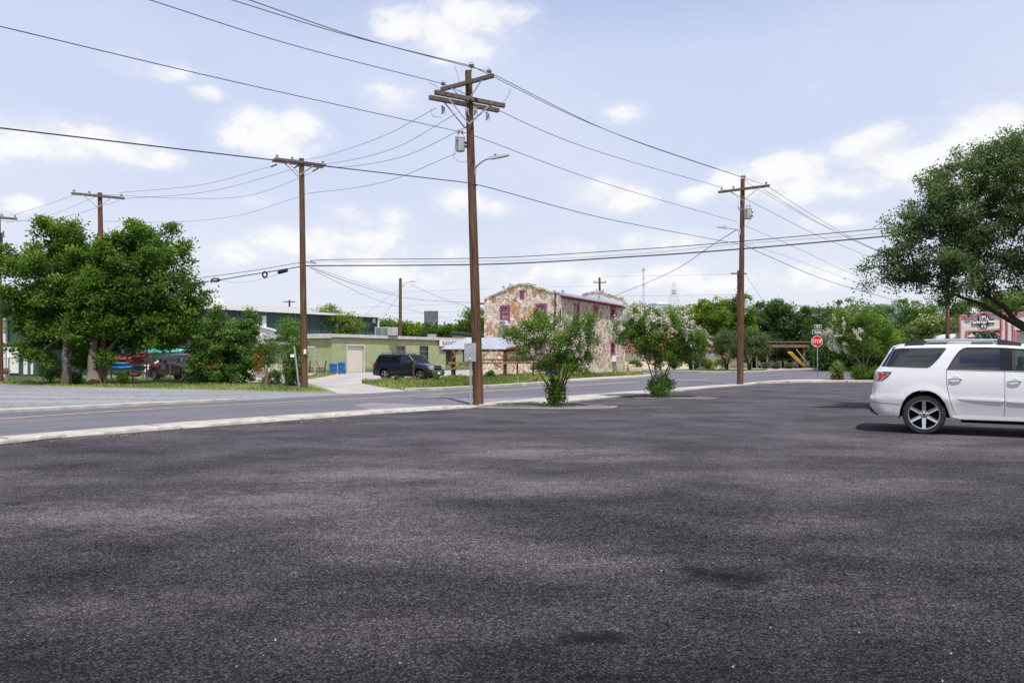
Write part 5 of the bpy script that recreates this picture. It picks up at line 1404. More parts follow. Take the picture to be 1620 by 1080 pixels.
x_ = kp(1592, 530)[0]; trim([(x_, 0), (x_, kp(1592, 496)[1])], .12); x_ = kp(1602, 530)[0]; trim([(x_, 0), (x_, kp(1602, 500)[1])], .1); x_ = kp(1583.5, 530)[0]; trim([(x_, op[1][1]), (x_, kp(1583.5, 497)[1])], .12); trim([hole1[3], hole1[2]], .12)
mb.build('red_trim', M['redtrim'], rt)
for (xx, d_) in ((hole1[3][0], 1), (hole1[2][0], -1), (hole2[3][0], 1)):
    mb = MB(); zt_ = hole1[3][1] - .08; mb.prism([(xx + .06 * d_, -.04, zt_), (xx + .45 * d_, -.04, zt_), (xx + .06 * d_, -.04, zt_ - .3)], (0, .25, 0)); mb.build('corner_bracket', M['redtrim'], rt)
mb = MB(); a, b = kp(1528, 530)[0], kp(1720, 530)[0]; mb.box(((a + b) / 2, 1.6, 3.5), (b - a, 2.6, .12)); mb.build('roof', M['oldwood'], rt)
mb = MB(); p = kp(1537, 530)[0]; mb.box((p, 1.5, 1.5), (.16, .16, 3.0)); mb.build('post', M['redtrim'], rt)
mb = MB(); a, b = kp(1606, 530)[0], kp(1700, 530)[0]; mb.box(((a + b) / 2, 1.2, 1.6), (b - a, .1, 3.2)); mb.build('inner_wall', M['whitewall'], rt)
mb = MB(); p, q = kp(1530, 530)[0], kp(1536, 530)[0]; mb.box(((p + q) / 2, 1.6, 1.6), (q - p, .1, 3.2)); mb.build('inner_panel', M['whitewall'], rt)
# its badge sign: black shield with a banner either side
sg = root('shop_badge_sign', 'black shield sign with white emblem and lettered banners on the plank shop front', 'sign', KF.O, KF.a)
def kq(X_, Y2): return kp(1530 + X_ / 21.6, 490 + Y2 / 21.6)
sh_ = [(330, 255), (440, 210), (545, 140), (640, 180), (745, 235), (720, 310), (925, 320), (930, 460), (690, 475), (735, 500), (640, 585), (530, 620), (440, 580), (345, 520), (420, 490), (155, 505), (155, 350), (390, 345)]
mb = MB(); mb.prism([(kq(*p)[0], -.10, kq(*p)[1]) for p in sh_], (0, .07, 0)); mb.build('shield', M['black'], sg)
mb = MB()
for (cx, cy, rx, ry) in ((540, 300, 150, 95), (540, 390, 105, 90), (490, 560, 38, 42), (580, 560, 36, 42)):
    mb.prism([(kq(cx + rx * cos(a_ * pi / 8), 0)[0], -.125, kq(cx, cy + ry * sin(a_ * pi / 8))[1]) for a_ in range(16)], (0, .02, 0))
mb.build('emblem', M['plankwhite'], sg)
mb = MB()
for (cx, cy, rx, ry) in ((450, 290, 26, 40), (545, 300, 30, 40), (620, 270, 22, 45), (500, 370, 24, 22), (585, 370, 24, 22)):
    mb.prism([(kq(cx + rx * cos(a_ * pi / 6), 0)[0], -.140, kq(cx, cy + ry * sin(a_ * pi / 6))[1]) for a_ in range(12)], (0, .012, 0))
mb.build('emblem_detail', M['black'], sg)
mb = MB(); p, q = kq(510, 540), kq(545, 495); mb.box(((p[0] + q[0]) / 2, -.135, (p[1] + q[1]) / 2), (q[0] - p[0], .02, q[1] - p[1])); mb.build('blue_patch', M['signblue'], sg)
mb = MB(); p, q = kq(546, 530), kq(575, 490); mb.box(((p[0] + q[0]) / 2, -.135, (p[1] + q[1]) / 2), (q[0] - p[0], .02, q[1] - p[1])); mb.build('red_patch', M['redpaint'], sg)
c_ = kq(280, 430); text('Cycle Work', .27, M['white'], sg, frame((c_[0], -.13, c_[1]), (1, 0, 0), (0, -1, 0)), xs=.40, fat=.012)
c_ = kq(795, 392); text('Therapeutic', .24, M['white'], sg, frame((c_[0], -.13, c_[1]), (1, 0, 0), (0, -1, 0)), xs=.42, fat=.012)
# white travel trailer parked in the opening
rt = root('travel_trailer', 'white travel trailer front with dark slanted lettering parked under the plank shop front', 'trailer', KF.O + V((0, 0, 0)), KF.a)
a, b = kp(1541, 530)[0], kp(1583, 530)[0]; zt_ = kp(1560, 525)[1]
pr = [(a, .55), (a, 2.0), (a + .10, zt_ - .35), (a + .30, zt_ - .12), (a + .9, zt_), (b - .35, zt_ + .01), (b - .1, zt_ - .25), (b + .02, 2.0), (b + .02, .55)]
mb = MB(); mb.prism([(p[0], 3.2, p[1]) for p in pr], (0, 3.5, 0)); mb.build('body', M['white'], rt, bevel=.06)
mb = MB(); [mb.lathe([(0, -.1), (.36, -.1), (.36, .1), (0, .1)], (x_, 3.5, .36), 16, 'Y') for x_ in (a + .5, b - .4)]; mb.build('wheel', M['black'], rt)
mb = MB(); mb.box((b - .25, 3.16, zt_ - .28), (.12, .05, .07)); mb.build('marker_lamp', M['redtrim'], rt)
text('RAPTOR', .34, M['signpurple'], rt, frame(((a + b) / 2 - .1, 3.17, zt_ - .48), (1, 0, .16), (0, -1, 0)), xs=.75, fat=.004, shear=.5)

# ------------------------------------------------------------------ timber shelter beside the stone house
Ys = 56.0
rt = root('timber_shelter', 'timber shelter with blue-grey metal hip roof and lattice in front of the stone house', 'shelter', V((at(765, 590, Ys).x, Ys, 0)))
def s_(px, py, Y=Ys): return at(px, py, Y)
ea, eb = s_(697, 551.5), s_(802, 550.5); ra, rb = s_(737.5, 534, Ys + 1.7), s_(797, 534, Ys + 1.7); bk = s_(712, 549, Ys + 3.4)
zE, zR = ea.z, ra.z
mb = MB()
E0, E1, E2, E3 = V((ea.x, Ys, zE)), V((eb.x, Ys, zE)), V((eb.x + 1.1, Ys + 3.4, zE)), V((ea.x + .1, Ys + 3.4, zE))
mb.add([E0, E1, E2, E3, V((ra.x, Ys + 1.7, zR)), V((rb.x + .2, Ys + 1.7, zR))] + [p - V((0, 0, .05)) for p in (E0, E1, E2, E3)], [(0, 1, 5, 4), (1, 2, 5), (2, 3, 4, 5), (3, 0, 4), (6, 7, 8, 9), (0, 1, 7, 6), (1, 2, 8, 7), (2, 3, 9, 8), (3, 0, 6, 9)])
mb.build('roof', M['greyroof'], rt, world=True)
mb = MB(); mb.bar(E0 + V((.1, .15, -.12)), E1 + V((-.1, .15, -.12)), .08, .12); mb.bar(E3 + V((.1, -.15, -.12)), E2 + V((-.1, -.15, -.12)), .08, .12); mb.bar(E1 + V((-.1, .1, -.12)), E2 + V((-.1, -.1, -.12)), .08, .12); mb.bar(E0 + V((.15, .1, -.12)), E3 + V((.15, -.1, -.12)), .08, .12); mb.build('eave_beam', M['rustwood'], rt, world=True)
mb = MB(); mb.bar(V((eb.x + .02, Ys - .02, zE - .02)), V((eb.x + 1.6, Ys - .02, zE + .25)), .06, .16); mb.build('ridge_board', M['rustwood'], rt, world=True)
posts = [(715.5, 0), (798, 0), (757, 0), (818.5, 0), (843.5, 0)]
for (px, dy) in ((715.5, .2), (760, .2), (798, .2), (719, 3.1), (800, 3.1)):
    mb = MB(); p = s_(px, 560, Ys + dy); mb.box((p.x, Ys + dy, zE / 2 - .06), (.16, .16, zE - .1)); mb.build('post', M['rustwood'], rt, world=True)
for (px, t_) in ((818.5, 574), (843.5, 573)):
    mb = MB(); p = s_(px, t_, Ys + .2); mb.box((p.x, Ys + .2, p.z / 2), (.13, .13, p.z)); mb.build('post', M['rustwood'], rt, world=True)
mb = MB(); mb.bar(s_(709, 574, Ys), s_(852, 574, Ys), .06, .14); mb.build('rail', M['newwood'], rt, world=True)
mb = MB()
for (a, b) in (((716.5, 566), (730, 552.5)), ((764, 563), (780, 552)), ((783, 552), (796, 565)), ((714, 584.5), (731, 575.5)), ((781, 575.5), (797, 584)), ((719, 560), (716, 552))): mb.bar(s_(a[0], a[1], Ys + .05), s_(b[0], b[1], Ys + .05), .06, .12)
mb.build('brace', M['newwood'], rt, world=True)
mb = MB()   # lattice panel
for k_ in range(-8, 14):
    x0_ = 800 + k_ * 3.1
    for sgn in (1, -1):
        a, b = (x0_, 552.5), (x0_ + sgn * 20, 573)
        if sgn < 0: a = (x0_ + 20 - 0, 552.5); b = (x0_, 573)
        # clip to panel 800..832
        t0, t1 = 0, 1
        dx = b[0] - a[0]
        for lim in (800, 833):
            pass
        def cl_(t): return (a[0] + dx * t, a[1] + (b[1] - a[1]) * t)
        ts = [t / 24 for t in range(25) if 800 <= a[0] + dx * t / 24 <= 833]
        if len(ts) > 2: p, q = cl_(ts[0]), cl_(ts[-1]); mb.bar(s_(p[0], p[1], Ys + .1 + .02 * sgn), s_(q[0], q[1], Ys + .1 + .02 * sgn), .02, .05)
mb.bar(s_(800, 552.2), s_(833, 552.2), .06, .1); mb.bar(s_(833, 552), s_(833, 574), .06, .1)
mb.build('lattice', M['rustwood'], rt, world=True)
mb = MB()
for (a, b) in (((776, 588), (784, 577)), ((788, 592), (794, 580)), ((770, 590), (779, 582)), ((781, 591), (778, 577)), ((840, 560), (848, 568))): mb.tube([s_(a[0], a[1], Ys - .6), s_(b[0], b[1], Ys - .4)], .04, 6)
tag(mb.build('dead_branches', M['acgrey']), 'heap of pale dead branches leaning against the timber shelter', 'branches')

# ------------------------------------------------------------------ street furniture and small things
# back of a road sign beside pole 1
b_ = G(745, 642); rt = root('road_sign', 'blank grey back of a road sign on a thin post beside the tall pole', 'sign', b_)
mb = MB(); mb.tube([b_, at(744.2, 553, b_.y)], .030, 8); mb.build('post', M['galv'], rt, world=True)
mb = MB(); c_ = at(743.8, 557, b_.y - .045); mb.box(c_, (.355, .006, .56)); mb.build('panel', M['galv'], rt, world=True, bevel=.002)
mb = MB(); mb.box(at(743.8, 549, b_.y - .06), (.03, .03, .03)); mb.box(at(744, 567, b_.y - .075), (.04, .04, .05)); mb.build('bolt', M['white'], rt, world=True)
# stop sign with two street-name blades
b_ = G(1293.5, 599.3); b_.z = .04; Yst = b_.y; rt = root('stop_sign', 'red octagonal stop sign on a steel post under two street name blades', 'stop sign', b_)
mb = MB(); mb.tube([b_, at(1293, 513, Yst)], .033, 8); mb.build('post', M['galv'], rt, world=True)
Rr = .40; cst = at(1292.6, 540, Yst - .06)
def octa(r_, y): return [(cst.x + r_ * cos(pi / 8 + k_ * pi / 4), y, cst.z + r_ * sin(pi / 8 + k_ * pi / 4)) for k_ in range(8)]
mb = MB(); mb.prism(octa(Rr, Yst - .060), (0, .012, 0)); mb.build('octagon', M['white'], rt, world=True)
mb = MB(); mb.prism(octa(Rr * .925, Yst - .064), (0, .003, 0)); mb.build('red_field', M['redpaint'], rt, world=True)
rl = rootmat(rt).translation
text('STOP', .36, M['white'], rt, frame(V((cst.x, Yst - .070, cst.z)) - rl, (1, 0, 0), (0, -1, 0)), xs=.74, fat=.003)
mb = MB(); c_ = at(1290.2, 546.3, Yst - .07); mb.box(c_, (.10, .004, .06)); mb.build('sticker', M['white'], rt, world=True)
for (px, py, w_, h_, s, ts) in ((1294, 516.5, .46, .25, 'HE 2', .2), (1294, 525.3, .78, .28, 'Broadway', .19)):
    c_ = at(px, py, Yst - .05); mb = MB(); mb.box(c_, (w_, .012, h_)); bl = mb.build('name_blade', M['white'], rt, world=True, bevel=.004)
    mb = MB(); mb.box(c_ - rl + V((0, -.009, 0)), (w_ - .05, .004, h_ - .05)); mb.build('blade_field', M['signpurple'] if False else M['black'], bl)
    text(s, ts, M['white'], bl, frame(c_ - rl + V((0, -.014, 0)), (1, 0, 0), (0, -1, 0)), xs=.62, fat=.006)
# speed limit sign
b_ = at(1096.5, 585.6, 83); b_.z = 0; rt = root('speed_limit_sign', 'white speed limit sign reading 35 with an orange reflector on its post', 'sign', b_)
mb = MB(); mb.tube([b_, at(1096.5, 543, 83)], .045, 8); mb.build('post', M['galv'], rt, world=True)
c_ = at(1097, 546.8, 82.9); mb = MB(); mb.box(c_, (.58, .02, .72)); mb.build('panel', M['white'], rt, world=True, bevel=.004)
rl = rootmat(rt).translation; text('35', .42, M['black'], rt, frame(c_ - rl + V((0, -.016, -.15)), (1, 0, 0), (0, -1, 0)), xs=.85, fat=.01); text('SPEED', .15, M['black'], rt, frame(c_ - rl + V((0, -.016, .25)), (1, 0, 0), (0, -1, 0)), xs=.85); text('LIMIT', .15, M['black'], rt, frame(c_ - rl + V((0, -.016, .12)), (1, 0, 0), (0, -1, 0)), xs=.85)
mb = MB(); c_ = at(1096.6, 567, 82.9); mb.box(c_, (.10, .03, .36)); mb.build('reflector', M['orangeplastic'], rt, world=True)
# blue wheelie bins
def bin_(loc, rz, label, s=1.0, group=None):
    r = root('wheelie_bin', label, 'bin', loc, rz, group, s)
    mb = MB(); a = [(-.26, -.30), (.26, -.30), (.26, .30), (-.26, .30)]; vs = [(p[0], p[1], .06) for p in a] + [(p[0] * 1.18, p[1] * 1.18, .98) for p in a]
    mb.add(vs, [(0, 1, 2, 3), (4, 5, 6, 7), (0, 1, 5, 4), (1, 2, 6, 5), (2, 3, 7, 6), (3, 0, 4, 7)]); bd_ = mb.build('body', M['bluebin'], r, bevel=.03)
    mb = MB(); mb.box((0, -.36, .6), (.3, .012, .3)); mb.box((0, -.372, .95), (.66, .05, .06)); mb.build('front_panel', M['bluebin'], bd_)
    mb = MB(); mb.prism([(-.33, -.40, .99), (-.33, -.38, 1.05), (-.33, .1, 1.10), (-.33, .38, 1.06), (-.33, .40, .99)], (.66, 0, 0)); mb.build('lid', M['bluebin'], r, bevel=.015)
    for sx in (-1, 1): mb = MB(); mb.lathe([(0, -.03), (.12, -.03), (.12, .03), (0, .03)], (sx * .28, .30, .12), 14, 'X'); mb.build('wheel', M['black'], r)
    mb = MB(); mb.bar((-.28, .44, .98), (.28, .44, .98), .035); mb.build('handle', M['bluebin'], r)
    return r
bin_((at(530.8, 592, 68.5).x, 67.6, 0), .5, 'blue wheelie bin on the left of the pair beside the block building', .86, 'blue bins by the block building')
bin_((at(544.5, 592, 69).x, 68.0, 0), .15, 'slightly larger blue wheelie bin on the right of the pair, nearer the roller door', .97, 'blue bins by the block building')
bin_((at(870, 590, 58).x, 58, 0), .2, 'blue bin half hidden behind the first crape myrtle in front of the stone house', 1.05)
# rusty post beside the dark car
b_ = at(654.5, 605.5, 45.8); b_.z = 0
mb = MB(); mb.tube([b_, b_ + V((0, 0, .6)), at(654.2, 573.5, 45.8)], [.05, .045, .04], 7); tag(mb.build('rusty_post', M['rust'], smooth=True), 'short rusty iron post standing in the grass in front of the dark blue car', 'post')
# weathered stump posts and leaning pipe by the sapling
for (pts, r_, nm, lb, mt_) in (([(455, 611), (452.5, 592), (449, 577), (449, 566)], .09, 'stump', 'crooked grey dead tree stump leaning beside the double-arm pole', 'oldwood'), ([(420, 611), (422, 598), (421, 584)], .09, 'stump', 'short dark dead stump beside the small green bush', 'oldwood')):
    Yb = 41.0; mb = MB(); mb.tube([at(a, b, Yb) for a, b in pts], [r_ * 1.3, r_, r_ * .9, r_ * .75][:len(pts)], 7); mb.tube([at(pts[1][0], pts[1][1], Yb), at(pts[1][0] + 4, pts[1][1] - 8, Yb)], [r_ * .5, r_ * .3], 5)
    tag(mb.build(nm, M[mt_], smooth=True), lb, 'stump')
b_ = at(473, 612, 40.2); mb = MB(); mb.tube([at(473, 611.5, 40.2), at(465.5, 548, 40.2)], .045, 8); pst = root('fence_post', 'grey steel pipe post leaning left beside the double-arm pole', 'post', b_)
mb.build('pipe', M['galv'], pst, world=True, smooth=True); mb = MB(); mb.box(at(462.5, 562.5, 40.1), (.2, .03, .15)); mb.build('plate', M['white'], pst, world=True)
# goal-post frame and red trestle left of the bins
rt = root('gate_frame', 'grey steel pipe gate frame against the light green wall', 'gate', (at(497, 595, 60).x, 60, 0))
mb = MB(); mb.tube([at(498, 592, 60), at(498, 548, 60)], .07, 8); mb.tube([at(498, 549, 60), at(486, 549, 60)], .06, 8); mb.tube([at(486, 549, 60), at(486, 592, 60)], .06, 8); mb.build('frame', M['galv'], rt, world=True)
rt = root('boat_trolley', 'low red steel trolley frame with upright arms beside the light green wall', 'trolley', (at(503, 590, 63).x, 63, 0))
mb = MB()
for (a, b) in (((489, 590), (491, 570)), ((513, 590), (516, 570)), ((490, 582), (514, 582.5)), ((489, 587), (514, 587))): mb.bar(at(a[0], a[1], 63), at(b[0], b[1], 63), .09)
mb.bar(at(499, 568, 63), at(507, 586, 63), .05); mb.build('frame', M['rust'], rt, world=True)
mb = MB(); mb.bar(at(490, 589, 62.6), at(518, 588, 63), .4, .06); mb.build('deck', M['oldwood'], rt, world=True)
# chain-link fence on the left
def linkmat():
    m, nt, b, out = newmat('chain_link'); v = coords(nt, (1, 1, 1)); sp = N(nt, 'ShaderNodeSeparateXYZ'); nt.links.new(v, sp.inputs[0])
    a = mth(nt, 'PINGPONG', mth(nt, 'ADD', sp.outputs[0], sp.outputs[2]), .05); c = mth(nt, 'PINGPONG', mth(nt, 'SUBTRACT', sp.outputs[0], sp.outputs[2]), .05)
    t = mth(nt, 'LESS_THAN', mth(nt, 'MINIMUM', a, c), .0045); b.inputs['Base Color'].default_value = (.3, .31, .33, 1); b.inputs['Roughness'].default_value = .6; nt.links.new(t, b.inputs['Alpha']); return m
M['link'] = linkmat()
FY = 47.0
rt = root('chain_link_fence', 'sagging chain-link fence with bent galvanised posts in front of the kayak yard', 'fence', (at(160, 600, FY).x, FY, 0))
for (px, t_, lean) in ((-40, 568, 0), (14, 566, 0), (46, 566, 1), (79, 567, 0), (129, 567, 2), (197.5, 564, 3.5), (235.5, 566, 4), (269, 576, -.5), (330, 566, 0)):
    mb = MB(); p = at(px - lean, 604, FY); p.z = 0; q = at(px + lean, t_, FY); mb.tube([p, q], .035, 8)
    if px in (197.5, 235.5): mb.tube([q, q + V((-.28 if px < 200 else -.2, 0, .03 if px < 200 else -.12))], .035, 6)
    mb.build('post', M['galv'], rt, world=True, smooth=True)
mb = MB(); mb.tube(smoothcurve([at(-60, 566, FY), at(60, 566.5, FY), at(180, 564, FY), at(236, 566.5, FY), at(330, 569, FY)]), .022, 6); mb.build('top_rail', M['galv'], rt, world=True, smooth=True)
mb = MB(); a, b = at(-60, 600, FY), at(330, 600, FY); mb.poly([(a.x, FY + .03, .02), (b.x, FY + .03, .02), (b.x, FY + .03, 1.32), (a.x, FY + .03, 1.36)]); mb.build('wire_mesh', M['link'], rt, world=True)
# bench/tank at the far left
rt = root('steel_tank', 'dark horizontal tank on short legs behind the fence at the far left', 'tank', at(5, 592, 50)); mb = MB(); p = at(4, 588, 50); mb.tube([p + V((-1.0, 0, 0)), p + V((-.9, 0, 0)), p + V((.35, 0, .05)), p + V((.42, 0, .05))], [.05, .2, .2, .05], 12); mb.build('tank', M['rust'], rt, world=True, smooth=True)
mb = MB(); [mb.bar((p.x + dx, 50, 0), (p.x + dx, 50, .4), .06) for dx in (-.7, .2)]; mb.bar((p.x - 1, 50, .62), (p.x + .5, 50, .62), .2, .05); mb.build('leg', M['galv'], rt, world=True)

# kayaks
def kayak(name, label, a, b, col, w=.36, h=.15, group=None, cat='kayak', keel=.3):
    a, b = V(a), V(b); d = (b - a); L = d.length; rz = math.atan2(d.y, d.x); r = root(name, label, cat, (a + b) / 2, rz, group)
    tilt = math.atan2(d.z, math.hypot(d.x, d.y)); n = 14; k_ = 10; vs = []; fs = []
    for i in range(n + 1):
        s = -1 + 2 * i / n; ww = w * (1 - abs(s) ** 2.6) + .01; hh = h * (1 - abs(s) ** 4 * .75); up_ = .10 * abs(s) ** 3
        for j in range(k_):
            t = 2 * pi * j / k_; y = ww * cos(t); z = hh * sin(t) * (1.15 if sin(t) < 0 else .8) + up_
            vs.append((s * L / 2 * cos(tilt) - z * sin(tilt), y, z * cos(tilt) + s * L / 2 * sin(tilt)))
    for i in range(n):
        for j in range(k_): fs.append((i * k_ + j, i * k_ + (j + 1) % k_, (i + 1) * k_ + (j + 1) % k_, (i + 1) * k_ + j))
    fs += [tuple(range(k_)), tuple(n * k_ + j for j in range(k_))]
    mb = MB(); mb.add(vs, fs); hull = mb.build('hull', col, r, smooth=True)
    mb = MB(); mb.lathe([(.20, 0), (.24, .015), (.20, .03)], (0, 0, h * .78), 14); mb.v = [(p[0] * 1.6 * cos(tilt) - p[2] * sin(tilt), p[1], p[2] * cos(tilt) + p[0] * 1.6 * sin(tilt)) for p in mb.v]; mb.build('cockpit_rim', M['black'], hull, smooth=True)
    return r
def kc(name, c): return mat(name, c, .4, var=.12, scale=2, bmp=.02)
kb, kt, kr, km = kc('blue_kayak_plastic', (.015, .16, .50)), kc('teal_kayak_plastic', (.02, .22, .26)), kc('red_kayak_plastic', (.45, .02, .03)), kc('maroon_kayak_plastic', (.14, .012, .02))
kg = kc('mint_canoe_paint', (.08, .34, .28))
rt = root('kayak_rack', 'dark steel rack holding stacked kayaks behind the chain-link fence', 'rack', (at(200, 598, 51.5).x, 51.5, 0))
mb = MB()
for px in (176, 210, 232):
    for yy in (51.2, 52.4): p = at(px, 600, yy); mb.bar((p.x, yy, 0), (p.x, yy, 2.4), .07)
for zz in (.55, .95, 1.35, 1.8):
    for px in (176, 210, 232): p = at(px, 600, 51.2); mb.bar((p.x, 51.0, zz - .14), (p.x, 52.6, zz - .14), .06)
mb.build('frame', M['rust'], rt, world=True)
ky = [('blue kayak with a lighter middle, lowest on the rack', 168, 209, 581, 51.4, kb), ('teal kayak, second from the bottom of the rack', 170, 206, 574.5, 51.5, kt), ('pinkish red kayak, topmost beside the pole on the rack', 174, 212, 567, 51.6, kr), ('teal kayak tip on the right half of the rack, low', 208, 229, 582, 51.8, kt), ('red kayak stacked in the middle of the right half of the rack', 206, 229, 572, 51.6, kr), ('dark maroon kayak under the tree crown on the rack top', 205, 231, 559, 51.8, km), ('maroon kayak lying right above the red one', 208, 232, 564, 51.4, km), ('blue kayak end on the top right of the rack', 190, 212, 569.5, 52.3, kb), ('small blue kayak highest of all beneath the leaves', 198, 211, 553, 52.3, kb), ('red kayak lying on the ground below the rack', 204, 222, 592, 51.0, km)]
for lb, a, b, py, yy, cm_ in ky: kayak('kayak', lb, at(a - 3, py, yy), at(b + 3, py + (.8 if a < 175 else 0), yy + .2), cm_, group='kayaks stored on the rack')
# mint canoe on a white trailer frame
kayak('canoe', 'upturned mint green canoe on a rusty white rack above the maroon truck', at(229, 557.5, 55), at(296, 556.5, 55), kg, .42, .30, cat='canoe')
rt = root('canoe_rack', 'rusty white frame rack carrying the mint green canoe', 'rack', (at(260, 600, 55).x, 55, 0)); mb = MB()
for px in (226, 243, 262, 287): p = at(px, 600, 55); mb.bar((p.x, 55, 0), (p.x, 55, 1.55), .07); mb.bar((p.x, 54.5, 1.55), (p.x, 55.5, 1.55), .06)
p, q = at(226, 562.5, 55), at(287, 562, 55); mb.bar(p, q, .08); mb.build('frame', M['newwood'], rt, world=True)
rt = root('white_van', 'white van side glimpsed behind the rack and the maroon truck', 'van', at(247, 600, 57)); p, q = at(228, 592, 57), at(262, 570, 57)
mb = MB(); mb.prism([(p.x, 57, .35), (q.x + .3, 57, .35), (q.x + .3, 57, q.z), (p.x + .9, 57, q.z), (p.x + .25, 57, q.z - .6), (p.x, 57, .95)], (0, 1.8, 0)); mb.build('body', M['white'], rt, world=True, bevel=.05)
mb = MB(); mb.prism([(p.x + .45, 56.98, q.z - .55), (p.x + 1.0, 56.98, q.z - .12), (p.x + 1.6, 56.98, q.z - .12), (p.x + 1.6, 56.98, q.z - .55)], (0, .03, 0)); mb.build('window', M['darkglass'], rt, world=True)
mb = MB(); [mb.lathe([(0, -.1), (.33, -.1), (.33, .1), (0, .1)], (x_, 57.05, .33), 14, 'Y') for x_ in (p.x + .5, q.x - .2)]; mb.build('wheel', M['black'], rt, world=True)
# orange kayaks standing on end behind the bushes
for i, (px, lb) in enumerate(((406, 'orange kayak standing on end, left one behind the big bush'), (412, 'orange kayak standing on end, right one beside the small bush'))):
    kayak('kayak', lb, at(px - 1, 588, 50) - V((0, 0, 0)), at(px + 1, 545, 50.6), M['orangeplastic'], .33, .16, group='orange kayaks standing on end')
mb = MB(); mb.box(at(409, 591, 50.5), (.9, .5, .5)); tag(mb.build('white_crate', M['white'], bevel=.1), 'white plastic tub on the ground beneath the orange kayaks', 'tub')
# radio masts, tank on the hill
for (px, t_, bt, w_, nm) in ((1018, 423, 490, 1.1, 'slim lattice radio mast with dishes on the far hill, the taller one'), (1066, 446, 490, 2.6, 'broad-legged lattice radio tower on the far hill, right of the slim mast')):
    Ym = 1000; r = root('radio_mast', nm, 'radio mast', at(px, bt, Ym)); mb = MB(); n = 14; h0, h1 = at(px, bt + 6, Ym).z, at(px, t_, Ym).z; x_ = at(px, t_, Ym).x
    def wd(s): return (w_ * 3.2 * (1 - s) ** 1.1 + 1.0) if w_ > 2 else .9
    for i in range(n):
        s0, s1 = i / n, (i + 1) / n; za, zb = h0 + (h1 - h0) * s0, h0 + (h1 - h0) * s1; a, b = wd(s0), wd(s1)
        mb.bar((x_ - a, Ym, za), (x_ - b, Ym, zb), .35); mb.bar((x_ + a, Ym, za), (x_ + b, Ym, zb), .35); mb.bar((x_ - a, Ym, za), (x_ + b, Ym, zb), .2); mb.bar((x_ + a, Ym, za), (x_ - b, Ym, zb), .2)
    mb.build('lattice', M['galv'], r, world=True); mb = MB()
    for (dz, rr) in (((.93, 1.6), (.6, 1.2), (.75, 1.2)) if w_ < 2 else ((.62, 2.6), (.7, 2.2))): mb.lathe([(0, 0), (rr, 0), (rr, 1.6), (0, 1.6)], (x_, Ym - .5, h0 + (h1 - h0) * dz), 10)
    mb.build('dish_ring', M['galv'], r, world=True)
a, b = at(1037, 486, 1050), at(1056, 477, 1050); r = root('hilltop_tank', 'white water tank on the far hill between the two radio masts', 'water tank', (a + b) / 2); mb = MB(); mb.lathe([(0, 0), ((b.x - a.x) / 2, 0), ((b.x - a.x) / 2, b.z - a.z + 3), ((b.x - a.x) / 3, b.z - a.z + 4.5), (0, b.z - a.z + 5)], ((a.x + b.x) / 2, 1050, a.z - 6), 24); mb.build('shell', M['white'], r, world=True, smooth=True)
# boulders
for (px, py, Y, s, lb) in ((1109, 580, 96, .75, 'pale limestone boulder between the two round hedge bushes'), (1126, 579.5, 97, .85, 'brownish boulder in front of the cream building wall'), (1137, 580.5, 96, .6, 'dark boulder at the foot of the junipers')):
    mb = MB(); rr = random.Random(px); c_ = at(px, py, Y); c_.z = s * .3
    bm = bmesh.new(); bmesh.ops.create_icosphere(bm, subdivisions=2, radius=s)
    for v_ in bm.verts: v_.co *= rr.uniform(.75, 1.1); v_.co.z *= .62; v_.co.x *= 1.2
    mb.add([c_ + v_.co for v_ in bm.verts], [tuple(v_.index for v_ in f.verts) for f in bm.faces]); bm.free(); tag(mb.build('boulder', M['rock']), lb, 'boulder')
# ------------------------------------------------------------------ vehicles
def paint(name, col, rough=.28, coat=1.0, dirt=.0, metal=0.0):
    m, nt, b, out = newmat(name); v = coords(nt); n1 = noise(nt, v, 1.4, 4)
    c = mixc(nt, tuple(x * .95 for x in col), col, n1)
    if dirt:
        sp = N(nt, 'ShaderNodeSeparateXYZ'); nt.links.new(v, sp.inputs[0])
        f = ramp(nt, mth(nt, 'ADD', mth(nt, 'MULTIPLY', sp.outputs[2], .7), mth(nt, 'MULTIPLY', n1, .3)), [(.3, dirt), (.75, 0.0)]); c = mixc(nt, c, (.30, .27, .24), f)
    nt.links.new(c, b.inputs['Base Color']); b.inputs['Roughness'].default_value = rough; b.inputs['Coat Weight'].default_value = coat; b.inputs['Coat Roughness'].default_value = .03; b.inputs['Metallic'].default_value = metal
    return m


def gloss(name, col, rough, spec=.5, metal=0.0, trans=0.0):
    m, nt, b, out = newmat(name); n1 = noise(nt, coords(nt), 3, 2); nt.links.new(mixc(nt, tuple(x * .85 for x in col), col, n1), b.inputs['Base Color'])
    b.inputs['Roughness'].default_value = rough; b.inputs['Specular IOR Level'].default_value = min(1, spec); b.inputs['IOR'].default_value = 1.55 if spec > .85 else 1.5; b.inputs['Metallic'].default_value = metal; return m


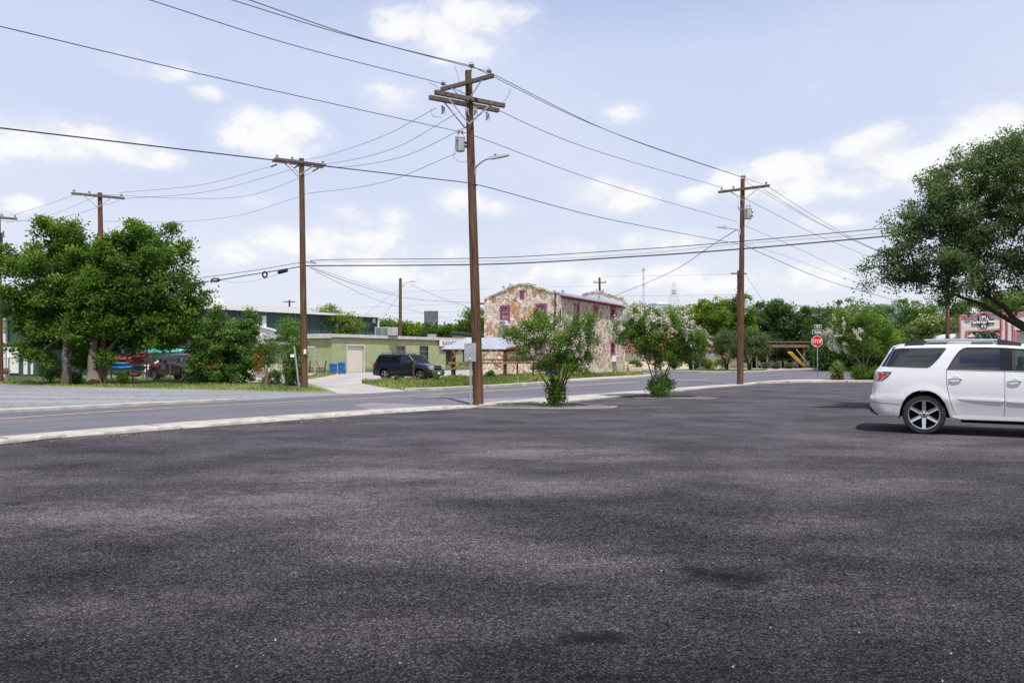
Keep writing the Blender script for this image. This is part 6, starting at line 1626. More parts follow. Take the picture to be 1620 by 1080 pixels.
M['whitepaint'] = paint('pearl_white_car_paint', (.66, .66, .68), .22, 1, .12)
M['navypaint'] = paint('dark_navy_car_paint', (.004, .006, .014), .35, .35, .02)
M['greenpaint'] = paint('dark_green_bumper_paint', (.035, .085, .055), .4, .5, .1)
M['maroonpaint'] = paint('maroon_car_paint', (.085, .008, .014), .3, .9, .10)
M['tint'] = gloss('tinted_privacy_glass', (.006, .008, .016), .03, .9)
M['clearglass'] = gloss('greenish_car_glass', (.05, .09, .085), .03, .8)
_nt = M['clearglass'].node_tree; _tr = N(_nt, 'ShaderNodeBsdfTransparent'); _tr.inputs[0].default_value = (.62, .78, .74, 1); _ms = N(_nt, 'ShaderNodeMixShader'); _ms.inputs[0].default_value = .72
_nt.links.new(_nt.nodes['Principled BSDF'].outputs[0], _ms.inputs[1]); _nt.links.new(_tr.outputs[0], _ms.inputs[2]); _nt.links.new(_ms.outputs[0], _nt.nodes['Material Output'].inputs[0])
M['tyre'] = mat('tyre_rubber', (.022, .021, .022), .85, var=.2, scale=20)
M['chrome'] = gloss('bright_wheel_metal', (.78, .78, .80), .24, .5, 1.0)
M['chrometrim'] = gloss('chrome_trim', (.72, .72, .75), .12, .5, 1.0)
M['arch'] = gloss('wheel_arch_black', (.006, .006, .007), .8, .1)
M['glossblack'] = gloss('gloss_black_pillar', (.008, .009, .012), .18, .5)
M['plastic'] = mat('dark_grey_car_plastic', (.030, .032, .038), .55, var=.1, bmp=.03)
M['redlens'] = gloss('red_lens', (.42, .01, .02), .1, .6)
M['clearlens'] = gloss('clear_lens', (.42, .42, .46), .1, .6)
M['amber'] = gloss('amber_lens', (.75, .20, .01), .15, .6)
M['headlens'] = gloss('yellowed_headlight_lens', (.55, .56, .45), .12, .6)
M['railsilver'] = gloss('satin_silver', (.62, .65, .72), .3, .5, .5)


class Car:
    def __init__(s, L, wz, rear, front, top, rr=.28, rf=.5, roofr=.08, arches=(), flare=.02, crease=None):
        s.L, s.wz, s.rear, s.front, s.top = L, wz, rear, front, top; s.rr, s.rf, s.roofr = rr, rf, roofr; s.arches = arches; s.flare = flare; s.crease = crease

    def I(s, t, v): return float(np.interp(v, [p[0] for p in t], [p[1] for p in t]))
    def zt(s, x): return s.I(s.top, x)
    def xr(s, z): return s.I(s.rear, z)
    def xf(s, z): return s.I(s.front, z)

    def w(s, x, z):
        y = s.I(s.wz, z)
        for (ax, az, ar) in s.arches:
            d = math.hypot(x - ax, z - az); 
            if z > az - .1: y += s.flare * math.exp(-((d - ar - .03) / .07) ** 2)
        if s.crease:
            for (cz, a, sg) in s.crease: y += a * math.exp(-((z - cz) / sg) ** 2)
        t = min(1, max(0, (s.xr(z) + s.rr - x) / s.rr)); y -= s.rr * .75 * (1 - math.sqrt(max(0, 1 - t ** 2.4)))
        t = min(1, max(0, (x - s.xf(z) + s.rf) / s.rf)); y -= s.rf * .55 * (1 - math.sqrt(max(0, 1 - t ** 2.6)))
        d = (s.zt(x) - z)
        if d < s.roofr: q = 1 - max(0, d) / s.roofr; y -= s.roofr * .9 * (1 - math.sqrt(max(0, 1 - q * q)))
        return y

    def f(s, side, off=0.0): return lambda x, z: (x, side * (s.w(x, z) + off), z)

    def side(s, parent, name, m, outer, holes=(), sides=(-1, 1), off=0.0, dx=.07, rim=.02, smooth=True):
        out = []
        for sd_ in sides:
            mb = MB(); panel(mb, outer, holes, dx, s.f(sd_, off), rim, (0, -sd_, 0)); o = mb.build(name, m, parent, smooth=smooth); out.append(o)
        return out

    def across(s, parent, name, m, line, crown=.03, ny=10, inset=0.0, edge=None, vert=False):
        """surface across the car following side points (x,z)"""
        mb = MB(); rows = []
        for (x, z) in line:
            w_ = (edge(x, z) if edge else s.w(x, z)) - inset
            for j in range(ny + 1):
                t = -1 + 2 * j / ny
                cz = crown * (1 - t * t)
                rows.append((x - (cz if vert == 'rear' else 0) + (cz if vert == 'front' else 0), w_ * t, z + (0 if vert else cz)))
        n = ny + 1; mb.add(rows, [(i * n + j, i * n + j + 1, (i + 1) * n + j + 1, (i + 1) * n + j) for i in range(len(line) - 1) for j in range(ny)])
        return mb.build(name, m, parent, smooth=True)


def archpts(ax, az, r, z0, n=14, fwd=True, sq=1.0):
    """points over a wheel arch from front foot to rear foot (x decreasing) or back"""
    a0 = math.asin(max(-1, min(1, (z0 - az) / r))); pts = [(ax + r * math.cos(a0 + (pi - 2 * a0) * i / n), az + r * sq * math.sin(a0 + (pi - 2 * a0) * i / n)) for i in range(n + 1)]
    return pts if not fwd else pts[::-1]


def wheel(parent, x, y, r, side, spokes=6, w=.26, rimr=.70, style='wide'):
    o = bpy.data.objects.new('wheel', None); COL.objects.link(o); o.parent = parent; o.empty_display_size = .1; o.location = (x, y, r)
    yo = side * w / 2; k = side
    mb = MB(); mb.lathe([(r * rimr, -w / 2), (r * .93, -w / 2 + .0), (r * .985, -w / 2 + .03), (r, -w * .22), (r, w * .22), (r * .985, w / 2 - .03), (r * .93, w / 2), (r * rimr, w / 2 - .012), (r * rimr * .98, -w / 2)], (0, 0, 0), 48, 'Y')
    for i in range(60):
        a = 2 * pi * i / 60
        for q in (-1, 1): mb.box((r * cos(a) * .999, q * w * .30, r * sin(a) * .999), (.012, w * .26, .008), M=Matrix.Rotation(-a + pi / 2, 4, 'Y'))
    mb.build('tyre', M['tyre'], o, smooth=True)
    mb = MB(); R_ = r * rimr
    mb.lathe([(R_ * 1.0, k * (w / 2 - .014)), (R_ * 1.02, k * (w / 2 - .002)), (R_ * .95, k * (w / 2 - .004)), (R_ * .93, k * (w / 2 - .03)), (R_ * .90, k * (w / 2 - .10)), (R_ * .88, k * (-w * .2))], (0, 0, 0), 48, 'Y')
    for i in range(spokes):
        a = 2 * pi * i / spokes + pi / 2
        d = V((cos(a), 0, sin(a))); t = V((-sin(a), 0, cos(a)))
        if style == 'wide': sec = [(.16, .30), (.45, .29), (.80, .26), (.94, .29)]
        else: sec = [(.16, .22), (.45, .20), (.7, .27), (.94, .44)]
        vs = []; fs = []
        for (q, ww) in sec:
            yy = k * (w / 2 - .012 - .030 * (1 - q)); hw = R_ * ww / 2 * (1.0)
            for (sgn, dy) in ((-1, -.03), (-.82, 0), (0, -.006 if style == 'wide' else .0), (.82, 0), (1, -.03)):
                p = d * R_ * q + t * hw * sgn; vs.append((p.x, yy + k * dy, p.z))
        for i2 in range(len(sec) - 1):
            for j in range(4): fs.append((i2 * 5 + j, i2 * 5 + j + 1, i2 * 5 + 6 + j, i2 * 5 + 5 + j))
        mb.add(vs, fs)
    mb.lathe([(0, k * (w / 2 - .030)), (R_ * .15, k * (w / 2 - .030)), (R_ * .27, k * (w / 2 - .040)), (R_ * .30, k * (w / 2 - .08))], (0, 0, 0), 20, 'Y')
    mb.build('rim', M['chrome'], o, smooth=True)
    mb = MB(); mb.lathe([(0, k * (w / 2 - .13)), (R_ * .92, k * (w / 2 - .12))], (0, 0, 0), 32, 'Y'); mb.build('brake_shadow', M['arch'], o)
    mb = MB()
    for i in range(spokes):
        a = 2 * pi * (i + .5) / spokes + pi / 2; mb.lathe([(0, k * (w / 2 - .022)), (R_ * .050, k * (w / 2 - .022)), (R_ * .055, k * (w / 2 - .05))], (R_ * .20 * cos(a), 0, R_ * .20 * sin(a)), 8, 'Y')
    mb.build('wheel_nut', M['plastic'], o)
    mb = MB(); mb.lathe([(0, k * (w / 2 - .024)), (R_ * .085, k * (w / 2 - .026)), (R_ * .10, k * (w / 2 - .04))], (0, 0, 0), 16, 'Y'); mb.build('hub_cap', M['plastic'], o)
    return o


def seats(c, rt, xs, m):
    mb = MB()
    for x in xs:
        for y in (-.40, .40): mb.box((x, y, .72), (.5, .48, .25)); mb.box((x - .25, y, 1.05), (.14, .46, .62)); mb.box((x - .27, y, 1.42), (.08, .24, .16))
    return mb.build('seat', m, rt, bevel=.04)


# --- white SUV, heading 29 degrees towards the camera on the right
ph = R(29); fwv = V((cos(ph), -sin(ph), 0)); nrm = V((-sin(ph), -cos(ph), 0)); Wp = V((7.95, 15.37, 0.004))
org = Wp - fwv * 1.08 - nrm * .965
rt = root('suv', 'pearl white three-row suv with chrome wheels and tinted rear windows parked in the lot', 'car', org, -ph)
c = Car(5.1, [(.25, .90), (.38, .95), (.5, .965), (.62, .985), (.8, .99), (1.0, .985), (1.12, .965), (1.22, .945), (1.30, .925), (1.5, .862), (1.66, .798), (1.72, .77), (1.8, .75)],
        [(.28, .30), (.33, .22), (.40, .165), (.5, .115), (.62, .10), (.69, .105), (.72, .135), (.8, .155), (1.0, .18), (1.2, .20), (1.32, .30), (1.5, .395), (1.684, .50), (1.72, .53), (1.8, .7)],
        [(.25, 4.95), (.4, 5.06), (.6, 5.10), (.8, 5.08), (.95, 5.0), (1.05, 4.8), (1.8, 4.8)],
        [(.45, 1.672), (.53, 1.70), (.62, 1.722), (.8, 1.742), (1.1, 1.757), (1.7, 1.762), (2.3, 1.75), (2.7, 1.722), (3.0, 1.68), (3.22, 1.62), (3.6, 1.42), (4.02, 1.14), (4.15, 1.09), (4.6, 1.02), (4.9, .93), (5.0, .86), (5.1, .74)],
        rr=.30, rf=.62, arches=((1.08, .39, .44), (4.10, .39, .44)), flare=.022, crease=[(.675, .012, .03), (1.10, .006, .03)])
pm = M['whitepaint']
arch = [(.640, .335), (.668, .478), (.714, .610), (.785, .722), (.879, .802), (.989, .842), (1.08, .850), (1.17, .842), (1.265, .805), (1.36, .728), (1.43, .620), (1.482, .49), (1.515, .37)]
fa = [(x + 3.02, z) for x, z in arch]
rw = [(.400, 1.300), (.47, 1.468), (.548, 1.628), (.575, 1.652), (.66, 1.664), (1.43, 1.668), (1.452, 1.655), (1.448, 1.630), (1.339, 1.470), (1.223, 1.330), (1.175, 1.288), (1.135, 1.280)]
rd = [(1.470, 1.258), (1.52, 1.345), (1.575, 1.435), (1.640, 1.545), (1.69, 1.605), (1.745, 1.645), (1.81, 1.664), (2.10, 1.664), (2.402, 1.655), (2.402, 1.235)]
door_r = [(1.463, 1.247), (1.452, 1.126), (1.462, .966), (1.500, .746), (1.553, .547), (1.585, .45), (1.625, .405), (2.38, .392), (2.408, .45), (2.412, .9), (2.414, 1.655), (2.10, 1.675), (1.805, 1.675), (1.735, 1.655), (1.68, 1.615), (1.628, 1.552), (1.56, 1.44)]
fwn = [(2.440, 1.234), (2.440, 1.650), (2.75, 1.625), (2.98, 1.585), (3.25, 1.48), (3.50, 1.32), (3.60, 1.215), (3.3, 1.215)]
door_f = [(2.424, 1.655), (2.42, .9), (2.418, .45), (2.43, .392), (3.40, .385), (3.50, .42), (3.56, .7), (3.62, 1.0), (3.66, 1.19), (3.58, 1.29), (3.28, 1.50), (3.0, 1.605), (2.75, 1.640)]
outer = [(.60, .325), *arch[0:1]]
tops = [(x, c.zt(x) - .001) for x in np.linspace(.53, 4.95, 44)]
# outline clockwise: rear foot, up the tail, roof, nose, sills with arches
outer = [(.645, .335)] + [(c.xr(z) + .001, z) for z in (.33, .40, .5, .62, .69, .75, .85, 1.0, 1.1, 1.2, 1.26, 1.32, 1.42, 1.52, 1.62, 1.68)] + tops + [(c.xf(z) - .001, z) for z in (.85, .7, .55, .42, .32)] + [(4.56, .31)] + fa[::-1] + [(3.55, .30), (1.60, .30), (1.53, .33)] + arch[::-1][:-1]
lampr = [(.195, 1.200), (.36, 1.205), (.519, 1.198), (.505, 1.165), (.455, 1.10), (.34, 1.01), (.19, 1.002)]
lampr_in = [(max(x, c.xr(z) + .004), z) for x, z in lampr]
c.side(rt, 'body', pm, outer, [rw, door_r, door_f, lampr_in], dx=.06, rim=.025)
for sd_ in (-1, 1):
    dd = c.side(rt, 'rear_door', pm, [(x + (.010 if x < 2 else -.008), z) for x, z in door_r], [rd], (sd_,), dx=.06)[0]
    c.side(dd, 'window', M['tint'], rd, (), (sd_,), -.012, .09, 0)
    c.side(dd, 'window_strip', M['plastic'], [(1.49, 1.262), (1.66, 1.548), (1.685, 1.548), (1.665, 1.262)], (), (sd_,), -.004, .2, .01)
    c.side(dd, 'pillar_trim', M['glossblack'], [(2.335, 1.24), (2.335, 1.660), (2.43, 1.656), (2.43, 1.24)], (), (sd_,), .003, .2, .01)
    df = c.side(rt, 'front_door', pm, door_f, [fwn], (sd_,), dx=.06)[0]
    c.side(df, 'window', M['clearglass'], fwn, (), (sd_,), -.012, .09, 0)
    c.side(df, 'pillar_trim', M['glossblack'], [(2.432, 1.238), (2.432, 1.656), (2.53, 1.645), (2.53, 1.238)], (), (sd_,), .003, .2, .01)
    for hole_, par_ in ((rd, dd), (fwn, df)):
        cx_ = sum(p[0] for p in hole_) / len(hole_); cz_ = sum(p[1] for p in hole_) / len(hole_)
        c.side(par_, 'window_seal', M['glossblack'], [(cx_ + (x - cx_) * 1.035, cz_ + (z - cz_) * 1.055) for x, z in hole_], [hole_], (sd_,), .003, .12, .004)
    c.side(rt, 'quarter_window', M['tint'], rw, (), (sd_,), -.008, .09, 0)
    c.side(rt, 'rear_pillar_trim', M['tint'], [(.325, 1.315), (.395, 1.302), (.465, 1.468), (.543, 1.628), (.56, 1.65), (.53, 1.655), (.45, 1.54), (.39, 1.43)], (), (sd_,), .005, .03, .008)
    tl = c.side(rt, 'tail_light', M['clearlens'], lampr_in, (), (sd_,), .002, .05, .01)[0]
    c.side(tl, 'red_lens', M['redlens'], [(.27, 1.185), (.335, 1.185), (.36, 1.10), (.31, 1.02), (.25, 1.02), (.285, 1.09)], (), (sd_,), .007, .05, .004)
    c.side(tl, 'red_lens', M['redlens'], [(.355, 1.17), (.455, 1.165), (.42, 1.12), (.37, 1.09)], (), (sd_,), .007, .05, .004)
    c.side(tl, 'dark_bezel', M['plastic'], [(.36, 1.203), (.517, 1.196), (.503, 1.165), (.453, 1.10), (.345, 1.015), (.335, 1.03), (.44, 1.125), (.475, 1.175), (.36, 1.18)], (), (sd_,), .006, .05, .004)
    # belt chrome, door mouldings, sill, handles
    def stripe(x0, z0, x1, z1, h, off, nm, m_, d_=.012):
        n = 14; mb = MB(); vs = []
        for i in range(n + 1):
            t = i / n; x, z = x0 + (x1 - x0) * t, z0 + (z1 - z0) * t; y = c.w(x, z) + off; k = .3 if i in (0, n) else 1
            vs += [(x, sd_ * (y - d_), z - h / 2), (x, sd_ * y, z - h / 2 * k), (x, sd_ * y, z + h / 2 * k), (x, sd_ * (y - d_), z + h / 2)]
        mb.add(vs, [(4 * i + j, 4 * i + (j + 1) % 4, 4 * i + 4 + (j + 1) % 4, 4 * i + 4 + j) for i in range(n) for j in range(4)]); return mb.build(nm, m_, rt, smooth=True)
    stripe(1.455, 1.250, 3.62, 1.205, .016, .008, 'belt_trim', M['chrometrim']); stripe(.40, 1.296, 1.15, 1.276, .010, .004, 'belt_trim', M['chrometrim'])
    stripe(1.66, .700, 2.40, .676, .034, .012, 'door_moulding', pm, .018); stripe(2.44, .672, 3.45, .640, .034, .012, 'door_moulding', pm, .018)
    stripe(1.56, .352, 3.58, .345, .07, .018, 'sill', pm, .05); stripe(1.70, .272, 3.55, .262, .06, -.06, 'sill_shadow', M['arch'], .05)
    stripe(.128, .598, .66, .566, .008, .002, 'bumper_seam', M['plastic'], .004)
    for (hx, hz) in ((1.61, 1.075), (2.56, 1.045)):
        y = c.w(hx, hz); mb = MB(); mb.tube([(hx - .105, sd_ * (y + .0), hz - .006), (hx - .085, sd_ * (y + .035), hz - .004), (hx, sd_ * (y + .045), hz + .004), (hx + .085, sd_ * (y + .035), hz + .0), (hx + .105, sd_ * (y + .0), hz - .002)], [.012, .016, .017, .016, .012], 8)
        h_ = mb.build('door_handle', M['chrometrim'], rt, smooth=True); mb = MB(); mb.lathe([(0, .002), (.055, .002), (.06, -.01)], (hx + .005, sd_ * 0, hz + .012), 16, 'Y'); mb.v = [(p[0], sd_ * (y + p[1]), p[2] * 1.0) for p in mb.v]; mb.build('handle_cup', M['whitepaint'], h_, smooth=True)
    # roof rail
    pts = [(.74, 1.745), (.80, 1.765), (.90, 1.795), (.985, 1.81), (1.08, 1.815), (1.7, 1.818), (2.3, 1.805), (2.42, 1.792), (2.55, 1.762), (2.68, 1.735)]
    ry = .735
    mb = MB(); mb.tube([(x, sd_ * ry, z) for x, z in pts[4:7]], .021, 8); rl_ = mb.build('roof_rail', M['railsilver'], rt, smooth=True)
    for seg in (pts[0:5], pts[6:]):
        mb = MB(); n = len(seg); vs = []
        for (x, z) in seg: zb = c.zt(x) - .02; vs += [(x, sd_ * (ry - .025), zb), (x, sd_ * (ry + .03), zb), (x, sd_ * (ry + .022), z + .018), (x, sd_ * (ry - .02), z + .018)]
        mb.add(vs, [(4 * i + j, 4 * i + (j + 1) % 4, 4 * i + 4 + (j + 1) % 4, 4 * i + 4 + j) for i in range(n - 1) for j in range(4)] + [(0, 1, 2, 3), tuple(4 * (n - 1) + q for q in range(4))]); mb.build('rail_end', M['plastic'], rl_, smooth=True)
    mb = MB(); mb.box((1.2, sd_ * ry, 1.768), (.55, .03, .02)); mb.box((2.05, sd_ * ry, 1.765), (.35, .03, .02)); mb.build('rail_foot', M['plastic'], rl_)
    for wx in (1.08, 4.10):
        wheel(rt, wx, sd_ * .845, .379, sd_, 6, .25, .735)
        mb = MB(); n = 16   # wheel-arch liner
        vs = []
        for i in range(n + 1):
            a = -.25 + (pi + .5) * i / n; vs += [(wx + .455 * cos(a), sd_ * .95, .385 + .46 * sin(a)), (wx + .455 * cos(a), sd_ * .55, .385 + .46 * sin(a))]
        mb.add(vs, [(2 * i, 2 * i + 1, 2 * i + 3, 2 * i + 2) for i in range(n)]); mb.build('wheel_arch', M['arch'], rt)
    mb = MB(); mb.tube([(3.55, sd_ * .93, 1.22), (3.50, sd_ * 1.04, 1.25), (3.48, sd_ * 1.12, 1.26)], [.03, .06, .07], 8); mb.box((3.5, sd_ * 1.13, 1.27), (.16, .20, .15)); mb.build('wing_mirror', pm, rt, bevel=.03)
c.across(rt, 'roof', pm, [(x, c.zt(x)) for x in np.linspace(.50, 3.05, 20)], .035)
c.across(rt, 'windscreen', M['clearglass'], [(x, c.zt(x)) for x in np.linspace(3.05, 4.08, 8)], .04)
c.across(rt, 'bonnet', pm, [(x, c.zt(x)) for x in np.linspace(4.08, 5.09, 10)], .04)
c.across(rt, 'front_fascia', pm, [(c.xf(z), z) for z in (.74, .6, .45, .32)], .03, vert='front')
c.across(rt, 'grille', M['plastic'], [(c.xf(z) + .012, z) for z in (.78, .66, .54)], .03, inset=.25, vert='front')
c.across(rt, 'tailgate', pm, [(c.xr(z), z) for z in (.69, .72, .85, 1.0, 1.15, 1.30)], .05, vert='rear')
c.across(rt, 'rear_window', M['tint'], [(c.xr(z), z) for z in (1.30, 1.45, 1.6, 1.68)], .05, vert='rear')
c.across(rt, 'rear_bumper', pm, [(c.xr(z), z) for z in (.33, .40, .5, .62, .69)], .05, vert='rear')
mb = MB(); mb.add([(.505, y, 1.675) for y in (-.72, .72)] + [(.54, y, 1.715) for y in (-.72, .72)] + [(.70, y, 1.745) for y in (-.70, .70)] + [(.62, y, 1.665) for y in (-.7, .7)], [(0, 1, 3, 2), (2, 3, 5, 4), (0, 6, 7, 1), (4, 5, 7, 6), (0, 2, 4, 6), (1, 7, 5, 3)]); mb.build('roof_spoiler', pm, rt, bevel=.01, smooth=True)
mb = MB(); mb.box((2.6, 0, .42), (4.5, 1.5, .20)); mb.box((2.45, 0, .8), (1.85, 1.70, .6)); mb.box((.62, 0, .75), (.7, 1.4, .7)); mb.build('underbody', M['arch'], rt)
mb = MB(); mb.tube([(.12, -.70, .47), (.15, -.76, .43), (.26, -.83, .36)], [.05, .045, .03], 8); mb.tube([(.12, .70, .47), (.15, .76, .43), (.26, .83, .36)], [.05, .045, .03], 8); mb.build('bumper_corner', M['plastic'], rt, smooth=True)
seats(c, rt, (3.0, 2.1), mat('beige_seat_cloth', (.35, .30, .25), .8))

# --- dark navy SUV facing right
ph2 = R(27); S2 = .885
fx = at(664.3, 602.5, 48.6); fx.z = 0
fwv = V((cos(ph2), -sin(ph2), 0)); nr2 = V((-sin(ph2), -cos(ph2), 0))
org = fx - fwv * 4.12 * S2 - nr2 * .95 * S2
rt = root('suv', 'dark navy older suv with a sun-bleached roof edge parked beside the grass verge', 'car', org, -ph2, None, S2)
c = Car(5.05, [(.3, .90), (.45, .96), (.7, 1.0), (.95, .995), (1.12, .97), (1.22, .95), (1.7, .84), (1.82, .80), (1.9, .78)],
        [(.35, .10), (.45, .03), (.72, .02), (.78, .10), (1.1, .12), (1.25, .15), (1.82, .42), (1.9, .5)],
        [(.3, 4.93), (.45, 5.0), (.62, 5.02), (.72, 5.0), (.78, 4.93), (1.0, 4.90), (1.1, 4.75), (1.9, 4.7)],
        [(.38, 1.80), (.48, 1.84), (.8, 1.865), (2.6, 1.87), (3.0, 1.83), (3.15, 1.78), (3.78, 1.25), (3.9, 1.20), (4.5, 1.12), (4.85, 1.04), (4.92, .98), (5.02, .75)],
        rr=.22, rf=.30, arches=((1.17, .42, .46), (4.12, .42, .46)), flare=.02)
pm = M['navypaint']
def arc(ax): return [(ax - .48, .34), (ax - .46, .55), (ax - .36, .76), (ax - .22, .86), (ax, .90), (ax + .22, .86), (ax + .36, .76), (ax + .46, .55), (ax + .48, .34)]
w1 = [(.40, 1.27), (.55, 1.62), (.66, 1.72), (1.38, 1.74), (1.52, 1.60), (1.52, 1.27)]
w2 = [(1.66, 1.27), (1.66, 1.62), (1.74, 1.74), (2.33, 1.74), (2.36, 1.70), (2.36, 1.27)]
w3 = [(2.50, 1.27), (2.50, 1.72), (2.95, 1.72), (3.10, 1.64), (3.46, 1.33), (3.46, 1.27)]
outer = [(.68, .36)] + [(c.xr(z) + .001, z) for z in (.38, .45, .6, .72, .78, .95, 1.1, 1.25, 1.5, 1.7, 1.79)] + [(x, c.zt(x) - .001) for x in np.linspace(.45, 4.9, 36)] + [(c.xf(z) - .001, z) for z in (.9, .78, .7, .6, .45, .36)] + arc(4.12)[::-1] + [(3.5, .33), (1.7, .33)] + arc(1.17)[::-1]
c.side(rt, 'body', pm, outer, [w1, w2, w3], dx=.12, rim=.03)
for sd_ in (-1, 1):
    c.side(rt, 'quarter_window', M['tint'], w1, (), (sd_,), -.015, .12, 0); c.side(rt, 'rear_door_window', M['tint'], w2, (), (sd_,), -.015, .12, 0); c.side(rt, 'front_door_window', M['darkglass'], w3, (), (sd_,), -.015, .12, 0)
    for xs in ([(1.58, 1.80), (1.60, 1.2), (1.60, .80), (1.72, .45)], [(2.43, 1.8), (2.43, .45)], [(3.60, 1.25), (3.52, .9), (3.52, .45)]):
        mb = MB(); pts = []
        for i in range(len(xs) - 1):
            for j in range(5): t = j / 4; x, z = xs[i][0] + (xs[i + 1][0] - xs[i][0]) * t, xs[i][1] + (xs[i + 1][1] - xs[i][1]) * t; pts.append((x, sd_ * (c.w(x, z) + .001), z))
        mb.tube(pts, .009, 4); mb.build('door_seam', M['arch'], rt)
    mb = MB(); mb.add([(1.72, sd_ * 1.012, .66), (3.50, sd_ * 1.012, .66), (3.50, sd_ * 1.012, .72), (1.72, sd_ * 1.012, .72)], [(0, 1, 2, 3)]); mb.build('side_moulding', M['chrometrim'], rt)
    for hx in (1.82, 2.62): y = c.w(hx, 1.08); mb = MB(); mb.box((hx, sd_ * (y + .01), 1.08), (.18, .03, .06)); mb.build('door_handle', M['plastic'], rt, bevel=.01)
    for wx in (1.17, 4.12):
        wheel(rt, wx, sd_ * .85, .39, sd_, 5, .25, .62, 'five')
        mb = MB(); n = 14; vs = []
        for i in range(n + 1): a = -.25 + (pi + .5) * i / n; vs += [(wx + .48 * cos(a), sd_ * .96, .42 + .48 * sin(a)), (wx + .48 * cos(a), sd_ * .5, .42 + .48 * sin(a))]
        mb.add(vs, [(2 * i, 2 * i + 1, 2 * i + 3, 2 * i + 2) for i in range(n)]); mb.build('wheel_arch', M['arch'], rt)
    mb = MB(); mb.box((3.36, sd_ * 1.10, 1.33), (.14, .24, .22)); mb.bar((3.42, sd_ * .93, 1.30), (3.38, sd_ * 1.05, 1.31), .06); mb.build('wing_mirror', M['plastic'], rt, bevel=.04)
    mb = MB(); mb.tube([(.75, sd_ * .72, 1.93), (2.7, sd_ * .72, 1.93)], .018, 6); [mb.bar((x, sd_ * .72, 1.86), (x, sd_ * .72, 1.93), .06, .04) for x in (.8, 1.7, 2.65)]; mb.build('roof_rail', M['plastic'], rt)
    mb = MB(); mb.add([(.125, sd_ * .80, .92), (.125, sd_ * .93, .92), (.17, sd_ * .985, .92), (.30, sd_ * .993, .92), (.16, sd_ * .80, 1.22), (.16, sd_ * .93, 1.22), (.2, sd_ * .955, 1.22), (.30, sd_ * .953, 1.22)], [(0, 1, 5, 4), (1, 2, 6, 5), (2, 3, 7, 6)]); mb.v = [(p[0] - .01, p[1] + sd_ * .015, p[2]) for p in mb.v]; mb.build('tail_light', M['redlens'], rt)
    mb = MB(); mb.box((4.915, sd_ * .70, .985), (.10, .42, .17)); hl = mb.build('headlight', M['headlens'], rt, bevel=.03); mb = MB(); mb.box((4.93, sd_ * .70, .845), (.10, .42, .09)); mb.build('lower_lamp', M['headlens'], hl, bevel=.01); mb = MB(); mb.box((4.88, sd_ * .905, .845), (.16, .06, .09)); mb.build('turn_signal', M['amber'], hl, bevel=.01)
c.across(rt, 'roof', pm, [(x, c.zt(x)) for x in np.linspace(.42, 3.10, 14)], .03)
M['bleached'] = mat('bleached_roof_paint', (.16, .06, .05), .7, var=.6, scale=3)
c.across(rt, 'roof_front_edge', M['bleached'], [(x, c.zt(x) + .006) for x in np.linspace(2.75, 3.12, 5)], .03, inset=.08)
c.across(rt, 'windscreen', M['clearglass'], [(x, c.zt(x)) for x in np.linspace(3.12, 3.82, 6)], .05)
c.across(rt, 'bonnet', pm, [(x, c.zt(x)) for x in np.linspace(3.82, 4.92, 8)], .04)
c.across(rt, 'nose', pm, [(c.xf(z), z) for z in (1.08, 1.0, .9, .78)], .03, vert='front')
c.across(rt, 'front_bumper', M['greenpaint'], [(c.xf(z) + .012, z) for z in (.76, .72, .62, .45, .36)], .04, vert='front')
mb = MB(); mb.box((4.945, 0, .925), (.06, .98, .26)); gr = mb.build('grille', M['arch'], rt); mb = MB(); mb.box((4.98, 0, .925), (.04, 1.0, .05)); mb.box((4.972, 0, 1.05), (.03, 1.0, .025)); mb.build('grille_bar', M['chrometrim'], gr); mb = MB(); mb.box((5.003, 0, .925), (.012, .10, .035)); mb.build('badge', M['bleached'], gr)
mb = MB(); mb.box((5.075, 0, .55), (.015, .31, .16)); pl = mb.build('number_plate', M['white'], rt)
c.across(rt, 'tailgate', pm, [(c.xr(z), z) for z in (.72, .78, .95, 1.1, 1.27)], .03, vert='rear'); c.across(rt, 'rear_window', M['tint'], [(c.xr(z), z) for z in (1.27, 1.5, 1.7, 1.80)], .03, vert='rear'); c.across(rt, 'rear_bumper', M['plastic'], [(c.xr(z), z) for z in (.36, .45, .6, .72)], .03, vert='rear')
mb = MB(); mb.box((2.55, 0, .5), (4.6, 1.5, .30)); mb.box((2.6, 0, .85), (2.2, 1.75, .5)); mb.box((-.02, 0, .36), (.2, .12, .06)); mb.build('underbody', M['arch'], rt)
mb = MB(); mb.box((2.62, -.98, .34), (1.75, .12, .05)); mb.box((2.62, .98, .34), (1.75, .12, .05)); mb.build('running_board', M['plastic'], rt)
seats(c, rt, (2.9, 2.0), mat('grey_seat_cloth', (.2, .19, .18), .8))

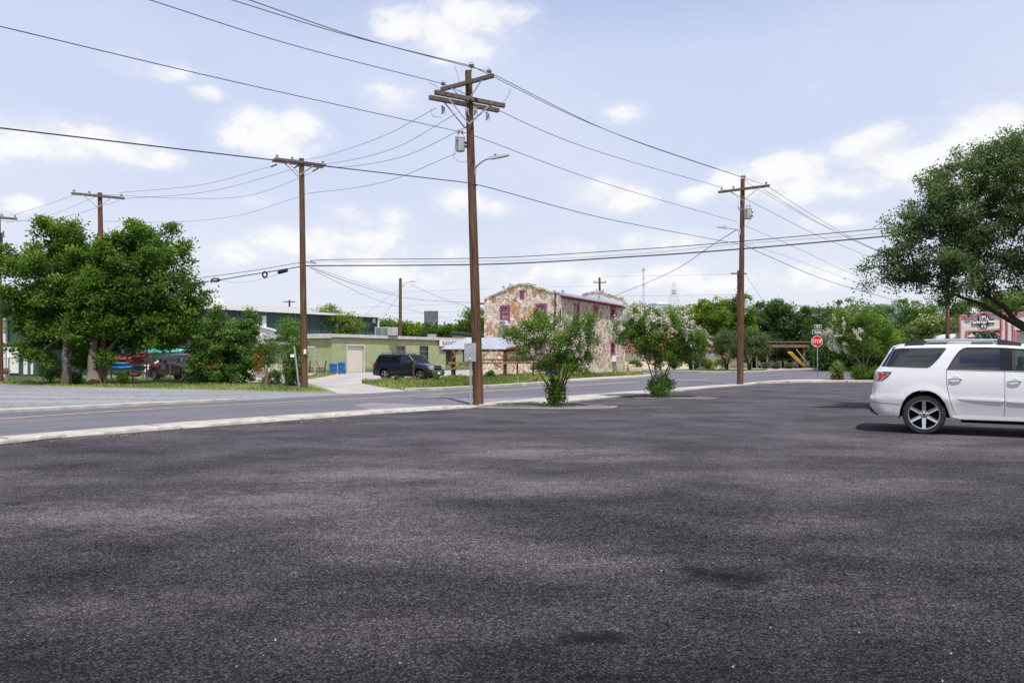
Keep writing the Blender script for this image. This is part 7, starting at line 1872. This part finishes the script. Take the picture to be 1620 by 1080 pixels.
# --- maroon pickup behind the fence, nose to the left
ph3 = R(180 - 34); S3 = .90
fwv = V((cos(ph3), sin(ph3), 0)); nr3 = V((-sin(ph3), cos(ph3), 0)) if V((-sin(ph3), cos(ph3), 0)).y < 0 else V((sin(ph3), -cos(ph3), 0))
rw_ = at(292, 602, 49.2); rw_.z = 0
org = rw_ - fwv * 1.15 * S3 - nr3 * .93 * S3
rt = root('pickup_truck', 'maroon pickup truck with a pale door sign, parked behind the wire fence', 'truck', org, ph3, None, S3)
c = Car(5.6, [(.35, .90), (.5, .96), (.8, 1.0), (1.05, .98), (1.2, .95), (1.75, .80), (1.9, .78)], [(.4, .10), (.5, .02), (.8, .02), (1.25, .04), (1.9, .1)], [(.4, 5.5), (.6, 5.58), (.9, 5.52), (1.2, 5.4), (1.9, 5.3)],
        [(.0, 1.25), (2.05, 1.25), (2.06, 1.26), (2.10, 1.72), (2.2, 1.80), (2.4, 1.83), (3.3, 1.83), (3.5, 1.78), (4.2, 1.26), (4.35, 1.22), (5.1, 1.12), (5.4, 1.02), (5.5, .9), (5.58, .7)], rr=.12, rf=.4, roofr=.05, arches=((1.15, .42, .46), (4.65, .42, .46)))
pm = M['maroonpaint']
w2 = [(2.25, 1.30), (2.25, 1.70), (2.95, 1.72), (2.95, 1.30)]; w3 = [(3.08, 1.30), (3.08, 1.72), (3.42, 1.70), (3.95, 1.33), (3.95, 1.30)]
outer = [(.66, .42)] + [(c.xr(z) + .001, z) for z in (.45, .6, .9, 1.1, 1.24)] + [(x, c.zt(x) - .001) for x in [.1, .6, 1.1, 1.6, 2.04, 2.07, 2.10, 2.2, 2.4, 2.8, 3.3, 3.5, 3.8, 4.2, 4.35, 4.7, 5.1, 5.4]] + [(c.xf(z) - .001, z) for z in (.9, .7, .55, .42)] + [(x + 3.48 + .0, z) for x, z in arc(1.17)][::-1] + [(4.0, .40), (1.7, .40)] + [(x - .02, z) for x, z in arc(1.17)][::-1]
c.side(rt, 'body', pm, outer, [w2, w3], dx=.14, rim=.03)
for sd_ in (-1, 1):
    c.side(rt, 'rear_door_window', M['darkglass'], w2, (), (sd_,), -.015, .15, 0); c.side(rt, 'front_door_window', M['darkglass'], w3, (), (sd_,), -.015, .15, 0)
    for wx in (1.15, 4.65):
        wheel(rt, wx, sd_ * .85, .39, sd_, 5, .26, .60, 'five'); mb = MB(); n = 14; vs = []
        for i in range(n + 1): a = -.25 + (pi + .5) * i / n; vs += [(wx + .48 * cos(a), sd_ * .96, .42 + .48 * sin(a)), (wx + .48 * cos(a), sd_ * .5, .42 + .48 * sin(a))]
        mb.add(vs, [(2 * i, 2 * i + 1, 2 * i + 3, 2 * i + 2) for i in range(n)]); mb.build('wheel_arch', M['arch'], rt)
    mb = MB(); mb.box((3.75, sd_ * 1.08, 1.38), (.12, .22, .24)); mb.build('wing_mirror', M['plastic'], rt, bevel=.04)
    mb = MB(); mb.box((5.42, sd_ * .74, .98), (.16, .34, .2)); mb.build('headlight', M['headlens'], rt, bevel=.03); mb = MB(); mb.box((.03, sd_ * .93, 1.0), (.08, .10, .35)); mb.build('tail_light', M['redlens'], rt)
c.across(rt, 'roof', pm, [(x, c.zt(x)) for x in np.linspace(2.12, 3.45, 8)], .03); c.across(rt, 'windscreen', M['darkglass'], [(x, c.zt(x)) for x in np.linspace(3.45, 4.25, 6)], .05); c.across(rt, 'rear_window', M['darkglass'], [(2.07, 1.26), (2.10, 1.72)], .0)
c.across(rt, 'bonnet', pm, [(x, c.zt(x)) for x in np.linspace(4.25, 5.57, 8)], .04); c.across(rt, 'front_bumper', M['plastic'], [(c.xf(z), z) for z in (.75, .6, .42)], .03, vert='front'); c.across(rt, 'tailgate', pm, [(c.xr(z), z) for z in (.5, .8, 1.25)], .0, vert='rear')
mb = MB(); mb.box((1.05, 0, .85), (1.9, 1.6, .08)); mb.box((2.8, 0, .6), (5.0, 1.5, .3)); mb.box((3.1, 0, .9), (2.0, 1.7, .5)); mb.build('underbody', M['arch'], rt)
sdn = 1 if (V((-sin(ph3), cos(ph3), 0)).y < 0) else -1
M['doorsign'] = mat('pale_magnetic_sign', (.42, .42, .42), .6, col2=(.16, .16, .17), scale=7, var=.1)
mb = MB(); mb.add([(3.25, sdn * 1.005, .78), (3.85, sdn * 1.005, .78), (3.85, sdn * .995, 1.16), (3.25, sdn * .995, 1.16)], [(0, 1, 2, 3)]); mb.build('door_sign', M['doorsign'], rt)
mb = MB(); mb.box((1.0, -.5, 1.5), (1.5, .08, .06)); mb.box((1.0, .5, 1.5), (1.5, .08, .06)); [mb.bar((x, y, 1.2), (x, y, 1.6), .07) for x in (.3, 1.7) for y in (-.8, .8)]; mb.build('ladder_rack', M['white'], rt)
# ------------------------------------------------------------------ vegetation
M['bark'] = woodmat('grey_brown_bark', (.07, .055, .045), (.19, .155, .125), (.12, .10, .08), 1.6)
M['darkbark'] = woodmat('dark_oak_bark', (.018, .014, .013), (.060, .045, .040), (.03, .024, .02), 2.0)
M['smoothbark'] = woodmat('pale_smooth_bark', (.14, .10, .075), (.32, .25, .19), (.22, .17, .13), 1.0)
lfA = leafmat('bright_elm_leaf', (.015, .044, .008), (.115, .220, .028), (.36, .48, .075), .30)
lfB = leafmat('dense_shrub_leaf', (.018, .050, .014), (.105, .205, .042), (.30, .40, .11), .25)
lfOak = leafmat('live_oak_leaf', (.026, .048, .020), (.135, .195, .080), (.38, .44, .20), .33)
lfMyr = leafmat('crape_myrtle_leaf', (.024, .072, .014), (.135, .255, .038), (.40, .38, .10), .38)
lfYel = leafmat('yellow_green_leaf', (.030, .075, .010), (.19, .29, .03), (.60, .60, .06), .35)
lfDark = leafmat('dark_tree_leaf', (.012, .040, .010), (.065, .15, .028), (.16, .27, .05), .3)
lfJun = leafmat('juniper_foliage', (.035, .060, .025), (.12, .165, .065), (.22, .26, .11), .15)
lfSprout = leafmat('fresh_sapling_leaf', (.035, .10, .02), (.17, .31, .06), (.38, .50, .14), .45)
lfCream = leafmat('cream_flowering_shrub_leaf', (.030, .055, .015), (.15, .19, .055), (.55, .55, .25), .3)
M['blossom'] = leafmat('white_blossom', (.50, .44, .38), (.78, .74, .68), (.9, .88, .84), .35)
bl_red = leafmat('red_flower', (.5, .02, .01), (.8, .05, .02), None, .2)

# the big leafy trees on the left
b = G(105, 608.3)
tree('shade_tree', 'big bright green shade tree at the left edge with a slim grey leaning trunk', 'tree', b,
     [E(85, 435, 78, 62, 44, 2.6), E(92, 380, 45, 36, 44, 1.8), E(35, 475, 42, 55, 43.5, 2.0), E(105, 505, 70, 52, 43.5, 2.4), E(22, 405, 25, 20, 44, 1.0), E(140, 430, 36, 40, 43.0, 1.4), E(60, 545, 45, 32, 43.2, 1.4), E(112, 552, 48, 26, 43.4, 1.4), E(85, 362, 26, 18, 44, 1.0)],
     [b, at(106, 585, 42.4), at(103, 560, 42.6), at(107, 530, 43), at(100, 490, 43.5), at(92, 440, 44)], .24, lfA, M['bark'], 105, 100, .46, .20, 11, nl=60, aspect=.48, tb=.40, bough=(6, 1.5, .5))
b = G(148, 610)
tree('shade_tree', 'broad dark green shade tree with a thick forked trunk wrapping around the reddish pole', 'tree', b,
     [E(228, 405, 66, 58, 44.5, 2.6), E(252, 470, 60, 58, 44.2, 2.4), E(175, 440, 52, 62, 43.2, 2.0), E(215, 515, 76, 32, 43.5, 2.2), E(160, 520, 45, 38, 43.0, 1.5), E(288, 500, 32, 30, 44, 1.4), E(180, 385, 34, 26, 43.4, 1.5), E(233, 365, 35, 22, 44.4, 1.6), E(175, 540, 40, 18, 43.8, 1.5), E(285, 512, 32, 26, 44, 1.3), E(240, 534, 46, 15, 43.6, 1.3), E(292, 468, 30, 34, 44.2, 1.4), E(172, 470, 34, 44, 42.4, 1.2), E(125, 555, 22, 22, 44.5, 1.2), E(128, 572, 26, 14, 44.6, 1.0)],
     [b, at(147, 590, 42), at(146, 566, 42.2), at(150, 540, 42.6), at(175, 500, 43.2), at(205, 450, 43.8)], .31, lfA, M['bark'], 150, 100, .46, .20, 12, nl=70, tb=.36, bough=(6, 1.5, .5),
     extra_trunks=[([at(152, 606, 42.2), at(157, 585, 42.2), at(166, 560, 42.5), at(190, 530, 43)], .22)])
# bushes
b = at(352, 606, 44.5); b.z = 0
tree('large_bush', 'large dense dark green bush with twiggy grey-green shoots right of the maroon truck', 'bush', b,
     [E(340, 560, 40, 45, 44.5, 1.4), E(370, 555, 32, 50, 44.3, 1.3), E(318, 580, 22, 28, 44.2, .9), E(350, 590, 50, 18, 44, 1.0), E(338, 510, 20, 26, 44.5, .7), E(388, 520, 20, 34, 44.4, .7)],
     [b, at(352, 580, 44.5), at(358, 550, 44.5), at(370, 510, 44.5)], .10, lfB, M['bark'], 165, 105, .29, .125, 13, nl=80, tb=.47, zmin=.05, rtip=.008, bough=(6, 1.0, .32))
rng = np.random.default_rng(77)
for (px, py, rx, ry, Y, s, lb, lm_, per, base_) in (
        (80, 582, 17, 22, 44, .10, 'rounded bright bush growing at the foot of the left tree', lfA, 60, 604),
        (118, 598, 9, 9, 43, .08, 'small low bush between the two left tree trunks', lfB, 60, 606),
        (167, 568, 14, 15, 42.0, .12, 'leafy shoots sprouting against the reddish pole', lfA, 40, 600),
        (196, 598, 9, 10, 42.5, .10, 'small weed bush right of the reddish pole', lfA, 50, 607),
        (423, 560, 20, 26, 43, .12, 'small round green sapling beside the orange kayaks', lfB, 70, 608),
        (429, 598, 14, 12, 42, .09, 'low leafy bush under the small round sapling', lfB, 60, 609),
        (466, 600, 13, 12, 41, .09, 'low bush at the foot of the leaning steel pipe', lfB, 60, 609),
        (1098, 575, 8.5, 8, 94, .14, 'clipped round green hedge bush left of the pale boulder', lfDark, 70, 582),
        (1117.5, 575, 9, 8, 94, .14, 'clipped round yellow-green hedge bush right of the pale boulder', lfYel, 70, 582),
        (1137, 576, 9, 9, 96, .15, 'loose yellow-green bush in front of the cream wall', lfYel, 60, 584),
        (1211.5, 578, 6.2, 4.8, 98, .10, 'first rosemary bush from the left in front of the shelter', lfJun, 70, 582),
        (1227.5, 578, 6.6, 5.2, 98, .10, 'second rosemary bush from the left in front of the shelter', lfJun, 70, 582),
        (1248.5, 578.5, 5.8, 4.6, 98, .10, 'third rosemary bush, nearest the yellow guy wire guards', lfJun, 70, 582),
        (1368, 589, 20, 11, 50.5, .12, 'bright green shrub in the gravel bed beside the white car', lfA, 90, 601),
        (1006, 577, 10, 6, 92, .13, 'low bush at the far corner of the stone house', lfB, 60, 582),
        (1066, 577, 8, 5, 92, .12, 'low grey-green bush behind the second crape myrtle', lfJun, 60, 582),
        (628, 598, 3, 4, 45.0, .07, 'small weed clump by the rear wheel of the dark suv', lfA, 40, 592),
        (690, 600, 4, 5, 46.0, .09, 'pale weed clump in front of the dark suv bumper', lfYel, 60, 604),
        (776, 592, 7, 6, 53, .10, 'tall weeds growing beside the timber shelter post', lfYel, 50, 597)):
    b = at(px, base_, Y); b.z = 0 if base_ < 700 else b.z
    r = root('bush', lb, 'bush', b); el = [E(px, py, rx, ry, Y, rx / FPX * Y)]
    C = clumps_in(el, 46, rng, .5, .04); P, D, hz = spray(C, per, max(rx, ry) / FPX * Y * .42, rng, .8)
    P = P[P[:, 2] > .02]; leafmesh('foliage', P, s, rng, lm_, r, rng.uniform(.1, .75, len(P)) + .0, .4, .5)
    mb = MB(); [mb.tube([b + V((rng.uniform(-.05, .05), 0, 0)), V(C[i])], [.02, .008], 5) for i in range(6)]; mb.build('stem', M['bark'], r, world=True)
# red trumpet flowers in the big bush
r = root('flower_cluster', 'orange-red trumpet flowers showing in the big bush in front of the truck', 'flowers', at(335, 580, 43)); P = np.array([tuple(at(rng.normal(x, 4), rng.normal(y, 2), 43.0)) for x, y in ((318, 577), (335, 580), (342, 579), (341, 583), (322, 579)) for _ in range(5)]); leafmesh('petals', P, .09, rng, bl_red, r, None, .4, .8)
# sapling beside pole 2
b = at(463, 609, 41.0); b.z = 0
tree('sapling', 'bright green upright sapling against the double-arm pole', 'tree', b, [E(462, 540, 15, 30, 41, .5), E(452, 520, 12, 18, 41, .4), E(470, 560, 12, 30, 41, .4), E(463, 580, 14, 25, 41, .4), E(447, 513, 6, 6, 41, .2)],
     [b, at(464, 585, 41), at(462, 555, 41), at(456, 520, 41)], .05, lfSprout, M['bark'], 90, 80, .34, .11, 15, nl=22, tb=.45, rtip=.006)
# yellow-green tree behind the block building
b = at(530, 590, 86); b.z = 0
tree('young_tree', 'loose yellow-green young tree rising behind the block building roof', 'tree', b, [E(530, 512, 30, 20, 86, 1.8), E(515, 498, 14, 14, 86, 1), E(545, 500, 18, 12, 86, 1), E(560, 515, 14, 10, 86, .9), E(505, 508, 14, 8, 86, .8), E(522, 484, 5, 6, 86, .4)],
     [b, at(530, 560, 86), at(530, 525, 86), at(530, 500, 86)], .12, lfYel, M['smoothbark'], 90, 75, .75, .22, 16, nl=30, tb=.5, rtip=.02)
# crape myrtles
def myrtle(label, base, ells, stems, sd, nflow, flow_ells, skirt, bs=1.0, ncl=190, per=110, cr=.19, leaf=.08, lm_=None, tb=.42):
    rng = np.random.default_rng(sd); rt = root('crape_myrtle', label, 'tree', base)
    C = clumps_in(ells, ncl, rng, .35); mb = MB(); forks = []
    for st in stems:
        n = len(st); rad = [.028 * bs * (1 - .6 * i / (n - 1)) + .006 for i in range(n)]; mb.tube(st, rad, 7); forks += [(V(st[i]), rad[i] * 1.6) for i in range(1, n)]
    idx = rng.choice(len(C), size=min(70, len(C)), replace=False); limbs(mb, base, forks, [C[i] for i in idx], .02 * bs, rng, n=5, rtip=.004, wob=.10)
    mb.build('trunk', M['smoothbark'], rt, smooth=True, world=True, fixn=False)
    P, D, hz = spray(C, per, cr, rng, .8); ct = np.repeat(rng.uniform(-.25, .25, len(C)), per)
    S = clumps_in([skirt], 60, rng, .2, .06); P2, D2, h2 = spray(S, 42, .16 * bs, rng, 1.0); D2[:, 2] += 1.2
    k2 = P2[:, 2] > .06; P2, D2 = P2[k2], D2[k2]
    tn = np.concatenate([tb + ct + .15 * hz + rng.uniform(-.16, .16, len(P)), .38 + rng.uniform(-.25, .25, len(P2))])
    leafmesh('crown', np.concatenate([P, P2]), leaf, rng, lm_ or lfMyr, rt, tn, .5, .5, np.concatenate([D, D2]))
    if nflow:
        F = clumps_in(flow_ells, nflow, rng, .8); q = rng.normal(size=(nflow, 90, 3)) * np.array([.042, .042, .065]) * min(bs, 1.5) * 1.15
        ax = rng.normal(size=(nflow, 1, 3)) * .5; q = q + ax * q[:, :, 2:3]
        P3 = (F[:, None, :] + q).reshape(-1, 3); leafmesh('blossom', P3, .052 * min(bs, 1.6), rng, M['blossom'], rt, rng.uniform(0, 1, len(P3)), .4, .85)
    return rt


b = G(880, 643.5); b.z = .05; Y = b.y
myrtle('multi-stemmed crape myrtle shrub, nearly all green, nearest the tall leaning pole', b, [E(872, 530, 52, 34, Y, .95), E(828, 527, 34, 18, Y, .6), E(915, 545, 34, 34, Y, .8), E(855, 562, 42, 26, Y, .8), E(850, 507, 22, 14, Y, .5), E(920, 510, 24, 16, Y, .6), E(885, 575, 36, 20, Y, .6), E(806, 522, 12, 9, Y, .3), E(905, 575, 30, 18, Y, .5)],
       [[b, at(866, 610, Y), at(848, 580, Y), at(835, 555, Y)], [b, at(874, 605, Y - .1), at(866, 570, Y - .2), at(862, 540, Y - .2)], [b, at(884, 605, Y), at(886, 570, Y), at(882, 535, Y)], [b, at(893, 600, Y + .1), at(902, 575, Y + .2), at(915, 545, Y + .2)], [b, at(897, 600, Y), at(912, 580, Y), at(935, 562, Y - .2)], [b, at(888, 605, Y + .2), at(897, 570, Y + .4), at(900, 535, Y + .4)]],
       21, 9, [E(895, 540, 50, 32, Y, .9)], E(879, 619, 15, 25, Y, .30)[0:2] , .85, 200, 84, .18, .075)
b = G(1043, 629); b.z = .05; Y = b.y
myrtle('crape myrtle shrub covered with white blossom between the green shrub and the transformer pole', b, [E(1040, 530, 62, 34, Y, 1.2), E(1000, 520, 34, 22, Y, .8), E(1085, 545, 34, 28, Y, .9), E(1035, 505, 40, 18, Y, .9), E(1050, 560, 45, 22, Y, .8), E(985, 530, 18, 14, Y, .5), E(1105, 530, 16, 18, Y, .5)],
       [[b, at(1033, 600, Y), at(1025, 575, Y), at(1015, 545, Y)], [b, at(1038, 598, Y), at(1036, 570, Y - .1), at(1030, 535, Y)], [b, at(1046, 598, Y), at(1045, 570, Y), at(1050, 535, Y)], [b, at(1053, 600, Y), at(1062, 575, Y), at(1075, 545, Y)], [b, at(1050, 595, Y + .2), at(1064, 565, Y + .3), at(1072, 535, Y + .4)]],
       22, 95, [E(1035, 505, 62, 26, Y, 1.2), E(1000, 522, 36, 22, Y, .9), E(1100, 540, 26, 20, Y, .7), E(1055, 520, 50, 26, Y, 1.2)], E(1044, 612, 24, 18, Y, .55)[0:2], 1.05, 230, 105, .22, .09)
b = at(1366, 601, 51); b.z = .04; Y = 51
myrtle('crape myrtle with scattered white blossom behind the stop sign and left of the white car', b, [E(1366, 528, 44, 36, Y, 1.8), E(1340, 522, 24, 26, Y, 1.1), E(1395, 530, 26, 30, Y, 1.2), E(1355, 500, 34, 18, Y, 1.4)],
       [[b, at(1362, 575, Y), at(1350, 560, Y), at(1335, 545, Y)], [b, at(1366, 575, Y), at(1366, 555, Y), at(1362, 530, Y)], [b, at(1370, 578, Y), at(1376, 560, Y), at(1385, 535, Y)]],
       23, 42, [E(1350, 525, 42, 34, Y, 1.8), E(1325, 538, 20, 14, Y, .9), E(1313, 532, 9, 9, Y, .5)], E(1368, 594, 14, 8, Y, .5)[0:2], 2.0, 170, 95, .38, .15, lfMyr, .5)
# live oak on the right; its trunk stands just outside the frame
Yo = 21.5
b = V((15.0, Yo, 0)); tk = [b, V((14.9, Yo, 1.0)), V((14.5, Yo - .1, 1.9)), at(1635, 528, Yo)]
r_, C, rg2 = tree('live_oak', 'large dark-limbed live oak overhanging the white car from the right', 'tree', b,
     [E(1560, 350, 105, 72, Yo, 2.6), E(1500, 385, 62, 52, Yo, 2.0), E(1600, 270, 82, 50, Yo, 2.2), E(1460, 425, 62, 32, Yo, 1.6), E(1400, 432, 46, 20, Yo, 1.0), E(1530, 440, 80, 36, Yo, 2.0), E(1690, 330, 120, 110, Yo + .5, 3.2), E(1620, 430, 60, 34, Yo - .6, 1.8), E(1480, 300, 40, 36, Yo, 1.3), E(1505, 262, 44, 32, Yo, 1.3), E(1450, 335, 28, 32, Yo, 1.0), E(1550, 240, 50, 26, Yo, 1.4), E(1600, 225, 40, 20, Yo, 1.4), E(1425, 385, 24, 22, Yo, .8), E(1382, 415, 26, 14, Yo, .6), E(1580, 232, 45, 16, Yo, 1.2), E(1455, 350, 36, 26, Yo, 1.1), E(1840, 400, 110, 90, Yo + 1, 3.0), E(1420, 450, 40, 14, Yo, .8)],
     tk, .22, lfOak, M['darkbark'], 265, 100, .23, .078, 31, nl=170, shell=.25, tb=.36, flat=.75, rtip=.008, ret=True, bough=(5, .85, .28),
     extra_trunks=[([at(1640, 530, Yo), at(1600, 508, Yo), at(1572, 492, Yo), at(1545, 478, Yo), at(1520, 470, Yo), at(1490, 455, Yo), at(1450, 445, Yo)], .078),
                   ([at(1640, 530, Yo), at(1605, 505, Yo), at(1588, 485, Yo), at(1565, 470, Yo), at(1545, 455, Yo), at(1535, 430, Yo), at(1520, 390, Yo)], .088),
                   ([at(1650, 535, Yo), at(1655, 480, Yo), at(1640, 420, Yo + .3), at(1620, 350, Yo + .3), at(1600, 290, Yo + .3)], .11)])
# junipers in front of the cream building
for (px, lb, el_, sd) in ((1150, 'left grey-green juniper with dark twisted stems in front of the cream building', [(1152, 548, 22, 24), (1142, 540, 14, 18), (1163, 545, 14, 22)], 41), (1186, 'right grey-green juniper with dark twisted stems, partly behind the transformer pole', [(1192, 545, 24, 26), (1205, 550, 14, 18), (1180, 550, 14, 22)], 42), (1093, 'dark juniper behind the speed limit sign', [(1086, 557, 18, 14), (1100, 556, 14, 14)], 43)):
    Yj = 86 if px != 1093 else 90; b = at(px, 586, Yj); b.z = 0
    tree('juniper', lb, 'tree', b, [E(a, c_, d, e, Yj, d / FPX * Yj) for a, c_, d, e in el_], [b, at(px - 3, 572, Yj), at(px - 8, 562, Yj), at(px - 6, 552, Yj)], .14, lfJun if px != 1093 else lfDark, M['darkbark'], 90, 110, .62, .16, sd, nl=20, tb=.42, rtip=.03,
         extra_trunks=[([b, at(px + 2, 572, Yj), at(px + 8, 560, Yj), at(px + 12, 550, Yj)], .12)])
# background trees
BG = [('tree with yellow-green new growth rising behind the cream building', 1145, 105, [(1150, 500, 52, 34), (1125, 498, 26, 22), (1165, 478, 28, 18), (1110, 515, 24, 24), (1150, 530, 40, 20)], lfYel, 51, .42),
      ('broad dark green tree behind the timber picnic shelter, left one', 1215, 112, [(1215, 505, 36, 34), (1235, 530, 40, 24), (1200, 540, 34, 26), (1222, 482, 20, 14)], lfDark, 52, .42),
      ('broad dark green tree behind the picnic shelter, right one', 1258, 110, [(1255, 500, 26, 26), (1265, 530, 34, 24), (1280, 545, 30, 24)], lfDark, 53, .40),
      ('dull olive tree behind the stop sign', 1300, 115, [(1300, 505, 22, 24), (1310, 535, 30, 30), (1290, 520, 18, 20)], lfJun, 54, .4),
      ('dark green tree behind the third crape myrtle', 1340, 92, [(1345, 497, 34, 24), (1370, 505, 30, 26), (1330, 530, 36, 30), (1380, 545, 34, 28)], lfDark, 55, .45),
      ('mid green tree left of the reddish pole behind the white car', 1420, 84, [(1420, 505, 40, 34), (1450, 500, 34, 30), (1400, 540, 40, 28)], lfA, 56, .32),
      ('dark evergreen right behind the reddish pole', 1485, 88, [(1490, 500, 34, 34), (1475, 535, 44, 26), (1510, 490, 26, 20)], lfDark, 57, .42),
      ('cream-flowering bushy tree behind the white car roof', 1462, 64, [(1470, 525, 34, 22), (1440, 535, 26, 16), (1500, 522, 22, 18)], lfCream, 58, .5),
      ('bushy green tree behind the western-style shop front', 1545, 90, [(1545, 492, 50, 22), (1580, 480, 40, 20), (1610, 486, 40, 24)], lfA, 59, .4),
      ('grey-green rounded tree behind the plank shop, far right', 1600, 100, [(1600, 478, 44, 20), (1660, 480, 50, 26)], lfJun, 60, .5),
      ('yellow-flowering shrub left of the plank shop front', 1512, 70, [(1512, 530, 14, 24), (1520, 520, 8, 14)], lfCream, 61, .55),
      ('round green tree behind the street light pole', 614, 150, [(612, 518, 16, 12), (630, 520, 16, 10)], lfB, 62, .5),
      ('yellow-green tree right of the rooftop air conditioner', 655, 150, [(655, 524, 24, 9), (640, 520, 10, 8)], lfYel, 63, .4),
      ('green tree beneath the blank sign box', 700, 145, [(700, 525, 22, 8), (680, 522, 16, 8), (718, 524, 12, 8)], lfA, 64, .55),
      ('bright green tree just left of the stone house', 750, 140, [(746, 512, 18, 18), (752, 500, 14, 12), (740, 522, 16, 12), (762, 520, 14, 14)], lfYel, 65, .35),
      ('yellow-green tree top behind the far end of the stone house', 1005, 120, [(1003, 498, 24, 16), (985, 492, 14, 12), (1020, 510, 26, 14)], lfYel, 66, .55),
      ('green tree behind the white-flowering crape myrtle', 1070, 125, [(1070, 505, 30, 18), (1095, 500, 24, 20), (1050, 520, 30, 16)], lfYel, 67, .38),
      ('dark tree behind the chain-link fence at the far left', 62, 66, [(60, 560, 30, 26), (30, 540, 24, 24)], lfDark, 68, .35)]
for (lb, px, Yb, el_, lm_, sd, tb_) in BG:
    b = at(px, 590, Yb); b.z = 0; sc_ = Yb / 110
    ar = sum(e[2] * e[3] for e in el_) * (Yb / FPX) ** 2
    ncl_ = int(min(330, max(60, ar * 6.5)))
    top_ = min(e[1] for e in el_)
    tree('background_tree', lb, 'tree', b, [E(a, c_, d, e, Yb, min(4, d / FPX * Yb)) for a, c_, d, e in el_], [b, at(px, 570, Yb), at(px + 1, 550, Yb), at(px, (top_ + 540) / 2, Yb)], .25, lm_, M['darkbark'], ncl_, 95, .85 * max(.7, sc_), .33 * max(.7, sc_), sd, nl=14, tb=tb_, group='trees in the background', rtip=.03) if ar < 25 else tree('background_tree', lb, 'tree', b, [E(a, c_, d, e, Yb, min(4, d / FPX * Yb)) for a, c_, d, e in el_], [b, at(px, 570, Yb), at(px + 1, 550, Yb), at(px, (top_ + 540) / 2, Yb)], .25, lm_, M['darkbark'], int(ncl_ * .42), 80, .62 * max(.7, sc_), .30 * max(.7, sc_), sd, nl=24, tb=tb_ - .03, group='trees in the background', rtip=.03, bough=(5, 2.1 * max(.7, sc_), .8), shell=.2)
# dark understorey filling the shade beneath the far trees
C = []
for (x0, x1, y0, y1, Yd, n) in ((1180, 1300, 540, 575, 110, 900), (1295, 1400, 545, 585, 84, 1500), (1395, 1520, 530, 575, 80, 1500), (1500, 1620, 505, 560, 95, 600), (560, 760, 530, 545, 150, 300)):
    for _ in range(n): C.append(tuple(at(rng.uniform(x0, x1), rng.uniform(y0, y1), Yd + rng.uniform(-2, 3))))
C = np.array(C); P, D, hz = spray(C, 10, 1.2, rng, .8); P = P[P[:, 2] > .02]
o = leafmesh('undergrowth', P, .34, rng, lfDark, None, rng.uniform(0, .5, len(P))); tag(o, kind='stuff')
# far scrub line
C = np.array([tuple(at(px, 0, Y_)[:2]) + (rng.uniform(.3, 3.5),) for px, Y_ in zip(rng.uniform(-500, 2300, 2600), rng.uniform(170, 260, 2600))])
P, D, hz = spray(C, 16, 3.0, rng, .8); P = P[P[:, 2] > .02]; o = leafmesh('far_scrub', P, .9, rng, lfB, None, rng.uniform(.1, .7, len(P))); tag(o, kind='stuff')
# yucca in the gravel bed
b = at(1325, 601, 50.2); b.z = .04; r = root('yucca', 'spiky yellow-green yucca with a skirt of dead brown leaves in the gravel bed', 'plant', b)
def spikes(name, n, L, zlo, zhi, el0, el1, m_, z0, sag=.25):
    mb = MB()
    for _ in range(n):
        a = rng.uniform(0, 2 * pi); e = rng.uniform(el0, el1); d = V((cos(a) * cos(e), sin(a) * cos(e), sin(e))); l = L * rng.uniform(.75, 1.1); p0 = V((0, 0, rng.uniform(zlo, zhi))); sd_ = V((-sin(a), cos(a), 0)) * .028
        p1 = p0 + d * l * .5; p2 = p0 + d * l + V((0, 0, -sag * l * abs(cos(e))))
        mb.add([p0 - sd_ * .7, p0 + sd_ * .7, p1 + sd_, p2, p1 - sd_], [(0, 1, 2, 3, 4)])
    me = mb.build(name, m_, r, fixn=False); a_ = me.data.attributes.new('tint', 'FLOAT', 'POINT'); a_.data.foreach_set('value', np.repeat(rng.uniform(.2, 1, n), 5).astype(np.float32)); return me
spikes('leaves', 330, .62, .35, .75, -.15, 1.5, leafmat('yucca_leaf', (.07, .12, .03), (.22, .30, .07), (.55, .55, .16), .2), 0, .12)
spikes('dead_leaves', 260, .52, .12, .5, -1.1, -.1, leafmat('dead_yucca_leaf', (.08, .05, .03), (.20, .14, .08), (.32, .25, .15), .1), 0, .3)
mb = MB(); mb.tube([(0, 0, 0), (0, 0, .7)], .10, 8); mb.build('stem', M['darkbark'], r)
